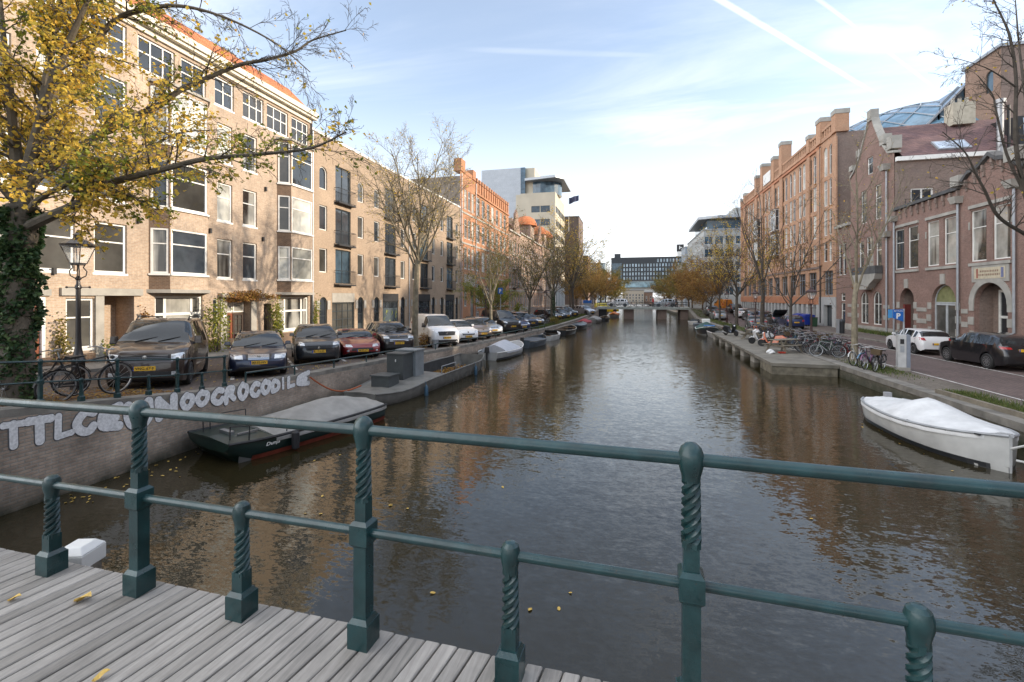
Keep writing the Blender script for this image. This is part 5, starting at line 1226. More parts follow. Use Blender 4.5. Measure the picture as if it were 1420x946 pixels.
    def patch(name, cs, m, d=1, off=.008, nu=6, nv=4, th=.03):
        P = []; ok = True
        for j in range(nv+1):
            for i in range(nu+1):
                u, v = i/nu, j/nv
                y = (cs[0][0]*(1-u)+cs[1][0]*u)*(1-v)+(cs[3][0]*(1-u)+cs[2][0]*u)*v; z = (cs[0][1]*(1-u)+cs[1][1]*u)*(1-v)+(cs[3][1]*(1-u)+cs[2][1]*u)*v
                h = hit(y, z, d)
                if h[0] is None: P.append(None)
                else:
                    P.append(h[0]+Vector((d*off, 0, 0)))
        if any(p is None for p in P):
            xs_ = [p.x for p in P if p is not None]
            if not xs_: return
            fx = min(xs_)if d > 0 else max(xs_)
            k = 0
            for j in range(nv+1):
                for i in range(nu+1):
                    if P[k] is None:
                        u, v = i/nu, j/nv; y = (cs[0][0]*(1-u)+cs[1][0]*u)*(1-v)+(cs[3][0]*(1-u)+cs[2][0]*u)*v; z = (cs[0][1]*(1-u)+cs[1][1]*u)*(1-v)+(cs[3][1]*(1-u)+cs[2][1]*u)*v
                        P[k] = Vector((fx, y, z))
                    k += 1
        mb = MB(); N = len(P); mb.v = [tuple(p) for p in P]+[(p.x-d*th, p.y, p.z) for p in P]
        g = lambda i, j, b=0: b*N+j*(nu+1)+i
        for j in range(nv):
            for i in range(nu): mb.f.append((g(i, j), g(i+1, j), g(i+1, j+1), g(i, j+1)))
        for i in range(nu): mb.f += [(g(i, 0), g(i+1, 0), g(i+1, 0, 1), g(i, 0, 1)), (g(i, nv), g(i+1, nv), g(i+1, nv, 1), g(i, nv, 1))]
        for j in range(nv): mb.f += [(g(0, j), g(0, j+1), g(0, j+1, 1), g(0, j, 1)), (g(nu, j), g(nu, j+1), g(nu, j+1, 1), g(nu, j, 1))]
        mb.m = [0]*len(mb.f)
        return mb.build(name, m, root, smooth=True, angle=50)
    def mir(cs): return [(-y, z) for y, z in cs]
    hl = style['hl']
    for c in (hl, mir(hl)): patch('headlight', c, lampm, 1, .01)
    gr = style['grille']; g = patch('grille', gr, blackpl, 1, .012)
    if style.get('bars') and g:
        zz = [lerp(gr[0][1], gr[3][1], (k+.5)/style['bars']) for k in range(style['bars'])]
        for z in zz: patch('grille_bar', [(gr[0][0]*.92, z-.012), (gr[1][0]*.92, z-.012), (gr[1][0]*.92, z+.012), (gr[0][0]*.92, z+.012)], style.get('barm', M['chrome']), 1, .022, 6, 1)
    if style.get('badge', 1):
        zc = (gr[0][1]+gr[3][1])/2+style.get('bz', 0); h = hit(0, zc, 1)
        if h[0]: mb = MB(); mb.lathe([(0, h[0].x+.03), (.055, h[0].x+.028), (.06, h[0].x)], (0, 0, zc), 14, axis='x'); mb.build('badge', M['chrome'], root)
    if style.get('low'): patch('air_intake', style['low'], blackpl, 1, .012)
    for c in style.get('fog', []): patch('fog_lamp', c, M['dark'] if style.get('fogd') else lampm, 1, .012, 3, 2); patch('fog_lamp', mir(c), M['dark'] if style.get('fogd') else lampm, 1, .012, 3, 2)
    tl = style['tl']
    for c in (tl, mir(tl)): patch('tail_light', c, redm, -1, .01)
    for d, pz in ((1, style['pz']), (-1, style.get('rpz', .75))):
        h = hit(0, pz, d); x = (h[0].x if h[0] else d*L/2)+d*.012
        mb = MB(); mb.box((x, 0, pz), (.02, .52, .115)); p = mb.build('number_plate', platem, root)
        mb = MB(); mb.box((x+d*.0015, -d*.235, pz), (.02, .045, .113)); mb.build('plate_strip', blue, p)
        if plate and d == 1:
            me = text_mesh(plate, .1, .002, 0, M['dark'], 'plate_lettering', fit=(.42, .075)); o = link('plate_lettering', me, p, (x+.0125, .02, pz)); o.rotation_euler = (R(90), 0, R(90))
    # wheels
    for wx in S['wh']:
        for sd in (1, -1):
            w = S['wr']; x = L/2-wx; y = sd*(hw0-.115)
            mb = MB(); mb.lathe([(w*.62, -.09), (w*.9, -.105), (w*.985, -.08), (w, -.03), (w, .03), (w*.985, .08), (w*.9, .105), (w*.62, .09)], (0, 0, 0), 22, axis='y')
            wh = link('wheel', mb.mesh('tyre', M['rubber'], smooth=True), root, (x, y, w))
            mb = MB(); r = w*.63
            mb.lathe([(r, .07), (r, .093), (r*.88, .088), (r*.86, .045)], (0, 0, 0), 20, axis='y'); mb.lathe([(0, .09), (r*.2, .085), (r*.22, .05)], (0, 0, 0), 12, axis='y')
            for k in range(style.get('spokes', 5)):
                a = 2*math.pi*k/style.get('spokes', 5)+.2; mb.bar((r*.12*math.cos(a), .068, r*.12*math.sin(a)), (r*.9*math.cos(a), .068, r*.9*math.sin(a)), r*.2, .03)
            if sd < 0: mb.v = [(p[0], -p[1], p[2]) for p in mb.v]
            link('rim', mb.mesh('rim', alloy), wh)
            mb = MB(); mb.lathe([(0, .02*sd), (r, .02*sd)], (0, 0, 0), 16, axis='y'); link('brake_disc', mb.mesh('brake_disc', M['dark']), wh)
    for sd in (1, -1):   # mirrors
        x = L/2-S['side'][0]-.28; z = fb(S['side'][0]+.3)+.1; y = sd*(hw0+.06)
        mb = MB(); mb.box((x, y, z+.03), (.11, .2, style.get('mh', .13)), taper=.85); mb.box((x, y-sd*.1, z-.05), (.06, .08, .04)); mb.build('mirror', style.get('mirror', pm), root, bevel=.02)
    mb = MB()
    for sd in (1, -1):
        for z in (fb(2.2)-.17,):
            for p in S['pil'][:2]: mb.box((L/2-p-.28, sd*(hw0-.004), z), (.16, .03, .03))
    mb.v and mb.build('door_handles', style.get('trim', pm), root)
    # wipers + dark cabin line
    for y in (.1, -.45):
        mb = MB(); a = ft(S['ws'][0]+.04)
        mb.bar((L/2-S['ws'][0]-.03, y, a+.005), (L/2-S['ws'][0]-.2, y+.5, ft(S['ws'][0]+.2)-.005), .02); mb.build('wiper', M['dark'], root)
    if style.get('rails'):
        for sd in (1, -1): mb = MB(); r1 = hw0*.68; mb.tube([(L/2-S['pil'][0]-.1, sd*r1, ft(S['pil'][0]+.1)-.03), (L/2-S['pil'][0]-.3, sd*r1, ft(2.4)+.05), (L/2-S['rw'][0]+.2, sd*r1, ft(S['rw'][0]-.2)+.03), (L/2-S['rw'][0], sd*r1, ft(S['rw'][0])-.04)], .02, 6); mb.build('roof_rail', M['dark'], root)
    if opened:
        mb = MB(); mb.loft([[(-L/2+.55, y, 1.42), (-L/2-.35, y, 1.95), (-L/2-.37, y, 1.9), (-L/2+.53, y, 1.36)] for y in (-.68, .68)]); t = mb.build('tailgate', pm, root); mb = MB(); mb.loft([[(-L/2+.35, y, 1.49), (-L/2-.1, y, 1.757), (-L/2-.1, y, 1.78), (-L/2+.35, y, 1.52)] for y in (-.55, .55)]); mb.build('rear_window', GC, t)
    return root
STY = {
 'van': dict(hl=[(.60, .80), (.88, .84), (.86, 1.02), (.58, .97)], grille=[(-.56, .82), (.56, .82), (.56, .97), (-.56, .97)], bars=3, low=[(-.72, .36), (.72, .36), (.66, .50), (-.66, .50)], pz=.60, tl=[(.72, .95), (.86, .95), (.86, 1.5), (.74, 1.5)], rpz=1.0, mh=.24, rails=1, barm=mat('dark_chrome', (.12, .12, .12), .3, .8), fog=[[(.62, .40), (.76, .40), (.76, .5), (.62, .5)]], spokes=5),
 'volvo': dict(hl=[(.46, .62), (.84, .64), (.82, .78), (.48, .76)], grille=[(-.34, .60), (.34, .60), (.40, .775), (-.40, .775)], bars=5, low=[(-.6, .28), (.6, .28), (.55, .38), (-.55, .38)], pz=.51, tl=[(.72, .7), (.87, .7), (.84, 1.3), (.76, 1.3)], rails=1, spokes=7),
 'suv': dict(hl=[(.54, .80), (.82, .82), (.74, .97), (.56, .92)], grille=[(-.46, .60), (.46, .60), (.56, .80), (-.56, .80)], bars=4, barm=blackpl, low=[(-.66, .30), (.66, .30), (.55, .42), (-.55, .42)], pz=.56, tl=[(.5, .92), (.88, .92), (.86, 1.05), (.52, 1.04)], fog=[[(.66, .46), (.82, .48), (.82, .62), (.70, .6)]], fogd=1, spokes=5),
 'jag': dict(hl=[(.44, .56), (.74, .58), (.72, .68), (.5, .67)], grille=[(-.5, .40), (.5, .40), (.46, .52), (-.46, .52)], bars=1, low=None, pz=.40, badge=0, tl=[(.55, .7), (.86, .7), (.84, .84), (.57, .84)], fog=[[(.6, .36), (.7, .36), (.7, .43), (.6, .43)]], spokes=9, rpz=.6),
 'mini': dict(hl=[(.48, .82), (.80, .84), (.78, 1.0), (.52, .99)], grille=[(-.52, .66), (.52, .66), (.44, .80), (-.44, .80)], bars=2, low=[(-.62, .36), (.62, .36), (.58, .5), (-.58, .5)], pz=.58, tl=[(.6, .95), (.84, .95), (.84, 1.2), (.62, 1.2)], spokes=8, bz=.16),
 'transit': dict(hl=[(.58, .88), (.88, .96), (.84, 1.10), (.56, .98)], grille=[(-.5, .74), (.5, .74), (.56, .98), (-.56, .98)], bars=3, barm=blackpl, low=[(-.72, .34), (.72, .34), (.66, .48), (-.66, .48)], pz=.60, tl=[(.8, .9), (.9, .9), (.9, 1.5), (.8, 1.5)], panel=1, mh=.26, rpz=.9, mirror=blackpl),
 'hatch': dict(hl=[(.46, .66), (.80, .70), (.76, .84), (.50, .77)], grille=[(-.42, .52), (.42, .52), (.46, .64), (-.46, .64)], bars=2, low=[(-.6, .27), (.6, .27), (.55, .35), (-.55, .35)], pz=.43, tl=[(.52, .84), (.84, .86), (.82, 1.02), (.58, 1.0)], bz=.13),
}
ground_fix = []
def park(o, v, u, ang, gz): o.location = (v, u, gz); o.rotation_euler = (0, 0, R(ang))
def front_at(v, u, ang, L): return (v-math.cos(R(ang))*L/2, u-math.sin(R(ang))*L/2)
def place_front(o, px, py, ang, L, side='L', dv=0):
    gz = 1.0
    for _ in range(4): v, u = G(px, py, gz); gz = gzL(u) if side == 'L' else gzR(u)
    c = front_at(v, u, ang, L); 
    z1 = gzL(c[1]+.0) if side == 'L' else gzR(c[1])
    # follow the ramp of the street
    s = 1.3; fx, fy = math.cos(R(ang))*s, math.sin(R(ang))*s
    gf = gzL if side == 'L' else gzR
    za, zb = gf(c[1]+fy), gf(c[1]-fy); sx = math.cos(R(ang)); zl, zr = gf(c[1]+sx*.75), gf(c[1]-sx*.75)
    o.location = (c[0], c[1], (za+zb)/2+.004); o.rotation_euler = (math.atan2(zl-zr, 1.5), -math.atan2(za-zb, 2*s), R(ang))
brownp = paint('dark_brown', (.045, .032, .028), .5); navy = paint('navy', (.012, .02, .05), .4); gunm = paint('gunmetal', (.03, .035, .042), .5); redp = paint('red', (.20, .012, .014), .2); blackp = paint('black', (.008, .008, .01), .2)
whitep = paint('white', (.70, .70, .70), 0); silverp = paint('silver', (.36, .38, .40), .6); beigep = paint('taupe', (.18, .145, .12), .5); bluegr = paint('blue_grey', (.06, .085, .11), .5); dblue = paint('dark_blue', (.012, .025, .09), .3); greyp = paint('grey', (.14, .15, .16), .5)
A0 = -46
van = build_car('van', 'dark brown minivan parked nose to the canal behind the ornate green railing', 'van', brownp, STY['van'], 'VNG-67-F'); place_front(van, 198, 541, -49, 4.9)
vol = build_car('estate', 'dark blue estate car with chrome barred grille and roof rails', 'car', navy, STY['volvo'], '80-SS-NV'); place_front(vol, 358, 524, -46, 4.72)
pum = build_car('suv', 'dark grey crossover parked between blue estate and red coupe', 'car', gunm, STY['suv'], 'R-193-XL'); place_front(pum, 442, 506, -48, 4.4)
jag = build_car('coupe', 'dark red low coupe parked nose to the canal', 'car', redp, STY['jag'], '48-ZL-FT'); place_front(jag, 503, 498, -46, 4.75)
mini = build_car('suv', 'black compact crossover parked just left of the bare pale tree', 'car', blackp, STY['mini'], '5-KRB-07'); place_front(mini, 553, 491.5, -46, 4.3)
trn = build_car('van', 'white panel van with oval black grille right of the pale tree', 'van', whitep, STY['transit'], 'VP-142-K'); place_front(trn, 620, 482, -46, 4.9)
fie = build_car('hatch', 'small white hatchback tucked beside the white panel van', 'car', whitep, STY['hatch'], 'TN-402-B'); place_front(fie, 650, 475.5, -46, 4.0)
hat2 = copy_tree(fie, label='taupe hatchback parked right of the small white hatchback', mats={'paint_white': beigep}); place_front(hat2, 671, 471, -46, 4.0)
hat3 = copy_tree(vol, label='silver estate car parked left of the black van and third tree', mats={'paint_navy': silverp}); place_front(hat3, 686, 467, -46, 4.72)
van2 = copy_tree(trn, label='black van parked right of the thin orange-leaved tree by the warehouse', mats={'paint_white': blackp}); place_front(van2, 712, 462.5, -46, 4.9)
far = [(fie, 'paint_white', dblue, 727, 460, 4.0, 'dark blue hatchback half hidden behind the black van'), (pum, 'paint_gunmetal', navy, 739, 456, 4.4, 'navy crossover parked before the row of parked bicycles'),
       (vol, 'paint_navy', greyp, 748, 453, 4.72, 'dark grey estate car in front of the dark brick gable house'), (vol, 'paint_navy', blackp, 776, 444.5, 4.72, 'black estate car parked just past the parked bicycles'),
       (fie, 'paint_white', bluegr, 788, 442.5, 4.0, 'blue grey hatchback second past the bicycle row'), (pum, 'paint_gunmetal', blackp, 797, 441, 4.4, 'black crossover parked by the ivy-clad tree'), (fie, 'paint_white', silverp, 822, 435.5, 4.0, 'silver hatchback parked close to the far bridge')]
for src, a, b, px, py, L, lb in far:
    o = copy_tree(src, label=lb, mats={a: b}); place_front(o, px, py, -40, L)
# right side
def place_mid(o, v, u, ang): o.location = (v, u, gzR(u)+.004); o.rotation_euler = (0, 0, R(ang))
STY['bmw'] = dict(STY['suv'], tl=[(.48, .98), (.90, .98), (.90, 1.10), (.5, 1.06)], rpz=.94, spokes=10); STY['polo'] = dict(STY['hatch'], tl=[(.54, .86), (.84, .87), (.82, 1.02), (.6, 1.03)], rpz=.66)
bmw = build_car('suv', 'black sport utility car parked alongside the brick school', 'car', blackp, STY['bmw']); place_mid(bmw, 17.35, 27.9, 90); bmw.scale = (1.06, 1.03, 1.03)
pol = build_car('hatch', 'white hatchback parked in front of the black sport utility car', 'car', whitep, STY['polo']); place_mid(pol, 17.3, 33.6, 90)
rights = [(fie, 'paint_white', dblue, 16.9, 55.2, 'dark blue hatchback facing away near the blue waste containers', 90), (None, None, None, 0, 0, '', 0),
          (pum, 'paint_gunmetal', dblue, 17.0, 66.5, 'blue car parked behind the open tailgate car', 90), (fie, 'paint_white', greyp, 17, 72, 'grey hatchback parked below the warehouse piers', 90), (fie, 'paint_white', whitep, 17, 77.5, 'white hatchback far along the warehouse piers', 90), (vol, 'paint_navy', blackp, 17, 83, 'black estate far along the warehouse piers', 90),
          (vol, 'paint_navy', silverp, 12.9, 73.5, 'silver estate parked beside the canal trees', 90), (pum, 'paint_gunmetal', greyp, 12.9, 79.5, 'grey crossover beside the canal trees nearer the far bridge', 90)]
for src, a, b, v, u, lb, an in rights:
    if src: o = copy_tree(src, label=lb, mats={a: b}); place_mid(o, v, u, an)
sed = build_car('sedan', 'silver grey sedan parked by the landing stage seen from behind', 'car', greyp, dict(STY['volvo'], tl=[(.45, .82), (.86, .84), (.86, .95), (.48, .93)], rails=0, rpz=.72)); place_mid(sed, 13.2, 53.8, 82)
opn = build_car('hatch', 'dark hatchback with its tailgate standing open', 'car', gunm, STY['polo'], opened=True); place_mid(opn, 17.0, 60.8, 90)
# ================= trees =================
bark = mat('bark', (.11, .092, .068), .9, 0, .35, 5, .5, 30); barkp = mat('pale_bark', (.21, .18, .125), .9, 0, .35, 4, .5, 30); barkd = mat('dark_bark', (.075, .063, .05), .9, 0, .3, 5, .4, 30)
LY = island_mat('yellow_leaves', [(0, (.30, .26, .05)), (.3, (.60, .43, .07)), (.65, (.78, .57, .10)), (1, (.72, .42, .07))], trans=.5)
LO = island_mat('olive_leaves', [(0, (.085, .09, .025)), (.5, (.17, .145, .035)), (1, (.28, .20, .04))], trans=.3)
LB = island_mat('orange_leaves', [(0, (.24, .15, .05)), (.5, (.36, .22, .06)), (1, (.40, .28, .08))], trans=.3)
LG = island_mat('lime_leaves', [(0, (.12, .16, .025)), (.5, (.22, .24, .04)), (1, (.36, .33, .05))], trans=.3)
LI = island_mat('ivy_leaves', [(0, (.016, .04, .016)), (.6, (.04, .08, .03)), (1, (.10, .145, .055))], rough=.45, trans=.1)
LR = island_mat('rust_leaves', [(0, (.16, .07, .03)), (.5, (.30, .15, .04)), (1, (.36, .24, .05))], trans=.2)
class Leaves:
    def __init__(s, seed): s.v = []; s.f = []; s.r = random.Random(seed)
    def add(s, p, size, up=.3):
        r = s.r; a = r.uniform(0, 6.283); b = r.uniform(-.9, .9)
        d = Vector((math.cos(a)*math.cos(b), math.sin(a)*math.cos(b), math.sin(b)-up)).normalized(); n = Vector((r.gauss(0, 1), r.gauss(0, 1), r.gauss(0, 1)))
        q = d.cross(n)
        if q.length < 1e-3: return
        q.normalize(); k = len(s.v); w = size*.36; h = d.cross(q)*size*.12; P = Vector(p)
        s.v += [tuple(P), tuple(P+d*size*.5+q*w+h), tuple(P+d*size), tuple(P+d*size*.5-q*w+h)]; s.f += [(k, k+1, k+2), (k, k+2, k+3)]
    def build(s, name, m, parent, org=None):
        mb = MB(); mb.v = s.v; mb.f = s.f; mb.m = [0]*len(s.f); return mb.build(name, m, parent, fix=False)
def grow(mb, p, d, L, r, lvl, rg, P, tips):
    n = max(3, int(L/P['seg'][min(lvl, len(P['seg'])-1)])); pts = [Vector(p)]; d = Vector(d).normalized()
    for i in range(n):
        j = P['jit'][min(lvl, len(P['jit'])-1)]
        d = (d+Vector((rg.gauss(0, j), rg.gauss(0, j), rg.gauss(0, j)+P['trop'][min(lvl, len(P['trop'])-1)]))).normalized(); pts.append(pts[-1]+d*L/n)
    rad = [max(P['rmin'], r*(1-.75*i/n)) for i in range(n+1)]
    mb.tube(pts, rad, (8, 6, 4, 3, 3)[min(lvl, 4)], cap=False)
    if lvl >= P['leaf']: tips.append(pts)
    if lvl < P['lv']:
        k = P['n'][lvl]; k = int(k*rg.uniform(.8, 1.25)+.5)
        for i in range(k):
            t = lerp(P['t0'][lvl], 1.0, (i+rg.random())/k); x = t*n; a = min(int(x), n-1); q = pts[a].lerp(pts[a+1], x-a); dd = (pts[a+1]-pts[a]).normalized()
            ax = dd.orthogonal().normalized(); ax.rotate(Matrix.Rotation(rg.uniform(0, 6.283), 3, dd)); an = P['ang'][lvl]*rg.uniform(.7, 1.3)
            nd_ = dd*math.cos(an)+ax*math.sin(an)
            grow(mb, q, nd_, L*P['len'][lvl]*rg.uniform(.7, 1.15)*(1.15-.45*t), max(P['rmin'], rad[a]*.62), lvl+1, rg, P, tips)
def leafy(tips, lv, dens, size, rg, spread=.06):
    for pts in tips:
        L = sum((pts[i+1]-pts[i]).length for i in range(len(pts)-1)); k = dens*L; k = int(k)+(rg.random() < k-int(k))
        for _ in range(k):
            x = rg.uniform(.15, 1)*(len(pts)-1); a = min(int(x), len(pts)-2); q = pts[a].lerp(pts[a+1], x-a)
            lv.add(q+Vector((rg.gauss(0, spread), rg.gauss(0, spread), rg.gauss(0, spread)-.02)), size*rg.uniform(.7, 1.25))
def tree_mesh(seed, h, trunk, P, dens, size, rtr, lean=.02, nleaf=.06):
    rg = random.Random(seed); mb = MB(); tips = []; lv = Leaves(seed+1)
    pts = [Vector((0, 0, -.15))]; d = Vector((0, 0, 1))
    for i in range(7): d = (d+Vector((rg.gauss(0, lean), rg.gauss(0, lean), 0))).normalized(); pts.append(pts[-1]+d*(trunk+.15)/7)
    rad = [rtr*(1.35 if i == 0 else 1-.35*i/7) for i in range(8)]
    mb.tube(pts, rad, 10, cap=False); tm = MB(); tm.v, tm.f, tm.m = list(mb.v), list(mb.f), list(mb.m); mb = MB()
    top = pts[-1]; K = P['main']
    for i in range(K):
        a = 2*math.pi*(i+rg.uniform(-.3, .3))/K; an = P['mang']*rg.uniform(.35, 1.15) if i else .08
        q = pts[-1] if i < 2 else pts[5].lerp(pts[-1], rg.random())
        grow(mb, q, (math.sin(an)*math.cos(a), math.sin(an)*math.sin(a), math.cos(an)), (h-trunk)*(1.05 if an < .3 else rg.uniform(.75, 1.0)), rtr*rg.uniform(.28, .42), 0, rg, P, tips)
    leafy(tips, lv, dens, size, rg, nleaf)
    t = tm.mesh('trunk', bark, smooth=True, fix=False); b = mb.mesh('branches', bark, smooth=True, fix=False); l = MB(); l.v, l.f = lv.v, lv.f; l.m = [0]*len(lv.f)
    return t, b, l.mesh('leaves', LY, fix=False)
def put_tree(ms, label, v, u, gz, rz, sc, bm, lm, cat='tree', group=None, name='tree', sz=None):
    root = thing(name, label, cat, (v, u, gz), rz, group, local=True); root.scale = (sc, sc, sz or sc)
    for nm, me, m in zip(('trunk', 'branches', 'leaves'), ms, (bm, bm, lm)):
        if me is None: continue
        o = link(nm, me, root); s = o.material_slots[0]; s.link = 'OBJECT'; s.material = m
    return root
PB_ = dict(seg=(.7, .5, .35, .3), jit=(.06, .09, .12, .15), trop=(.035, .03, .02, .0), rmin=.006, n=(7, 6, 4, 0), t0=(.2, .2, .2, 0), ang=(.55, .6, .65, .6), len=(.42, .5, .55, .5), lv=3, leaf=2, main=9, mang=.62)
PM_ = dict(seg=(.9, .6, .45), jit=(.07, .1, .14), trop=(.03, .02, .0), rmin=.008, n=(8, 6, 0), t0=(.15, .15, .2), ang=(.7, .75, .7), len=(.45, .5, .5), lv=2, leaf=1, main=8, mang=.85)
tall_bare = tree_mesh(5, 11.6, 5.6, dict(PB_, rmin=.0045, n=(9, 8, 5, 0), main=11, mang=.72), .8, .085, .165)
put_tree(tall_bare, 'tall nearly bare pale tree in front of the garage doors', -12.0, 24.2, gzL(24.2), .6, 1.18, barkp, LY, sz=1.03)
sparse1 = tree_mesh(8, 10, 3.2, dict(PM_, mang=.6), 6.5, .11, .15); sparse2 = tree_mesh(21, 11, 3.5, dict(PM_, mang=.7, main=7), 3.5, .12, .15); bare2 = tree_mesh(33, 11, 4.2, dict(PB_, n=(5, 5, 3, 0), main=5, mang=.5), .35, .09, .17, .035)
dens1 = tree_mesh(41, 10, 2.8, dict(PM_, mang=1.0, main=9), 16, .17, .2, nleaf=.16); dens2 = tree_mesh(52, 10, 3.0, dict(PM_, mang=.9, main=8), 20, .17, .2, nleaf=.18); med = tree_mesh(63, 12, 4, dict(PM_, mang=.75, main=9), 6, .13, .19, nleaf=.1)
put_tree(sparse1, 'thin olive leaved tree in front of the orange warehouse', -11.0, 36, gzL(36), 1, 1.0, barkp, LO)
put_tree(dens2, 'low lime green leafy tree before the dark gabled house', -13.5, 44.5, gzL(44), 2, .62, bark, LG)
put_tree(med, 'olive leaved tree beside the parked bicycles on the left quay', -10.2, 47, gzL(47), .3, .86, bark, LO)
put_tree(sparse2, 'ivy-wrapped tree in front of the cream office tower', -9.6, 58, gzL(58), 1.7, 1.0, bark, LO)
put_tree(med, 'large golden olive tree reaching over the brown brick block', -8.8, 74, gzL(74), 2.4, 1.32, barkd, LY)
put_tree(sparse1, 'brownish tree left of the golden olive tree', -10.5, 66, gzL(66), .9, 1.25, bark, LR)
put_tree(med, 'olive tree just before the far bridge on the left', -10.5, 84, gzL(84), 4.4, .95, bark, LO)
fl_ = [(-8.5, 98, 1.0, dens1, LB, 'orange tree behind the far bridge next to the last houses'), (-7.5, 106, 1.05, dens1, LR, 'rust coloured tree second behind the far bridge on the left'), (-6.8, 116, 1.25, dens2, LO, 'dark olive tree in front of the office slab left of centre'), (-6.2, 127, 1.2, dens1, LO, 'olive tree third along the left bank past the far bridge'),
       (-5.2, 140, .95, dens2, LY, 'bright yellow tree at the end of the left bank'), (-4.4, 152, .8, dens1, LY, 'small yellow tree nearest the white base of the slab'), (-12.5, 112, 1.1, dens2, LB, 'orange tree set back behind the left bank row')]
for k, (v, u, s, ms, lm, lb) in enumerate(fl_): put_tree(ms, lb, v, u, .8, k*1.3, s, bark, lm)
fr_ = [(12.2, 96, 1.0, dens1, LR, 'brown tree right of the far bridge by the lamp mast'), (12.4, 104, 1.05, dens2, LO, 'dark olive tree behind the right end of the far bridge'), (12.0, 113, 1.05, dens1, LO, 'olive tree second behind the far bridge on the right'), (12, 124, 1.1, dens2, LR, 'russet tree third behind the far bridge on the right'), (11.5, 138, 1.1, dens1, LO, 'small olive tree at the far right bank before the slab'), (11, 152, 1.0, dens2, LO, 'farthest olive tree on the right bank')]
for k, (v, u, s, ms, lm, lb) in enumerate(fr_): put_tree(ms, lb, v, u, .6, k*1.7+.4, s, bark, lm)
put_tree(dens1, 'rust brown tree left of the glass office block', 12.6, 86, .6, 2.2, .95, bark, LR); put_tree(dens2, 'brown tree in front of the glass office block', 12.4, 77, .6, .2, .98, bark, LR)
put_tree(sparse2, 'thin brown tree before the yellow tree on the right quay', 12.1, 67.6, .6, 2.9, 1.05, barkd, LR)
put_tree(med, 'tall yellow tree standing at the start of the tan warehouse', 12.3, 58.5, .6, .9, 1.05, barkd, LY)
put_tree(bare2, 'dark bare tree beside the dark red lamp posts and sedan', 12.0, 46.7, .6, .5, 1.22, barkd, LR)
put_tree(sparse2, 'sparse brown leaved tree above the middle of the bicycle row', 12.0, 39.2, .6, 4.2, .93, barkd, LR)
put_tree(bare2, 'bare tree with a few yellow leaves before the gabled house', 11.7, 28.2, .6, 3.3, 1.0, barkp, LY)
# ---- big tree at near left
def Q(px, py, Z): v, u = GD(px, Z); return Vector((v, u, EYE-(py-412)*Z/FPX))
rg = random.Random(77)
big = thing('autumn_tree', 'large yellow leaved tree with ivy-clad trunk overhanging the street', 'tree', tuple(Q(20, 554, 9.56)))
def smooth(pts, n=4):
    out = []
    for i in range(len(pts)-1):
        p0, p1, p2, p3 = pts[max(i-1, 0)], pts[i], pts[i+1], pts[min(i+2, len(pts)-1)]
        for k in range(n):
            t = k/n; out.append(.5*((2*p1)+(p2-p0)*t+(2*p0-5*p1+4*p2-p3)*t*t+(3*p1-p0-3*p2+p3)*t**3))
    return out+[pts[-1]]
tips = []; mbT = MB(); mbB = MB()
tr = smooth([Q(20, 562, 9.56), Q(22, 480, 9.56), Q(24, 400, 9.56), Q(30, 340, 9.56), Q(32, 285, 9.56)]); mbT.tube(tr, [.33-.08*min(1, i/6) for i in range(len(tr))], 14)
limbs = [([(32, 300, 9.6), (24, 230, 9.6), (16, 150, 9.5), (6, 60, 9.5), (-5, -60, 9.5)], .17), ([(32, 300, 9.56), (40, 235, 9.5), (58, 160, 9.4), (68, 90, 9.3), (82, 20, 9.2), (98, -70, 9.2)], .17),
         ([(60, 150, 9.4), (80, 95, 9.1), (104, 40, 8.9), (122, 0, 8.8), (150, -60, 8.8)], .11), ([(38, 315, 9.5), (70, 300, 9.4), (112, 281, 9.2), (135, 260, 9.1), (169, 249, 9.0), (237, 232, 8.8), (288, 220, 8.7), (369, 213, 8.6), (433, 205, 8.5), (480, 183, 8.4)], .13),
         ([(34, 285, 9.5), (47, 250, 9.5), (85, 223, 9.6), (135, 189, 9.8), (179, 166, 9.9), (216, 149, 10), (250, 125, 10.1), (288, 108, 10.2), (332, 90, 10.3), (369, 83, 10.4), (410, 71, 10.4), (433, 56, 10.5), (480, 42, 10.5)], .12),
         ([(62, 140, 9.4), (85, 125, 9.6), (112, 95, 9.8), (135, 54, 9.9), (162, 27, 10), (190, 15, 10), (237, 8, 10.1), (280, 14, 10.1), (330, 32, 10.2), (385, 62, 10.2), (430, 100, 10.2)], .10),
         ([(112, 281, 9.2), (135, 243, 9.7), (190, 226, 10.2), (223, 196, 10.6), (257, 183, 10.8), (310, 180, 11)], .075), ([(36, 295, 9.5), (60, 272, 9.2), (88, 258, 8.9), (104, 240, 8.8), (120, 205, 8.6), (150, 165, 8.5)], .08),
         ([(28, 260, 9.6), (10, 200, 10.2), (-20, 140, 10.8), (-50, 60, 11.2)], .1), ([(30, 290, 9.6), (-20, 240, 9.2), (-80, 200, 9)], .1), ([(44, 220, 9.5), (70, 190, 10.2), (95, 150, 10.8), (110, 90, 11.4), (120, 30, 11.8)], .08)]
PT_ = dict(seg=(.22, .16, .12), jit=(.13, .17, .2), trop=(-.02, -.05, -.06), rmin=.0035, n=(6, 4, 0), t0=(.12, .15, .2), ang=(.65, .65, .6), len=(.5, .5, .5), lv=2, leaf=0)
tipsets = []
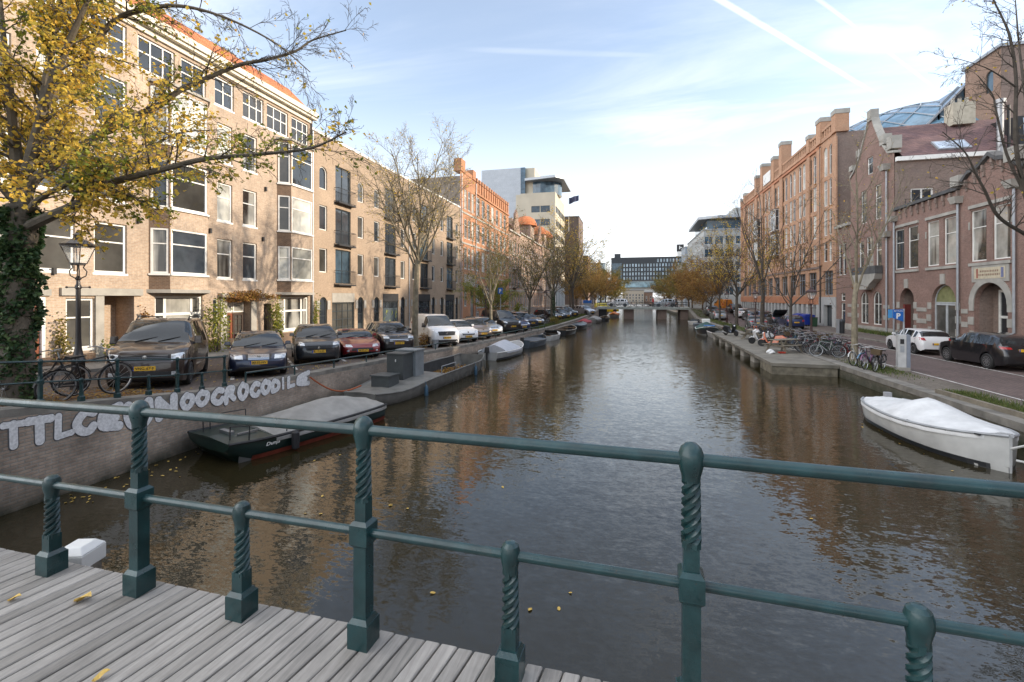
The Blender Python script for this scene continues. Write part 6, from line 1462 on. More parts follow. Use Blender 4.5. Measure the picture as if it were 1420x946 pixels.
for li, (pp, r) in enumerate(limbs):
    pts = smooth([Q(*p) for p in pp]); n = len(pts); rad = [max(.010, .85*r*(1-.88*i/(n-1))) for i in range(n)]
    mbT.tube(pts, rad, 8, cap=False)
    Ltot = sum((pts[i+1]-pts[i]).length for i in range(n-1)); k = int(Ltot*5.5)
    for i in range(k):
        t = .14+.86*(i+rg.random())/k; x = t*(n-1); a = min(int(x), n-2); q = pts[a].lerp(pts[a+1], x-a); dd = (pts[a+1]-pts[a]).normalized()
        ax = dd.orthogonal().normalized(); ax.rotate(Matrix.Rotation(rg.uniform(0, 6.283), 3, dd)); an = rg.uniform(.5, 1.0); tp = []
        grow(mbB, q, dd*math.cos(an)+ax*math.sin(an), rg.uniform(.55, 1.35)*(1.2-.5*t), max(.006, rad[a]*.3), 0, rg, PT_, tp); tipsets.append((t, q, tp))
mbT.build('trunk', bark, big, smooth=True, fix=False); mbB.build('twigs', barkd, big, smooth=True, fix=False)
lv = Leaves(9); lg = Leaves(10)
for t, q, tp in tipsets:
    # leaf density falls off away from the trunk
    cx = q.x*CT+q.y*ST; Z = q.y*CT-q.x*ST; px = 710+FPX*cx/Z; py = 412-(q.z-4)*FPX/Z
    dn = float(np.interp(px, [0, 90, 180, 300, 400, 480], [17, 14, 6.5, 4, 2.6, 1.7]))
    if py < 110 and px > 190: dn *= .22
    if 110 <= py and 200 < px < 400: dn *= 1.15
    leafy(tp, lg if rg.random() < .22 else lv, dn, .09, rg, .05)
lv.build('leaves', LY, big); lg.build('green_leaves', LG, big)
iv = Leaves(12)
for i in range(6500):
    t = rg.random(); z = lerp(-.1, 4.2, t**.9); x = (z/4.3)*(len(tr)-1); a = max(0, min(int(x), len(tr)-2)); c = tr[a].lerp(tr[a+1], max(0, x-a)); an = rg.uniform(0, 6.283)
    rr = (.27+.06*math.sin(z*3+an*2)+.05*math.sin(z*7-an*3))*(1.05 if z < 3.3 else .85)*rg.uniform(.86, 1.06)
    iv.add(c+Vector((rr*math.cos(an), rr*math.sin(an), 0)), rg.uniform(.08, .14), .5)
iv.build('ivy', LI, big)
# ---- bare tree at the right edge
rt = thing('bare_tree', 'dark bare twigged tree leaning in at the right edge', 'tree', tuple(Q(1470, 568, 13.0)))
mbT = MB(); mbB = MB(); lv = Leaves(14)
rl_ = [([(1470, 575, 13), (1466, 450, 13), (1458, 360, 13), (1452, 300, 13), (1462, 150, 13), (1470, 0, 13.2)], .19), ([(1455, 330, 13), (1430, 290, 12.8), (1417, 250, 12.7), (1408, 190, 12.6), (1409, 110, 12.5), (1401, 54, 12.4), (1390, 25, 12.4), (1372, -10, 12.4)], .075),
       ([(1430, 290, 12.8), (1420, 266, 13), (1396, 214, 13.1), (1381, 153, 13.2), (1376, 131, 13.2), (1356, 105, 13.2)], .05), ([(1456, 345, 13), (1420, 324, 12.5), (1384, 300, 12.2), (1365, 263, 12), (1353, 241, 11.9), (1338, 211, 11.8), (1307, 183, 11.8)], .055),
       ([(1408, 120, 12.5), (1375, 98, 12.4), (1350, 88, 12.3), (1322, 80, 12.3)], .02), ([(1455, 250, 13), (1430, 180, 13.4), (1415, 80, 13.8), (1408, 0, 14)], .06)]
PR_ = dict(PT_, seg=(.3, .2, .15), trop=(.02, .0, .0), n=(5, 3, 0), leaf=0)
for pp, r in rl_:
    pts = smooth([Q(*p) for p in pp]); n = len(pts); rad = [max(.008, r*(1-.8*i/(n-1))) for i in range(n)]; mbT.tube(pts, rad, 8, cap=False)
    if r > .15: continue
    k = int(sum((pts[i+1]-pts[i]).length for i in range(n-1))*3)
    for i in range(k):
        t = .2+.8*(i+rg.random())/k; x = t*(n-1); a = min(int(x), n-2); q = pts[a].lerp(pts[a+1], x-a); dd = (pts[a+1]-pts[a]).normalized(); ax = dd.orthogonal().normalized(); ax.rotate(Matrix.Rotation(rg.uniform(0, 6.283), 3, dd)); an = rg.uniform(.5, 1.0); tp = []
        grow(mbB, q, dd*math.cos(an)+ax*math.sin(an), rg.uniform(.5, 1.2), max(.006, rad[a]*.4), 0, rg, PR_, tp); leafy(tp, lv, .18, .08, rg)
mbT.build('trunk', barkd, rt, smooth=True, fix=False); mbB.build('twigs', barkd, rt, smooth=True, fix=False); lv.build('leaves', LY, rt)
# ---- climbers, shrubs and hedges
def shrub(name, label, cat, c, rad, n, size, m, seed, stems=6, lump=.25):
    root = thing(name, label, cat, (c[0], c[1], c[2])); lv = Leaves(seed); r = random.Random(seed); mb = MB()
    cl = [(Vector((r.gauss(0, .4)*rad[0], r.gauss(0, .4)*rad[1], r.uniform(.15, .9)*rad[2]))) for _ in range(9)]
    for _ in range(n):
        b = r.choice(cl); p = Vector(c)+b+Vector((r.gauss(0, lump)*rad[0], r.gauss(0, lump)*rad[1], r.gauss(0, lump*.6)*rad[2]))
        if p.z > c[2]: lv.add(p, size*r.uniform(.7, 1.3))
    for b in cl[:stems]: mb.tube([Vector(c)+Vector((b.x*.2, b.y*.2, 0)), Vector(c)+Vector((b.x*.6, b.y*.6, b.z*.5)), Vector(c)+b], [.02, .014, .006], 5)
    mb.build('stems', barkd, root); lv.build('leaves', m, root); return root
shrub('climbing_plant', 'rusty climbing plant trained over the double doorway', 'climber', (-20.7, 20.7, 3.75), (.3, 1.5, .55), 1500, .11, LR, 3)
shrub('climbing_plant', 'yellowing climber beside the ground floor bay window', 'climber', (-20.6, 23.1, 1.2), (.35, .6, 2.6), 1100, .11, LG, 4)
shrub('shrub', 'tall green shrub at the facade between van and blue estate', 'shrub', (-20.2, 18.6, 1.2), (.4, .6, 2.4), 1200, .11, LG, 5)
shrub('climbing_plant', 'slender climber up the downpipe at the block corner', 'climber', (-20.75, 26.9, 1.1), (.2, .25, 2.7), 500, .10, LG, 6)
shrub('shrub', 'low green shrub below the ground floor window behind the lamp', 'shrub', (-20.3, 13.9, 1.5), (.4, .5, .7), 500, .10, LG, 7)
shrub('climbing_plant', 'wispy climber on the wall beside the red brown door', 'climber', (-20.75, 12.35, 1.5), (.2, .35, 1.8), 350, .10, LO, 8)
shrub('climbing_plant', 'small climber by the house number near the porch', 'climber', (-20.8, 15.55, 2.6), (.15, .2, .9), 160, .1, LR, 9)
shrub('shrub', 'bright green shrub in front of the rose brick house', 'shrub', (-16, 66, 1.0), (.8, .8, 2.0), 500, .18, LG, 10)
shrub('shrub', 'dark round shrub before the dark gabled house', 'shrub', (-18, 58, 1.0), (.9, .9, 2.2), 500, .18, LI, 11)
shrub('shrub', 'ragged bush on the quay edge near the moored boats', 'shrub', (-8.4, 52, .8), (.6, 1.4, 1.0), 500, .13, LO, 12)
shrub('shrub', 'leafy bush at the foot of the ivy-wrapped tree', 'shrub', (-9.6, 58.2, .8), (.5, .5, 4.0), 900, .14, LI, 13)
shrub('shrub', 'dry brown flower bush by the pale tree trunk', 'shrub', (-11.9, 25.0, 1.0), (.35, .4, .8), 380, .08, LR, 14)
# litter, grass
def scatter(name, kind, n, area, m, size, seed, zf):
    lv = Leaves(seed); r = random.Random(seed)
    for _ in range(n):
        v, u = area(r); z = zf(v, u); a = r.uniform(0, 6.283); s = size*r.uniform(.6, 1.2); k = len(lv.v); c, s_ = math.cos(a)*s*.5, math.sin(a)*s*.5
        lv.v += [(v-c, u-s_, z+.006), (v+s_*.7, u-c*.7, z+.02), (v+c, u+s_, z+.008), (v-s_*.7, u+c*.7, z+.016)]; lv.f += [(k, k+1, k+2), (k, k+2, k+3)]
    mb = MB(); mb.v, mb.f, mb.m = lv.v, lv.f, [0]*len(lv.f); return setp(mb.build(name, m, fix=False), kind=kind)
scatter('leaf_litter', 'stuff', 2600, lambda r: (-11.6-abs(r.gauss(0, 1.3)), r.uniform(1.5, 9.5)), LR, .09, 1, lambda v, u: gzL(u))
scatter('leaf_litter', 'stuff', 900, lambda r: (-11.6-abs(r.gauss(0, 3)), r.uniform(8, 40)), LY, .08, 2, lambda v, u: gzL(u))
def grass(name, n, area, m, seed, zf, h=.16):
    r = random.Random(seed); mb = MB()
    for _ in range(n):
        v, u = area(r); z = zf(v, u); a = r.uniform(0, 6.283); l = h*r.uniform(.5, 1.3); dx, dy = math.cos(a)*.012, math.sin(a)*.012; tx, ty = r.gauss(0, .35)*l, r.gauss(0, .35)*l; k = len(mb.v)
        mb.v += [(v-dx, u-dy, z), (v+dx, u+dy, z), (v+tx, u+ty, z+l)]; mb.f.append((k, k+1, k+2))
    mb.m = [0]*len(mb.f); return setp(mb.build(name, m, fix=False), kind='stuff')
GM = island_mat('grass_blades', [(0, (.05, .085, .02)), (.6, (.10, .14, .035)), (1, (.22, .20, .08))], trans=.2)
grass('grass', 7000, lambda r: (10.72+abs(r.gauss(0, .45)), r.uniform(14, 19.5)), GM, 1, lambda v, u: gzR(u))
grass('grass', 2500, lambda r: (10.8+r.random()*1.3, 25.5+r.gauss(0, 1.2)), GM, 2, lambda v, u: gzR(u), .08)
grass('grass', 2500, lambda r: (21.6-abs(r.gauss(0, .25)), r.uniform(44, 51.5)), GM, 3, lambda v, u: gzR(u)+.1, .35)
grass('grass', 4000, lambda r: (10.8+r.random()*1.4, r.uniform(48, 86)), GM, 4, lambda v, u: gzR(u), .25)
grass('grass', 5000, lambda r: (-19.8+abs(r.gauss(0, .5)), r.uniform(4, 10)), GM, 5, lambda v, u: gzL(u)+.1, .2)
grass('grass', 5000, lambda r: (lambda u: (wvL(u)-.55-r.random()*.8, u))(r.uniform(44, 82)), GM, 6, lambda v, u: gzL(u), .3)
# ================= boats =================
def hull_rings(L, B, st, sheer, draft=.25, flat=.75, n=None):
    """st: (t, beam fraction, rise of the keel) from stern to bow"""
    f = pchip([s[0] for s in st], [s[1] for s in st]); k = pchip([s[0] for s in st], [s[2] for s in st]); s = pchip(*zip(*sheer)); R_ = []
    for i in range(19):
        t = i/18; x = -L/2+L*t; b = max(.01, f(t)*B/2); z0 = -draft+k(t); z1 = s(t)
        half = [(0, z0-.02), (b*flat*.6, z0), (b*flat, z0+.06*(z1-z0)), (b*.93, lerp(z0, z1, .45)), (b*.99, lerp(z0, z1, .8)), (b, z1)]
        R_.append([(x, -y, z) for y, z in half[::-1]]+[(x, y, z) for y, z in half[1:]])
    return R_
SLOOP = [(0, .62, .05), (.08, .78, .03), (.3, .97, 0), (.55, 1, 0), (.75, .84, .02), (.9, .48, .08), (.97, .18, .14), (1, .02, .2)]
PRAM = [(0, .86, .02), (.1, .95, 0), (.3, 1, 0), (.75, 1, 0), (.88, .97, .08), (.96, .92, .3), (1, .9, .55)]
BARGE = [(0, .55, .25), (.05, .72, .1), (.15, .92, 0), (.3, 1, 0), (.8, 1, 0), (.93, .8, .05), (1, .6, .25)]
def make_boat(label, L, B, st, sheer, hm, boot=None, inner=None, cover=None, cm=None, rail=None, draft=.25, engine=False, deck=None, seats=2, windshield=False, cat='boat', fend=0, name='moored_boat', floor=None):
    root = thing(name, label, cat, (0, 0, 0), 0, local=True); Rg = hull_rings(L, B, st, sheer, draft); n = len(Rg[0])
    mb = MB(); mb.loft(Rg, closed=False, cap=False); mb.poly(Rg[0]); mb.poly(Rg[-1]); mb.build('hull', hm, root, smooth=True, angle=40)
    if boot:
        R2 = []
        for r in Rg:
            lo = [(p[0], p[1]*1.03, p[2]) for p in r]; q = []
            for sgn in (0, 1):
                side = lo[:n//2+1] if not sgn else lo[n//2:][::-1]
                def at(z):
                    for a, b in zip(side[:-1], side[1:]):
                        if (a[2]-z)*(b[2]-z) <= 0 and a[2] != b[2]: t = (z-a[2])/(b[2]-a[2]); return (a[0], lerp(a[1], b[1], t), z)
                    return None
                q.append((at(-.05), at(.13)))
            R2.append(q)
        for sgn in (0, 1):
            mb = MB(); 
            for a, b in zip(R2[:-1], R2[1:]):
                q_ = [a[sgn][0], b[sgn][0], b[sgn][1], a[sgn][1]]
                if None not in q_ and all(abs(l_[1]) > .8*abs(h_[1]) for l_, h_ in ((a[sgn][0], a[sgn][1]), (b[sgn][0], b[sgn][1]))): mb.quad(*q_)
            mb.build('boot_stripe', boot, root, fix=False, smooth=True)
    rail = rail or M['dark']
    for sgn in (0, -1): mb = MB(); mb.tube([(r[sgn][0], r[sgn][1], r[sgn][2]) for r in Rg], .035, 6); mb.build('rubbing_strake', rail, root, smooth=True)
    im = inner or mat('boat_inside', (.10, .10, .095), .8)
    mb = MB(); zf = floor if floor is not None else -.02
    mb.loft([[(r[0][0], r[0][1]*.93, r[0][2]-.01), (r[0][0], r[0][1]*.86, zf), (r[0][0], -r[0][1]*.86, zf), (r[0][0], -r[0][1]*.93, r[0][2]-.01)] for r in Rg[1:-1]], closed=False, cap=False); mb.build('inside', im, root)
    s = pchip(*zip(*sheer)); f = pchip([q[0] for q in st], [q[1] for q in st])
    if deck:
        for t0, t1 in deck:
            mb = MB(); I = [i for i in range(19) if t0-.03 <= i/18 <= t1+.03]
            mb.loft([[(Rg[i][0][0], Rg[i][0][1]*.985, Rg[i][0][2]+.004), (Rg[i][0][0], 0, Rg[i][0][2]+.05), (Rg[i][0][0], -Rg[i][0][1]*.985, Rg[i][0][2]+.004), (Rg[i][0][0], 0, Rg[i][0][2]-.06)] for i in I]); mb.build('deck', hm if deck != 'x' else im, root)
    if cover:
        t0, t1, hs = cover; g = pchip(*zip(*hs)); mb = MB(); I = [i for i in range(19) if t0 <= i/18 <= t1]; rr = random.Random(int(L*100)); rings = []
        for i in I:
            t = i/18; b = f(t)*B/2*1.03; z = s(t); h = g(t); q = []
            for k in range(13):
                y = -1+2*k/12; zz = z+h*(1-abs(y)**1.35)-(.05 if abs(y) > .99 else 0)+rr.uniform(-.012, .014); q.append((Rg[i][0][0], y*b, zz))
            rings.append([(q[0][0], q[0][1], q[0][2]-.08)]+q+[(q[-1][0], q[-1][1], q[-1][2]-.08)])
        mb.loft(rings, closed=False, cap=False); mb.poly(rings[0]); mb.poly(rings[-1]); mb.build('cover', cm, root, smooth=True, angle=60)
    else:
        for k in range(seats): t = .25+.3*k; mb = MB(); mb.box((-L/2+L*t, 0, s(t)-.16), (.28, f(t)*B*.86, .05)); mb.build('bench_seat', mat('boat_wood', (.20, .12, .06), .6, 0, .25, 6), root)
    if engine:
        mb = MB(); mb.box((-L/2-.12, 0, s(0)+.16), (.26, .28, .36), taper=.8); mb.box((-L/2-.16, 0, s(0)-.3), (.12, .1, .7)); mb.build('outboard_motor', M['dark'], root, bevel=.03)
    if windshield:
        mb = MB(); x = L*.08; mb.loft([[(x, y, s(.6)), (x-.22, y*.85, s(.6)+.36), (x-.24, y*.85, s(.6)+.36), (x-.02, y, s(.6))] for y in (-B*.4, -B*.2, B*.2, B*.4)]); mb.build('windscreen', GC, root)
    for k in range(fend):
        t = .25+.5*k/max(1, fend-1); 
        for sd in (-1, 1): mb = MB(); y = sd*(f(t)*B/2+.09); x = -L/2+L*t; mb.lathe([(.02, .62), (.075, .52), (.085, .2), (.06, .08), (0, .05)], (x, y, s(t)-.72), 10); mb.tube([(x, y, s(t)-.1), (x, y*.95, s(t)+.05)], .012, 5); mb.build('fender', mat('blue_fender', (.045, .10, .15), .5), root, smooth=True)
    return root
def moor(o, v, u, ang, z=0, sc=1): o.location = (v, u, z); o.rotation_euler = (0, 0, R(ang)); o.scale = (sc,)*3
tarp = mat('grey_tarp', (.27, .26, .24), .8, 0, .18, 2.5, .2, 12); wcan = mat('white_canvas', (.62, .62, .61), .75, 0, .14, 2.5, .5, 5); hgreen = mat('dark_green_hull', (.006, .022, .018), .35, 0, .2, 4, coat=.2); hred = mat('red_antifouling', (.24, .05, .03), .6, 0, .3, 6)
hgrey = mat('grey_hull', (.16, .155, .14), .55, 0, .25, 2.5); hwhite = mat('white_hull', (.52, .52, .50), .38, 0, .16, 1.6, coat=.2); hdark = mat('black_hull', (.02, .022, .025), .35, 0, .15, 3, coat=.3); hblue = mat('blue_grey_hull', (.07, .09, .11), .4, 0, .15, 3)
flat = [(0, .62), (1, .66)]
b1 = make_boat('dark green boat with red waterline under a grey tented tarpaulin', 4.9, 2.2, PRAM, [(0, .50), (.6, .47), (.85, .49), (1, .53)], hgreen, hred, cover=(.0, .78, [(0, .10), (.3, .42), (.55, .30), (.8, .08)]), cm=tarp, deck=[(.78, 1)], rail=M['dark'])
moor(b1, -9.3, 11.3, -107)
for sd in (1, -1):
    mb = MB()
    pts = [(1.0, sd*1.0, .82), (1.95, sd*.96, .86), (2.25, sd*.66, .86)]
    mb.tube(pts, .014, 6); 
    for p in pts: mb.tube([p, (p[0], p[1]*.97, .48)], .014, 6)
    mb.build('grab_rail', M['dark'], b1, smooth=True)
mb = MB(); mb.lathe([(0, .0), (.09, .05), (.10, .25), (.09, .45), (0, .5)], (.9, 1.2, .02), 10); mb.build('fender', M['dark'], b1, smooth=True)
mb = MB(); mb.box((2.0, 0, .57), (.12, .5, .1)); mb.box((1.7, .4, .56), (.5, .05, .04)); mb.build('bow_fittings', M['steel'], b1)
me = text_mesh('Dunja', .2, .004, 0, M['white'], 'boat_name', fit=(.36, .11), shear=.25); o = link('boat_name', me, b1, (1.45, 1.115, .33)); o.rotation_euler = (R(86), 0, R(180))
b2 = make_boat('long grey steel workboat with upright cabin boxes and leaf-filled open hold', 10.2, 2.45, BARGE, [(0, .50), (.12, .42), (.3, .55), (.9, .62), (1, .72)], hgrey, inner=mat('hold_grey', (.03, .03, .03), .8, 0, .3, 2), deck=[(.0, .42)], seats=0, fend=2, floor=.05, rail=hgrey); moor(b2, -9.1, 19.7, 86)
for c, d, m in (((-2.2, .15, 1.08), (.75, .8, 1.05), mat('cabin_dark', (.06, .068, .07), .5)), ((-1.45, .1, 1.1), (.7, .95, 1.15), mat('cabin_grey', (.20, .22, .23), .5)), ((-3.35, .1, .66), (.75, .8, .42), mat('cabin_dark', (.06, .068, .07), .5))):
    mb = MB(); mb.box(c, d); cb_ = mb.build('cabin', m, b2, bevel=.02); mb = MB(); mb.box((c[0], c[1], c[2]+d[2]/2+.025), (d[0]+.08, d[1]+.08, .05)); mb.build('cabin_roof', m, cb_)
mb = MB(); mb.lathe([(0, .03), (.06, .02), (.06, 0)], (0, 0, 0), 10, axis='y'); mb.v = [(p[0]-2.58, p[1]+.1, p[2]+1.35) for p in mb.v]; mb.build('lamp', M['white'], b2)
for sd in (1, -1): mb = MB(); mb.tube([(-1, sd*1.2, .6), (-1, sd*1.2, .95), (.4, sd*1.22, .95), (.4, sd*1.22, .55)], .02, 6); mb.build('grab_rail', M['steel'], b2, smooth=True)
for k in range(9):
    for sd in (1, -1): mb = MB(); x = .2+k*.5; mb.bar((x, sd*1.14, .08), (x, sd*1.2, .56), .05, .06); mb.build('hull_rib', hgrey, b2)
lv = Leaves(31); r = random.Random(5)
for _ in range(900): x = r.uniform(.4, 3.9); y = r.gauss(0, .45); lv.add((x, max(-1, min(1, y)), .07+.22*math.exp(-y*y*3)*r.random()+.02), .1, .1)
o = lv.build('leaf_heap', LR, b2); o['kind'] = 'stuff'
b3 = make_boat('pale grey launch under a silvery cover, third boat along the left wall', 5.8, 2.1, SLOOP, [(0, .5), (.5, .46), (1, .72)], mat('pale_grey_hull', (.34, .34, .33), .4, coat=.3), hdark, cover=(.12, .66, [(0, .25), (.25, .45), (.5, .6), (.66, .25)]), cm=mat('silver_cover', (.42, .43, .46), .6, 0, .1, 4), deck=[(.66, 1)], rail=M['white'], engine=True); moor(b3, -8.35, 30.4, 84)
b4 = make_boat('dark blue grey open boat with outboard between two white boats', 4.8, 1.9, SLOOP, [(0, .5), (.5, .48), (1, .7)], hblue, engine=True, cover=(.1, .7, [(0, .05), (.4, .1), (.7, .05)]), cm=hblue, rail=hgrey); moor(b4, -7.75, 37.2, 82)
b5 = make_boat('small white speedboat with windscreen', 4.2, 1.7, SLOOP, [(0, .45), (.5, .45), (1, .6)], hwhite, deck=[(.6, 1)], windshield=True, engine=True, rail=M['white']); moor(b5, -7.25, 43, 86)
b6 = make_boat('black open sloop with a pale gunwale moored below the bush', 5.6, 2.1, SLOOP, [(0, .55), (.5, .5), (1, .78)], hdark, inner=mat('sloop_inside', (.12, .09, .06), .7), rail=mat('pale_rope', (.42, .39, .33), .8), seats=3); moor(b6, -6.7, 49.8, 85)
b7 = make_boat('dark boat with a white and red covered bow', 5.4, 2.0, SLOOP, [(0, .5), (.5, .5), (1, .75)], hdark, cover=(.1, .6, [(0, .1), (.6, .2)]), cm=hblue, deck=[(.62, 1)]); moor(b7, -6.2, 58.2, 84)
b7b = make_boat('white boat with a red cover beyond the black sloop', 4.6, 1.8, SLOOP, [(0, .5), (.5, .5), (1, .7)], hwhite, cover=(.05, .85, [(0, .2), (.4, .5), (.85, .1)]), cm=mat('red_cover', (.30, .03, .035), .7)); moor(b7b, -6.0, 65, 84)
b8 = make_boat('grey tarpaulin covered boat nearest the far bridge abutment', 5.0, 2.0, SLOOP, [(0, .5), (.5, .5), (1, .7)], hgrey, cover=(.03, .9, [(0, .3), (.4, .6), (.9, .2)]), cm=tarp); moor(b8, -5.2, 73, 84)
b9 = copy_tree(b6, label='black boat tied up just before the far bridge'); moor(b9, -4.2, 80, 86, 0, .9)
bo = copy_tree(b7b, label='orange covered boat lying under the far bridge', mats={'red_cover': mat('orange_cover', (.5, .14, .02), .6)}); moor(bo, -2.8, 94, 86, 0, 1.1)
wb = make_boat('white sloop under a white canvas cover beside the right quay', 5.0, 2.05, [(0, .55, .04), (.05, .72, .03), (.2, .92, 0), (.5, 1, 0), (.72, .88, .0), (.88, .55, .02), (.96, .24, .05), (1, .03, .08)], [(0, .62), (.4, .58), (.8, .70), (1, .84)], hwhite, hdark, cover=(.0, .97, [(0, .06), (.2, .22), (.30, .28), (.46, .54), (.56, .40), (.85, .14), (.97, .03)]), cm=wcan, rail=mat('grey_strake', (.32, .33, .34), .5), draft=.3); moor(wb, 8.3, 15.3, -88)
mb = MB(); mb.box((-2.42, .1, .72), (.16, .2, .26)); mb.build('outboard_motor', mat('grey_plastic', (.3, .3, .31), .5), wb, bevel=.03)
mb = MB(); mb.tube([(2.48, .0, .55), (2.75, .2, .75), (2.95, .5, .65), (3.1, .8, .5), (2.9, .5, .3), (2.5, .1, .3)], .028, 6); mb.build('mooring_hose', mat('white_hose', (.5, .5, .48), .6), wb, smooth=True)
for x, z in ((1.5, .66), (.6, .6), (2.1, .74)):
    mb = MB(); mb.box((x, -.9 if x < 1 else (-.72 if x < 2 else -.42), z+.03), (.26, .05, .03), .1); mb.build('cover_tie', M['dark'], wb)
rb = make_boat('black hulled boat with dark green cover beyond the landing stage', 6.2, 2.2, SLOOP, [(0, .6), (.5, .55), (1, .95)], hdark, cover=(.0, .95, [(0, .3), (.45, .75), (.7, .3), (.95, .05)]), cm=mat('green_cover', (.02, .06, .05), .7), rail=M['white']); moor(rb, 8.2, 53.2, -93)
mb = MB(); mb.box((2.5, 0, 1.05), (.9, 1.0, .06)); mb.build('bow_cover', mat('blue_cover', (.05, .16, .42), .6), rb); mb = MB(); mb.box((-.8, 0, 1.35), (.9, .8, .45)); mb.build('console', M['white'], rb, bevel=.05)
rb2 = make_boat('pale grey dinghy squeezed between green covered boat and jetty', 4.0, 1.7, PRAM, [(0, .5), (1, .55)], mat('pale_grey_hull', (.34, .34, .33)), rail=M['white']); moor(rb2, 8.6, 48.9, -90)
rb3 = copy_tree(b4, label='dark boat moored farther along the right quay before the bridge'); moor(rb3, 9.1, 63, -90); rb4 = copy_tree(b5, label='small white boat nearest the far bridge on the right quay'); moor(rb4, 9.2, 70, -90)
# orange mooring rope
rp = thing('mooring_rope', 'orange mooring rope slung from the wall to the workboat', 'rope', (-10.9, 14.5, .9)); mb = MB()
a, b = Vector((-11.0, 13.9, 1.15)), Vector((-9.9, 15.4, .62)); mb.tube([a.lerp(b, t/10)-Vector((0, 0, .35*math.sin(math.pi*t/10))) for t in range(11)], .03, 6); mb.build('rope', mat('orange_rope', (.36, .09, .03), .8), rp, smooth=True)
# ================= bicycles =================
BP = {c: mat('bike_'+c, v, .35, .1, .05, coat=.3) for c, v in dict(black=(.015, .015, .016), white=(.5, .5, .48), purple=(.16, .05, .12), blue=(.05, .14, .24), silver=(.28, .29, .30), green=(.03, .08, .04), red=(.25, .03, .03)).items()}
tyre = M['rubber']
def make_bike(label, pm, lowstep=False, basket=False, fat=1.0):
    root = thing('bicycle', label, 'bicycle', (0, 0, 0), 0, 'bicycles parked along the right quay', local=True); r = .34; a, b = (-.52, 0, r), (.55, 0, r); bb = (-.06, 0, .29); st = (-.2, 0, .78); hd = (.36, 0, .86); hl = (.40, 0, .70)
    mb = MB(); t = .018*fat
    mb.tube([bb, st], t, 7); mb.tube([bb, hl], t*1.15, 7); mb.tube([hl, hd], t*1.1, 7)
    if lowstep: mb.tube([hd, (.15, 0, .52), (-.1, 0, .42)], t, 7)
    else: mb.tube([hd, st], t, 7)
    for s in (.05, -.05): mb.tube([bb, (a[0], s, a[2])], t*.6, 5); mb.tube([(st[0], 0, st[2]-.06), (a[0], s, a[2])], t*.6, 5)
    mb.build('frame', pm, root, smooth=True)
    mb = MB(); mb.tube([hd, (.375, 0, .80)], t, 6)
    for s in (.05, -.05): mb.tube([(.40, s*.7, .72), (.47, s, .52), (b[0], s, b[2])], t*.65, 6)
    mb.build('fork', pm, root, smooth=True)
    for c in (a, b):
        mb = MB(); mb.lathe([(r-.012, -.016), (r+.008, -.017), (r+.018, 0), (r+.008, .017), (r-.012, .016), (r-.014, -.015)], c, 26, axis='y', cap=False); w = mb.build('wheel', tyre, root, smooth=True)
        mb = MB(); mb.lathe([(r-.034, -.012), (r-.011, -.014), (r-.011, .014), (r-.034, .012), (r-.034, -.012)], c, 26, axis='y', cap=False); mb.lathe([(0, -.045), (.025, -.04), (.025, .04), (0, .045)], c, 8, axis='y')
        for k in range(14): an = 2*math.pi*k/14; mb.bar((c[0]+.02*math.cos(an), .02*(-1)**k, c[2]+.02*math.sin(an)), (c[0]+(r-.03)*math.cos(an), 0, c[2]+(r-.03)*math.sin(an)), .004)
        mb.build('rim', M['steel'], w)
        mb = MB(); an = np.linspace(.35, 2.6, 10) if c is b else np.linspace(.5, 3.0, 10)
        for k in range(9):
            q = [(c[0]+(r+.035)*math.cos(an[k]), c[2]+(r+.035)*math.sin(an[k])), (c[0]+(r+.035)*math.cos(an[k+1]), c[2]+(r+.035)*math.sin(an[k+1]))]
            mb.quad((q[0][0], -.028, q[0][1]), (q[0][0], .028, q[0][1]), (q[1][0], .028, q[1][1]), (q[1][0], -.028, q[1][1]))
        mb.build('mudguard', pm, root, weld=True)
    mb = MB(); mb.tube([st, (-.22, 0, .90)], .013, 6); mb.build('seat_post', M['steel'], root)
    mb = MB(); mb.loft([[(-.36, -.10, .93), (-.36, .10, .93), (-.36, .09, .88), (-.36, -.09, .88)], [(-.25, -.085, .935), (-.25, .085, .935), (-.25, .07, .89), (-.25, -.07, .89)], [(-.12, -.03, .93), (-.12, .03, .93), (-.12, .02, .90), (-.12, -.02, .90)], [(-.04, -.02, .925), (-.04, .02, .925), (-.04, .015, .905), (-.04, -.015, .905)]]); mb.build('saddle', blackpl, root, smooth=True, angle=60)
    mb = MB(); mb.tube([hd, (.34, 0, 1.0)], .014, 6); mb.tube([(.16, -.30, 1.04), (.30, -.27, 1.06), (.36, -.1, 1.02), (.36, .1, 1.02), (.30, .27, 1.06), (.16, .30, 1.04)], .012, 6); mb.build('handlebar', M['steel'], root, smooth=True)
    mb = MB(); mb.tube([(-.16, .06, .13), (-.06, .06, .29), (.04, -.06, .45)], .012, 5); mb.lathe([(0, -.01), (.095, -.01), (.095, .01), (0, .01)], (bb[0], .05, bb[2]), 14, axis='y'); mb.box((-.16, .11, .13), (.09, .09, .02)); mb.box((.04, -.11, .45), (.09, .09, .02)); mb.bar((bb[0], .05, bb[2]+.06), (a[0], .05, a[2]+.04), .03, .05); mb.build('crankset', M['dark'], root)
    mb = MB()
    for s in (.06, -.06): mb.tube([(-.22, s, .72), (-.78, s, .72), (-.56, s, .36)], .008, 5)
    for x in (-.3, -.5, -.7): mb.bar((x, -.06, .72), (x, .06, .72), .012)
    mb.build('rack', M['dark'], root)
    mb = MB(); mb.ball((.46, 0, .82), .045, 8); mb.build('lamp', M['dark'], root)
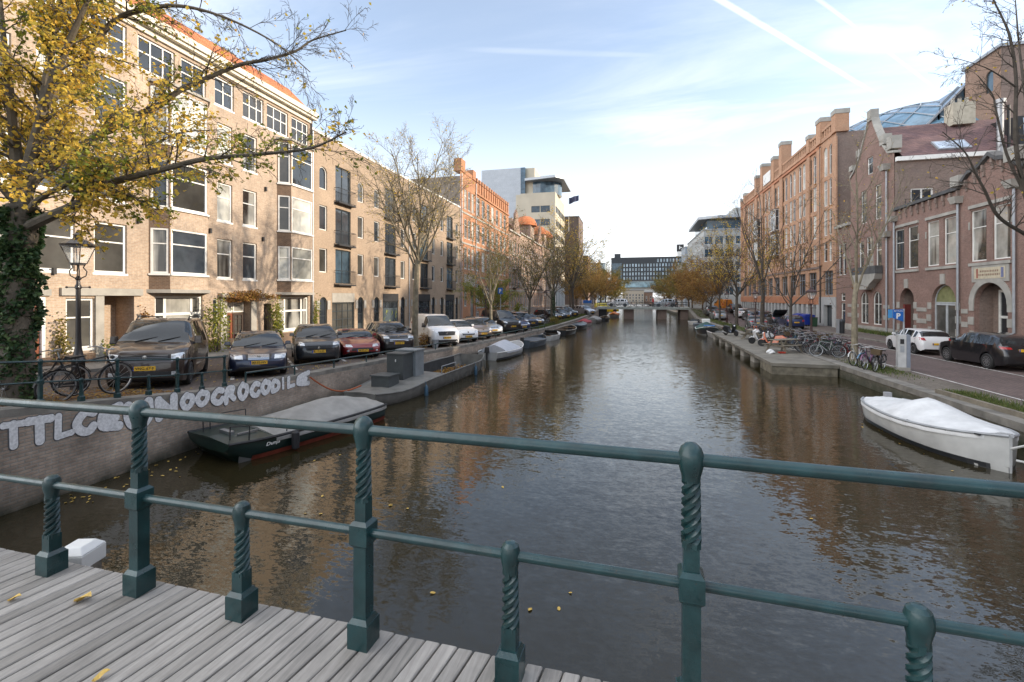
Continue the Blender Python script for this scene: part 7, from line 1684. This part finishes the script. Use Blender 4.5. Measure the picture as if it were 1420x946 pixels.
    if basket:
        mb = MB(); mb.loft([[(.42+x*.9, y*.85, .78), (.42+x, y, 1.02)] for x, y in ((0, -.19), (0, .19), (.30, .19), (.30, -.19), (0, -.19))], closed=False, cap=False); mb.quad((.42, -.16, .78), (.42, .16, .78), (.69, .16, .78), (.69, -.16, .78)); mb.build('basket', mat('wicker', (.10, .07, .04), .9), root)
    return root
bl = {'black': make_bike('x', BP['black']), 'low': make_bike('x', BP['white'], True, False), 'basket': make_bike('x', BP['black'], True, True)}
def bike_at(o, v, u, ang, z, lean): o.location = (v, u, z); o.rotation_euler = (R(lean), 0, R(ang))
rk = random.Random(44); first = {k: True for k in bl}; used_labels = set()
def put_bike(kind, col, v, u, ang, label, z=.605, lean=None, group='bicycles parked along the right quay'):
    if first[kind]: o = bl[kind]; first[kind] = False
    else: o = copy_tree(bl[kind])
    for ch in o.children:
        if ch.type == 'MESH':
            for s in ch.material_slots:
                if s.material and s.material.name.startswith('bike_'): s.link = 'OBJECT'; s.material = BP[col]
    o['label'] = label; o['group'] = group
    if group is None: del o['group']
    bike_at(o, v, u, ang, z, rk.uniform(-9, 9) if lean is None else lean); return o
put_bike('low', 'white', 11.15, 26.3, 222, 'white step-through bicycle nearest the bare tree trunk', lean=8)
put_bike('low', 'blue', 11.25, 25.75, 218, 'blue step-through bicycle leaning beside the white one', lean=-6)
put_bike('black', 'purple', 11.1, 25.1, 225, 'purple bicycle between the blue one and the basket bicycle', lean=5)
put_bike('basket', 'black', 11.2, 24.6, 230, 'black basket bicycle right beside the white parking pillar', lean=-4)
put_bike('black', 'silver', 10.9, 29.4, 165, 'silver bicycle with big pale wheels at the front of the row', lean=7)
put_bike('black', 'green', 11.2, 30.1, 170, 'dark green bicycle second in the row behind the silver one', lean=-7)
cols = ['black', 'black', 'silver', 'black', 'black', 'green', 'blue', 'black', 'purple', 'red', 'black', 'white']; i = 0
for row, v0 in ((0, 11.0), (1, 12.0)):
    u = 30.6 if row == 0 else 29.5
    while u < 45.5:
        c = cols[(i*7+row*3) % len(cols)]; kind = ['black', 'low', 'black', 'basket', 'black'][i % 5]
        if abs(u-39.2) > .35 and abs(u-35.4) > .3:
            put_bike(kind, c, v0+rk.uniform(-.15, .15), u, rk.choice((172, 180, 188, 8, -5)), c+' bicycle in the dense middle of the parked row')
        u += rk.uniform(.42, .62); i += 1
eb = put_bike('black', 'black', -11.85, 7.55, 88, 'black bicycle leaning against the left quay railing by the lamp post', gzL(7.5)+.006, 4, None); eb.scale = (1.06, 1.06, 1.06)
e2 = put_bike('low', 'black', -12.2, 6.9, 80, 'second dark bicycle tucked behind the one on the left railing', gzL(6.9)+.006, -6, None)
for k in range(8): put_bike('black', cols[(k*5) % 12], -9.6+rk.uniform(-.2, .2), 49.8+k*.55, 160+rk.uniform(-10, 10), cols[(k*5) % 12]+' bicycle parked in the group between cars on the left quay', gzL(50)+.006, None, 'bicycles between the left quay cars')
for k in range(9): put_bike(['black', 'low'][k % 2], cols[(k*3) % 12], -3.5+k*1.45, 86.2, rk.choice((0, 180)), cols[(k*3) % 12]+' bicycle against the railing of the far bridge', 2.155, 4, 'bicycles on the far bridge')
for k in ('black', 'low', 'basket'): assert not first[k]
# ================= scooters =================
def make_scooter(label, bm, wm):
    root = thing('scooter', label, 'scooter', (0, 0, 0), 0, local=True); r = .24
    for x in (-.62, .64):
        mb = MB(); mb.lathe([(r*.62, -.05), (r*.9, -.06), (r, -.03), (r, .03), (r*.9, .06), (r*.62, .05)], (x, 0, r), 18, axis='y'); w = mb.build('wheel', tyre, root, smooth=True)
        mb = MB(); mb.lathe([(0, -.035), (r*.66, -.04), (r*.66, .04), (0, .035)], (x, 0, r), 14, axis='y'); mb.build('rim', wm, w)
    P = lambda x, y, t: (x, t, y)
    mb = MB(); mb.prism([(-.85, .62), (-.62, .80), (-.2, .74), (-.08, .42), (.28, .30), (.28, .24), (-.35, .24), (-.42, .42), (-.75, .5)], P, -.17, .17); mb.build('body', bm, root, bevel=.03)
    mb = MB(); mb.prism([(.24, .28), (.34, .30), (.52, .72), (.50, .98), (.42, .98), (.40, .70)], P, -.2, .2); mb.build('front_shield', bm, root, bevel=.03)
    mb = MB(); mb.prism([(-.78, .80), (-.70, .88), (-.35, .86), (-.1, .79), (-.16, .74), (-.6, .78)], P, -.14, .14); mb.build('seat', blackpl, root, bevel=.03)
    mb = MB(); mb.tube([(.47, 0, .9), (.42, 0, 1.02)], .03, 6); mb.tube([(.30, -.33, 1.05), (.42, -.12, 1.03), (.42, .12, 1.03), (.30, .33, 1.05)], .018, 6); mb.build('handlebar', M['dark'], root)
    mb = MB(); mb.tube([(.5, 0, .6), (.64, 0, r)], .035, 6); mb.prism([(.42, .5), (.62, .54), (.82, .42), (.66, .47), (.5, .44)], P, -.07, .07); mb.build('front_fork', bm, root)
    mb = MB(); mb.ball((.52, 0, .9), .08, 8); mb.build('headlight', lampm, root, smooth=True); mb = MB(); mb.box((-.86, 0, .66), (.04, .22, .08)); mb.build('tail_light', redm, root)
    for s in (.25, -.25): mb = MB(); mb.tube([(.38, s*.8, 1.05), (.40, s, 1.2)], .008, 5); mb.ball((.40, s, 1.22), .05, 8); mb.build('mirror', M['dark'], root)
    mb = MB(); mb.tube([(-.3, -.12, .22), (-.85, -.16, .36)], .05, 8); mb.build('exhaust', M['steel'], root)
    return root
ora = paint('orange', (.52, .10, .015), 0); s1 = make_scooter('orange and black scooter parked beside the picnic table', ora, M['dark']); s1.location = (9.5, 34.6, .6); s1.rotation_euler = (R(5), 0, R(160))
s2 = copy_tree(s1, label='white fronted scooter with orange wheel rims behind the orange one', mats={'paint_orange': whitep, 'dark': ora}); s2.location = (9.35, 36.6, .6); s2.rotation_euler = (R(5), 0, R(185))
s3 = copy_tree(s1, label='black scooter standing among the orange scooter and bicycles', mats={'paint_orange': blackp}); s3.location = (10.1, 35.7, .6); s3.rotation_euler = (R(5), 0, R(170))
s4 = copy_tree(s1, label='lone dark scooter at the far corner of the landing stage', mats={'paint_orange': gunm}); s4.location = (8.7, 43.6, .6); s4.rotation_euler = (R(5), 0, R(-60))
# ================= furniture, lamps, signs =================
wood = mat('weathered_wood', (.19, .165, .125), .85, 0, .3, 3, .3, 20)
def picnic(label, L=1.9):
    root = thing('picnic_table', label, 'picnic table', (0, 0, 0), 0, local=True)
    mb = MB()
    for k in range(5): mb.box((0, -.3+k*.15, .76), (L, .14, .04))
    mb.build('table_top', wood, root)
    for s in (1, -1):
        mb = MB(); mb.box((0, s*.72, .45), (L, .13, .04)); mb.box((0, s*.57, .45), (L, .13, .04)); mb.build('seat', wood, root)
    for x in (-.65, .65):
        for s in (1, -1): mb = MB(); mb.bar((x, s*.28, .74), (x, s*.72, 0), .05, .1); mb.build('leg', wood, root)
        mb = MB(); mb.bar((x+.06, -.8, .40), (x+.06, .8, .40), .04, .09); mb.build('crossbeam', wood, root)
    return root
p1 = picnic('wooden picnic table on the landing stage in front of the scooters'); p1.location = (9.35, 31.6, .6); p1.rotation_euler = (0, 0, R(35))
p2 = copy_tree(p1, label='weathered picnic bench by the pale bare tree on the left quay'); p2.location = (-11.45, 26.0, gzL(26)); p2.rotation_euler = (0, 0, R(60)); p2.scale = (.85, .85, .85)
p3 = copy_tree(p1, label='second picnic table half hidden behind the scooters'); p3.location = (9.7, 40.5, .6); p3.rotation_euler = (0, 0, R(70))
bg_ = thing('plastic_bag', 'crumpled white bag lying on the landing stage', 'bag', (8.3, 30.6, .6)); mb = MB(); rr = random.Random(2)
mb.loft([[(8.3+math.cos(a)*rad*rr.uniform(.75, 1.2), 30.6+math.sin(a)*rad*rr.uniform(.75, 1.2), z) for a in np.linspace(0, 2*math.pi, 10, endpoint=False)] for rad, z in ((.24, .6), (.26, .68), (.16, .78), (.05, .84))]); mb.build('bag', wcan, bg_)
rc = thing('red_tray', 'flat red plastic tray under the picnic table edge', 'tray', (8.95, 30.7, .6)); mb = MB(); mb.loft([[(8.95+x*s, 30.7+y*s, z) for x, y in ((-.2, -.15), (.2, -.15), (.2, .15), (-.2, .15))] for s, z in ((.8, .6), (1, .68), (.9, .68), (.75, .62))]); mb.build('tray', mat('red_plastic', (.45, .04, .02), .5), rc)
bg2 = copy_tree(bg_, label='white bag hanging over the handlebar of the white scooter'); bg2.location = (9.0, 36.55, 1.42); bg2.scale = (.9, .9, 1.1)
lampc = mat('lamp_maroon', (.045, .018, .016), .45, 0, .2, 6, coat=.2); lampk = mat('lamp_black', (.02, .016, .015), .4, coat=.2); lglass = mat('lantern_glass', (.34, .33, .29), .12, 0, .05)
def clear_glass():
    m, nt, b = new_mat('clear_lantern_glass'); b.inputs['Base Color'].default_value = (.9, .92, .9, 1); b.inputs['Roughness'].default_value = .02; b.inputs['Alpha'].default_value = .22; return m
lglass = clear_glass()
def lamp(label, pm, H=4.0):
    root = thing('street_lamp', label, 'street lamp', (0, 0, 0), 0, local=True); k = H-1.05
    mb = MB(); mb.lathe([(.17, 0), (.17, .12), (.14, .16), (.14, .75), (.16, .78), (.13, .84), (.10, .95), (.075, 1.1), (.06, 1.4), (.052, k-.35), (.07, k-.33), (.07, k-.27), (.045, k-.22), (.04, k-.12), (.07, k-.08), (.03, k)], n=14); mb.build('post', pm, root, smooth=True)
    mb = MB(); mb.tube([(-.28, 0, k-.3), (.28, 0, k-.3)], .014, 6)
    for s in (1, -1): mb.ball((s*.28, 0, k-.3), .03, 8)
    mb.build('ladder_bar', pm, root)
    mb = MB()
    for i in range(4): a = math.pi/4+i*math.pi/2; c, s = math.cos(a), math.sin(a); mb.tube([(0, 0, k-.1), (c*.15, s*.15, k), (c*.17, s*.17, k+.12), (c*.10, s*.10, k+.22), (c*.13, s*.13, k+.3)], .015, 5)
    mb.lathe([(.13, k+.28), (.15, k+.29), (.15, k+.32), (.12, k+.33)], n=8); mb.build('cradle', pm, root)
    mb = MB(); z0, z1 = k+.33, k+.78
    for i in range(4):
        a = math.pi/4+i*math.pi/2; c, s = math.cos(a), math.sin(a); a2 = a+math.pi/2; c2, s2 = math.cos(a2), math.sin(a2)
        mb.bar((c*.17, s*.17, z0), (c*.34, s*.34, z1), .02); mb.bar((c*.34, s*.34, z1), (c2*.34, s2*.34, z1), .03); mb.bar((c*.17, s*.17, z0), (c2*.17, s2*.17, z0), .025)
    fr_ = mb.build('lantern', pm, root)
    mb = MB(); mb.loft([[(math.cos(math.pi/4+i*math.pi/2)*q, math.sin(math.pi/4+i*math.pi/2)*q, z) for i in range(4)] for q, z in ((.165, z0), (.335, z1))], cap=False); mb.build('glass', lglass, fr_)
    mb = MB(); mb.lathe([(.05, z0), (.05, z0+.08), (.03, z0+.1), (.03, z0+.2), (0, z0+.22)], n=8); mb.build('bulb', M['white'], fr_)
    mb = MB(); mb.lathe([(.36, z1+.01), (.37, z1+.05), (.24, z1+.14), (.11, z1+.20), (.09, z1+.28), (.12, z1+.30), (.06, z1+.34), (.03, z1+.42), (0, z1+.45)], n=8); mb.build('lantern_roof', pm, root)
    return root
l1 = lamp('ornate dark lamp post with glass lantern beside the bicycles and brown van', lampk, 4.05); l1.location = (-14.1, 8.8, gzL(8.8)); l1.rotation_euler = (0, 0, R(20))
lsp = [(12.15, 35.4, 'maroon lamp post rising out of the bicycle row'), (12.1, 49.5, 'maroon lamp post beside the silver sedan and dark bare tree'), (12.1, 63, 'maroon lamp post between the yellow tree and the thin brown tree'), (12.1, 79, 'distant maroon lamp post near the far bridge')]
l2 = lamp('x', lampc, 4.0)
for k, (v, u, lb) in enumerate(lsp):
    o = l2 if k == 0 else copy_tree(l2); o['label'] = lb; o.location = (v, u, gzR(u))
for v, u, lb in ((-12.6, 39.5, 'maroon lamp post in front of the orange warehouse'), (-11.2, 62, 'maroon lamp post before the rose brick canal houses')): o = copy_tree(l2, label=lb); o.location = (v, u, gzL(u))
# parking pillar with blue P sign
pl = thing('parking_meter', 'white parking pillar with blue P sign on the quay verge', 'parking meter', (12.3, 25.0, .6)); pw_ = mat('pillar_white', (.50, .50, .49), .5); pg = mat('pillar_grey', (.20, .225, .27), .5)
rz = R(-14)
mb = MB(); mb.box((12.3, 25.0, .68), (.5, .5, .16), rz); mb.build('base', M['conc'], pl); mb = MB(); mb.box((12.26, 24.99, 1.50), (.30, .42, 1.5), rz); mb.build('cabinet', pw_, pl, bevel=.01); mb = MB(); mb.box((12.48, 24.94, 1.50), (.14, .44, 1.51), rz); mb.build('side_panel', pg, pl, bevel=.01)
mb = MB(); mb.box((12.2, 24.776, 1.95), (.14, .02, .22), rz); mb.build('screen', M['dark'], pl); mb = MB(); mb.box((12.2, 24.776, 1.60), (.14, .02, .3), rz); mb.build('keypad', M['zinc'], pl)
mb = MB(); mb.tube([(12.42, 25.1, 2.2), (12.42, 25.1, 3.45)], .04, 8); mb.build('pole', M['zinc'], pl)
sb = mat('sign_blue', (.015, .12, .42), .4)
F_ = FS(25.1); mb = MB(); mb.prism([(11.95, 3.42), (12.36, 3.42), (12.36, 2.85), (11.95, 3.02)], lambda x, y, t: (x, t, y), 25.0, 25.03); s_ = mb.build('sign_panel', sb, pl); mb = MB(); mb.b2((11.78, 25.04, 3.02), (11.945, 25.08, 3.42)); mb.build('sign_panel', mat('sign_light_blue', (.06, .25, .50), .4), pl)
me = text_mesh('P', .3, .01, 0, M['white'], 'sign_letter', fit=(.16, .26)); o = link('sign_letter', me, s_, (12.16, 24.995, 3.12)); o.rotation_euler = (R(90), 0, 0)
me = text_mesh('BETALEN', .1, .0, 0, M['white'], 'sign_letter', fit=(.34, .06)); o = link('sign_letter', me, s_, (12.16, 24.995, 3.35)); o.rotation_euler = (R(90), 0, 0)
bd = thing('name_board', 'tall dark red information board before the arched doors', 'sign', (19.6, 39.2, .7)); mb = MB(); mb.box((19.6, 39.2, 2.1), (.10, .62, 2.75), R(-60)); mb.build('board', mat('board_red', (.15, .022, .018), .5), bd)
for k in range(7): mb = MB(); mb.box((19.6-.052*math.sin(R(30))-.03, 39.2-.075, 3.1-k*.22), (.012, .40-.05*(k % 3), .05), R(-60)); mb.build('text_line', mat('board_text', (.45, .40, .38), .6), bd)
ps = thing('parking_sign', 'small blue parking sign on a pole before the dark gabled house', 'sign', (-12.2, 43, .9)); mb = MB(); mb.tube([(-12.2, 43, .85), (-12.2, 43, 4.9)], .045, 8); mb.build('pole', M['zinc'], ps); mb = MB(); mb.b2((-12.45, 42.9, 4.3), (-11.95, 42.95, 4.9)); s_ = mb.build('panel', sb, ps); me = text_mesh('P', .5, .02, 0, M['white'], 'sign_letter', fit=(.2, .35)); o = link('sign_letter', me, s_, (-12.2, 42.895, 4.6)); o.rotation_euler = (R(90), 0, 0)
ki = thing('kiosk', 'small grey box with blue top by the far bridge', 'kiosk', (-7.2, 83.2, 1.2)); mb = MB(); mb.b2((-7.9, 82.6, 1.1), (-6.6, 83.8, 2.9)); mb.build('cabin', M['zinc'], ki); mb = MB(); mb.b2((-8.0, 82.5, 2.91), (-6.5, 83.9, 3.4)); mb.build('roof', sb, ki)
def dumpster(label):
    root = thing('waste_container', label, 'waste container', (0, 0, 0), 0, local=True); bm_ = mat('bin_blue', (.012, .035, .26), .45, 0, .1, 3)
    mb = MB(); mb.box((0, 0, .62), (1.25, .95, .95), taper=1.08); mb.build('bin', bm_, root, bevel=.03); mb = MB(); mb.prism([(-.55, 1.1), (-.5, 1.25), (.0, 1.38), (.5, 1.25), (.55, 1.1)], lambda x, y, t: (t, x, y), -.7, .7); mb.build('lid', bm_, root)
    for x in (-.5, .5):
        for y in (-.35, .35): mb = MB(); mb.lathe([(0, -.03), (.1, -.03), (.1, .03), (0, .03)], (x, y, .1), 10, axis='y'); mb.build('wheel', M['rubber'], root)
    return root
d1 = dumpster('left one of two blue wheeled waste containers'); d1.location = (19.6, 60.6, .7); d1.rotation_euler = (0, 0, R(95)); d2 = copy_tree(d1, label='right one of two blue wheeled waste containers'); d2.location = (19.8, 58.9, .7)
d3 = thing('wheelie_bin', 'dark green wheelie bin beside the blue containers', 'bin', (20, 57.6, .7)); mb = MB(); mb.box((20, 57.6, 1.2), (.5, .55, .95), taper=1.15); mb.build('bin', mat('bin_green', (.02, .06, .03), .5), d3); mb = MB(); mb.box((20, 57.6, 1.71), (.62, .66, .07)); mb.build('lid', M['dark'], d3)
tb = thing('litter_bin', 'tall grey litter bin by the warehouse corner', 'bin', (18.75, 47.6, .7)); mb = MB(); mb.lathe([(.24, .7), (.25, .72), (.25, 1.75), (.27, 1.78), (.2, 1.95), (0, 2.0)], (18.75, 47.6, 0), 14); mb.build('body', mat('bin_grey', (.055, .06, .065), .5), tb, smooth=True); mb = MB(); mb.b2((18.45, 47.3, .7), (18.49, 47.9, 2.0)); mb.build('side_plate', M['zinc'], tb)
be = thing('timber_beam', 'weathered timber edge beam lying on the grassy quay', 'beam', (10.75, 17, .64)); mb = MB(); mb.bar((10.75, 14.0, .69), (10.55, 19.3, .69), .14, .14); mb.build('beam', wood, be)
fv = copy_tree(trn, label='orange delivery van near the far bridge on the right', mats={'paint_white': paint('bright_orange', (.65, .22, .01), 0)}); fv.location = (16.8, 91, gzR(91)); fv.rotation_euler = (0, 0, R(100))
for v, a, b, lb in ((-2, 'paint_white', whitep, 'white hatchback crossing the far bridge on the left'), (6.5, 'paint_white', silverp, 'silver hatchback crossing the far bridge on the right')): o = copy_tree(fie, label=lb, mats={a: b}); o.location = (v, 88.6, 2.155); o.rotation_euler = (0, 0, R(180))
yv = copy_tree(trn, label='yellow van behind the left end of the far bridge', mats={'paint_white': paint('van_yellow', (.6, .5, .02), 0)}); yv.location = (-4.5, 96, .8); yv.rotation_euler = (0, 0, R(20))
bk = thing('bucket', 'grey zinc bucket beside the picnic bench on the left quay', 'bucket', (-11.2, 25.2, .95)); mb = MB(); mb.lathe([(.16, gzL(25)), (.22, gzL(25)+.5), (.2, gzL(25)+.5), (.15, gzL(25)+.04)], (-11.2, 25.2, 0), 14); mb.build('pail', M['zinc'], bk, smooth=True)
# ================= person on the far bridge =================
def person(label, loc, rz, jacket, trous):
    root = thing('person', label, 'person', loc, rz, local=True)
    J = dict(pel=(0, 0, .95), ch=(0, 0, 1.25), ne=(0, 0, 1.5), he=(.02, 0, 1.66), ls=(0, .19, 1.42), le=(-.04, .25, 1.14), lw=(.08, .24, .92), rs=(0, -.19, 1.42), re=(-.02, -.25, 1.14), rw=(.12, -.24, .94), lh=(0, .1, .9), lk=(.16, .11, .5), la=(.1, .1, .08), lt=(.24, .1, .03), rh=(0, -.1, .9), rk=(-.04, -.11, .5), ra=(-.24, -.1, .12), rt=(-.12, -.1, .03))
    E = [('pel', 'ch'), ('ch', 'ne'), ('ne', 'he'), ('ne', 'ls'), ('ls', 'le'), ('le', 'lw'), ('ne', 'rs'), ('rs', 're'), ('re', 'rw'), ('pel', 'lh'), ('lh', 'lk'), ('lk', 'la'), ('la', 'lt'), ('pel', 'rh'), ('rh', 'rk'), ('rk', 'ra'), ('ra', 'rt')]
    rad = dict(pel=.16, ch=.17, ne=.07, he=.105, ls=.085, le=.06, lw=.045, rs=.085, re=.06, rw=.045, lh=.11, lk=.075, la=.05, lt=.045, rh=.11, rk=.075, ra=.05, rt=.045); K = list(J)
    mb = MB()
    for a, b in E: mb.tube([J[a], tuple((Vector(J[a])+Vector(J[b]))/2), J[b]], [rad[a], (rad[a]+rad[b])/2, rad[b]], 10)
    for k in K: mb.ball(J[k], rad[k]*(1.0 if k != 'he' else 1.08), 10, sz=1.2 if k == 'he' else 1)
    me = mb.mesh('figure', trous, fix=False); o = link('body', me, root); rm = o.modifiers.new('join', 'REMESH'); rm.mode = 'VOXEL'; rm.voxel_size = .02; rm.use_smooth_shade = True
    bpy.context.view_layer.update(); m2 = bpy.data.meshes.new_from_object(o.evaluated_get(bpy.context.evaluated_depsgraph_get())); o.modifiers.clear(); o.data = m2; m2.name = 'body'
    skin = mat('skin', (.42, .26, .18), .6); m2.materials.clear(); [m2.materials.append(m) for m in (trous, jacket, skin, M['dark'])]
    for p in m2.polygons: z = p.center.z; p.material_index = 2 if z > 1.52 or (abs(p.center.y) > .18 and z < .95) else (1 if z > .88 else (3 if z < .1 else 0))
    mb = MB(); mb.ball((-.015, 0, 1.72), .115, 10, sz=.95); mb.build('hair', M['dark'], root, smooth=True); return root
person('person in a red jacket walking across the far bridge', (4.3, 86.9, 2.155), R(10), mat('red_jacket', (.42, .02, .03), .8), mat('dark_trousers', (.03, .03, .04), .8))
person('person in a dark coat walking on the far bridge behind the bicycles', (8.3, 87.1, 2.155), R(180), mat('dark_coat', (.04, .045, .06), .8), mat('dark_trousers', (.03, .03, .04), .8))
# ================= fallen leaves =================
def leaf_obj(label, cat='leaf', group=None):
    mb = MB(); n = 9; pts = [(-.5, 0), (-.35, .2), (-.1, .33), (.15, .28), (.35, .14), (.5, 0), (.35, -.14), (.15, -.28), (-.1, -.33), (-.35, -.2)]
    mb.v = [(x*.1, y*.1, .012+.03*abs(y)**1.2+.012*math.sin(x*5)) for x, y in pts]+[(x*.1, 0, .006+.012*math.sin(x*5)) for x in (-.35, -.1, .15, .35)]
    mb.f = [(0, 1, 10), (1, 2, 11, 10), (2, 3, 12, 11), (3, 4, 13, 12), (4, 5, 13), (0, 10, 9), (9, 10, 11, 8), (8, 11, 12, 7), (7, 12, 13, 6), (6, 13, 5)]; mb.m = [0]*10
    return mb.mesh('leaf', mat('fallen_leaf', (.50, .33, .07), .6, 0, .25, 30), fix=False)
LM = leaf_obj('')
for px, py, lb, s, a in ((20, 831, 'small yellow leaf at the left end of the plank deck', .6, 30), (115, 834, 'larger curled yellow leaf on the plank deck', .95, 10), (140, 944, 'yellow leaf tip at the bottom edge of the deck', .6, 60)):
    v, u = G(px, py, 2.43); o = link('fallen_leaf', LM); setp(o, lb, 'leaf'); o.location = (v, u, dz_(v)+.006); o.rotation_euler = (0, 0, R(a)); o.scale = (s, s, s*1.3)
r = random.Random(8); k = 0; spots = [(600, 823), (735, 846), (791, 823), (775, 845), (1125, 720)]
while len(spots) < 75:
    c = r.random()
    if c < .55: spots.append((r.uniform(100, 460), 0))
    elif c < .75: spots.append((r.uniform(1215, 1400), -1))
    else: spots.append((r.uniform(380, 700), r.uniform(560, 760)))
for px, py in spots:
    if py == 0: v = -11.0+abs(r.gauss(0, .5)); u = r.uniform(6.2, 9.5)
    elif py == -1: u = r.uniform(12, 17); v = 7.25+.12*abs(u-15)-abs(r.gauss(0, .28))
    else: v, u = G(px, py, 0)
    if -10.6 < v < -7.9 and 8.4 < u < 24.5: continue
    o = link('floating_leaf', LM); setp(o, 'small yellow leaf floating on the dark canal water', 'leaf', 'leaves floating on the canal'); o.location = (v, u, .004); o.rotation_euler = (0, 0, r.uniform(0, 6)); s = r.uniform(.45, .85); o.scale = (s, s, .5)
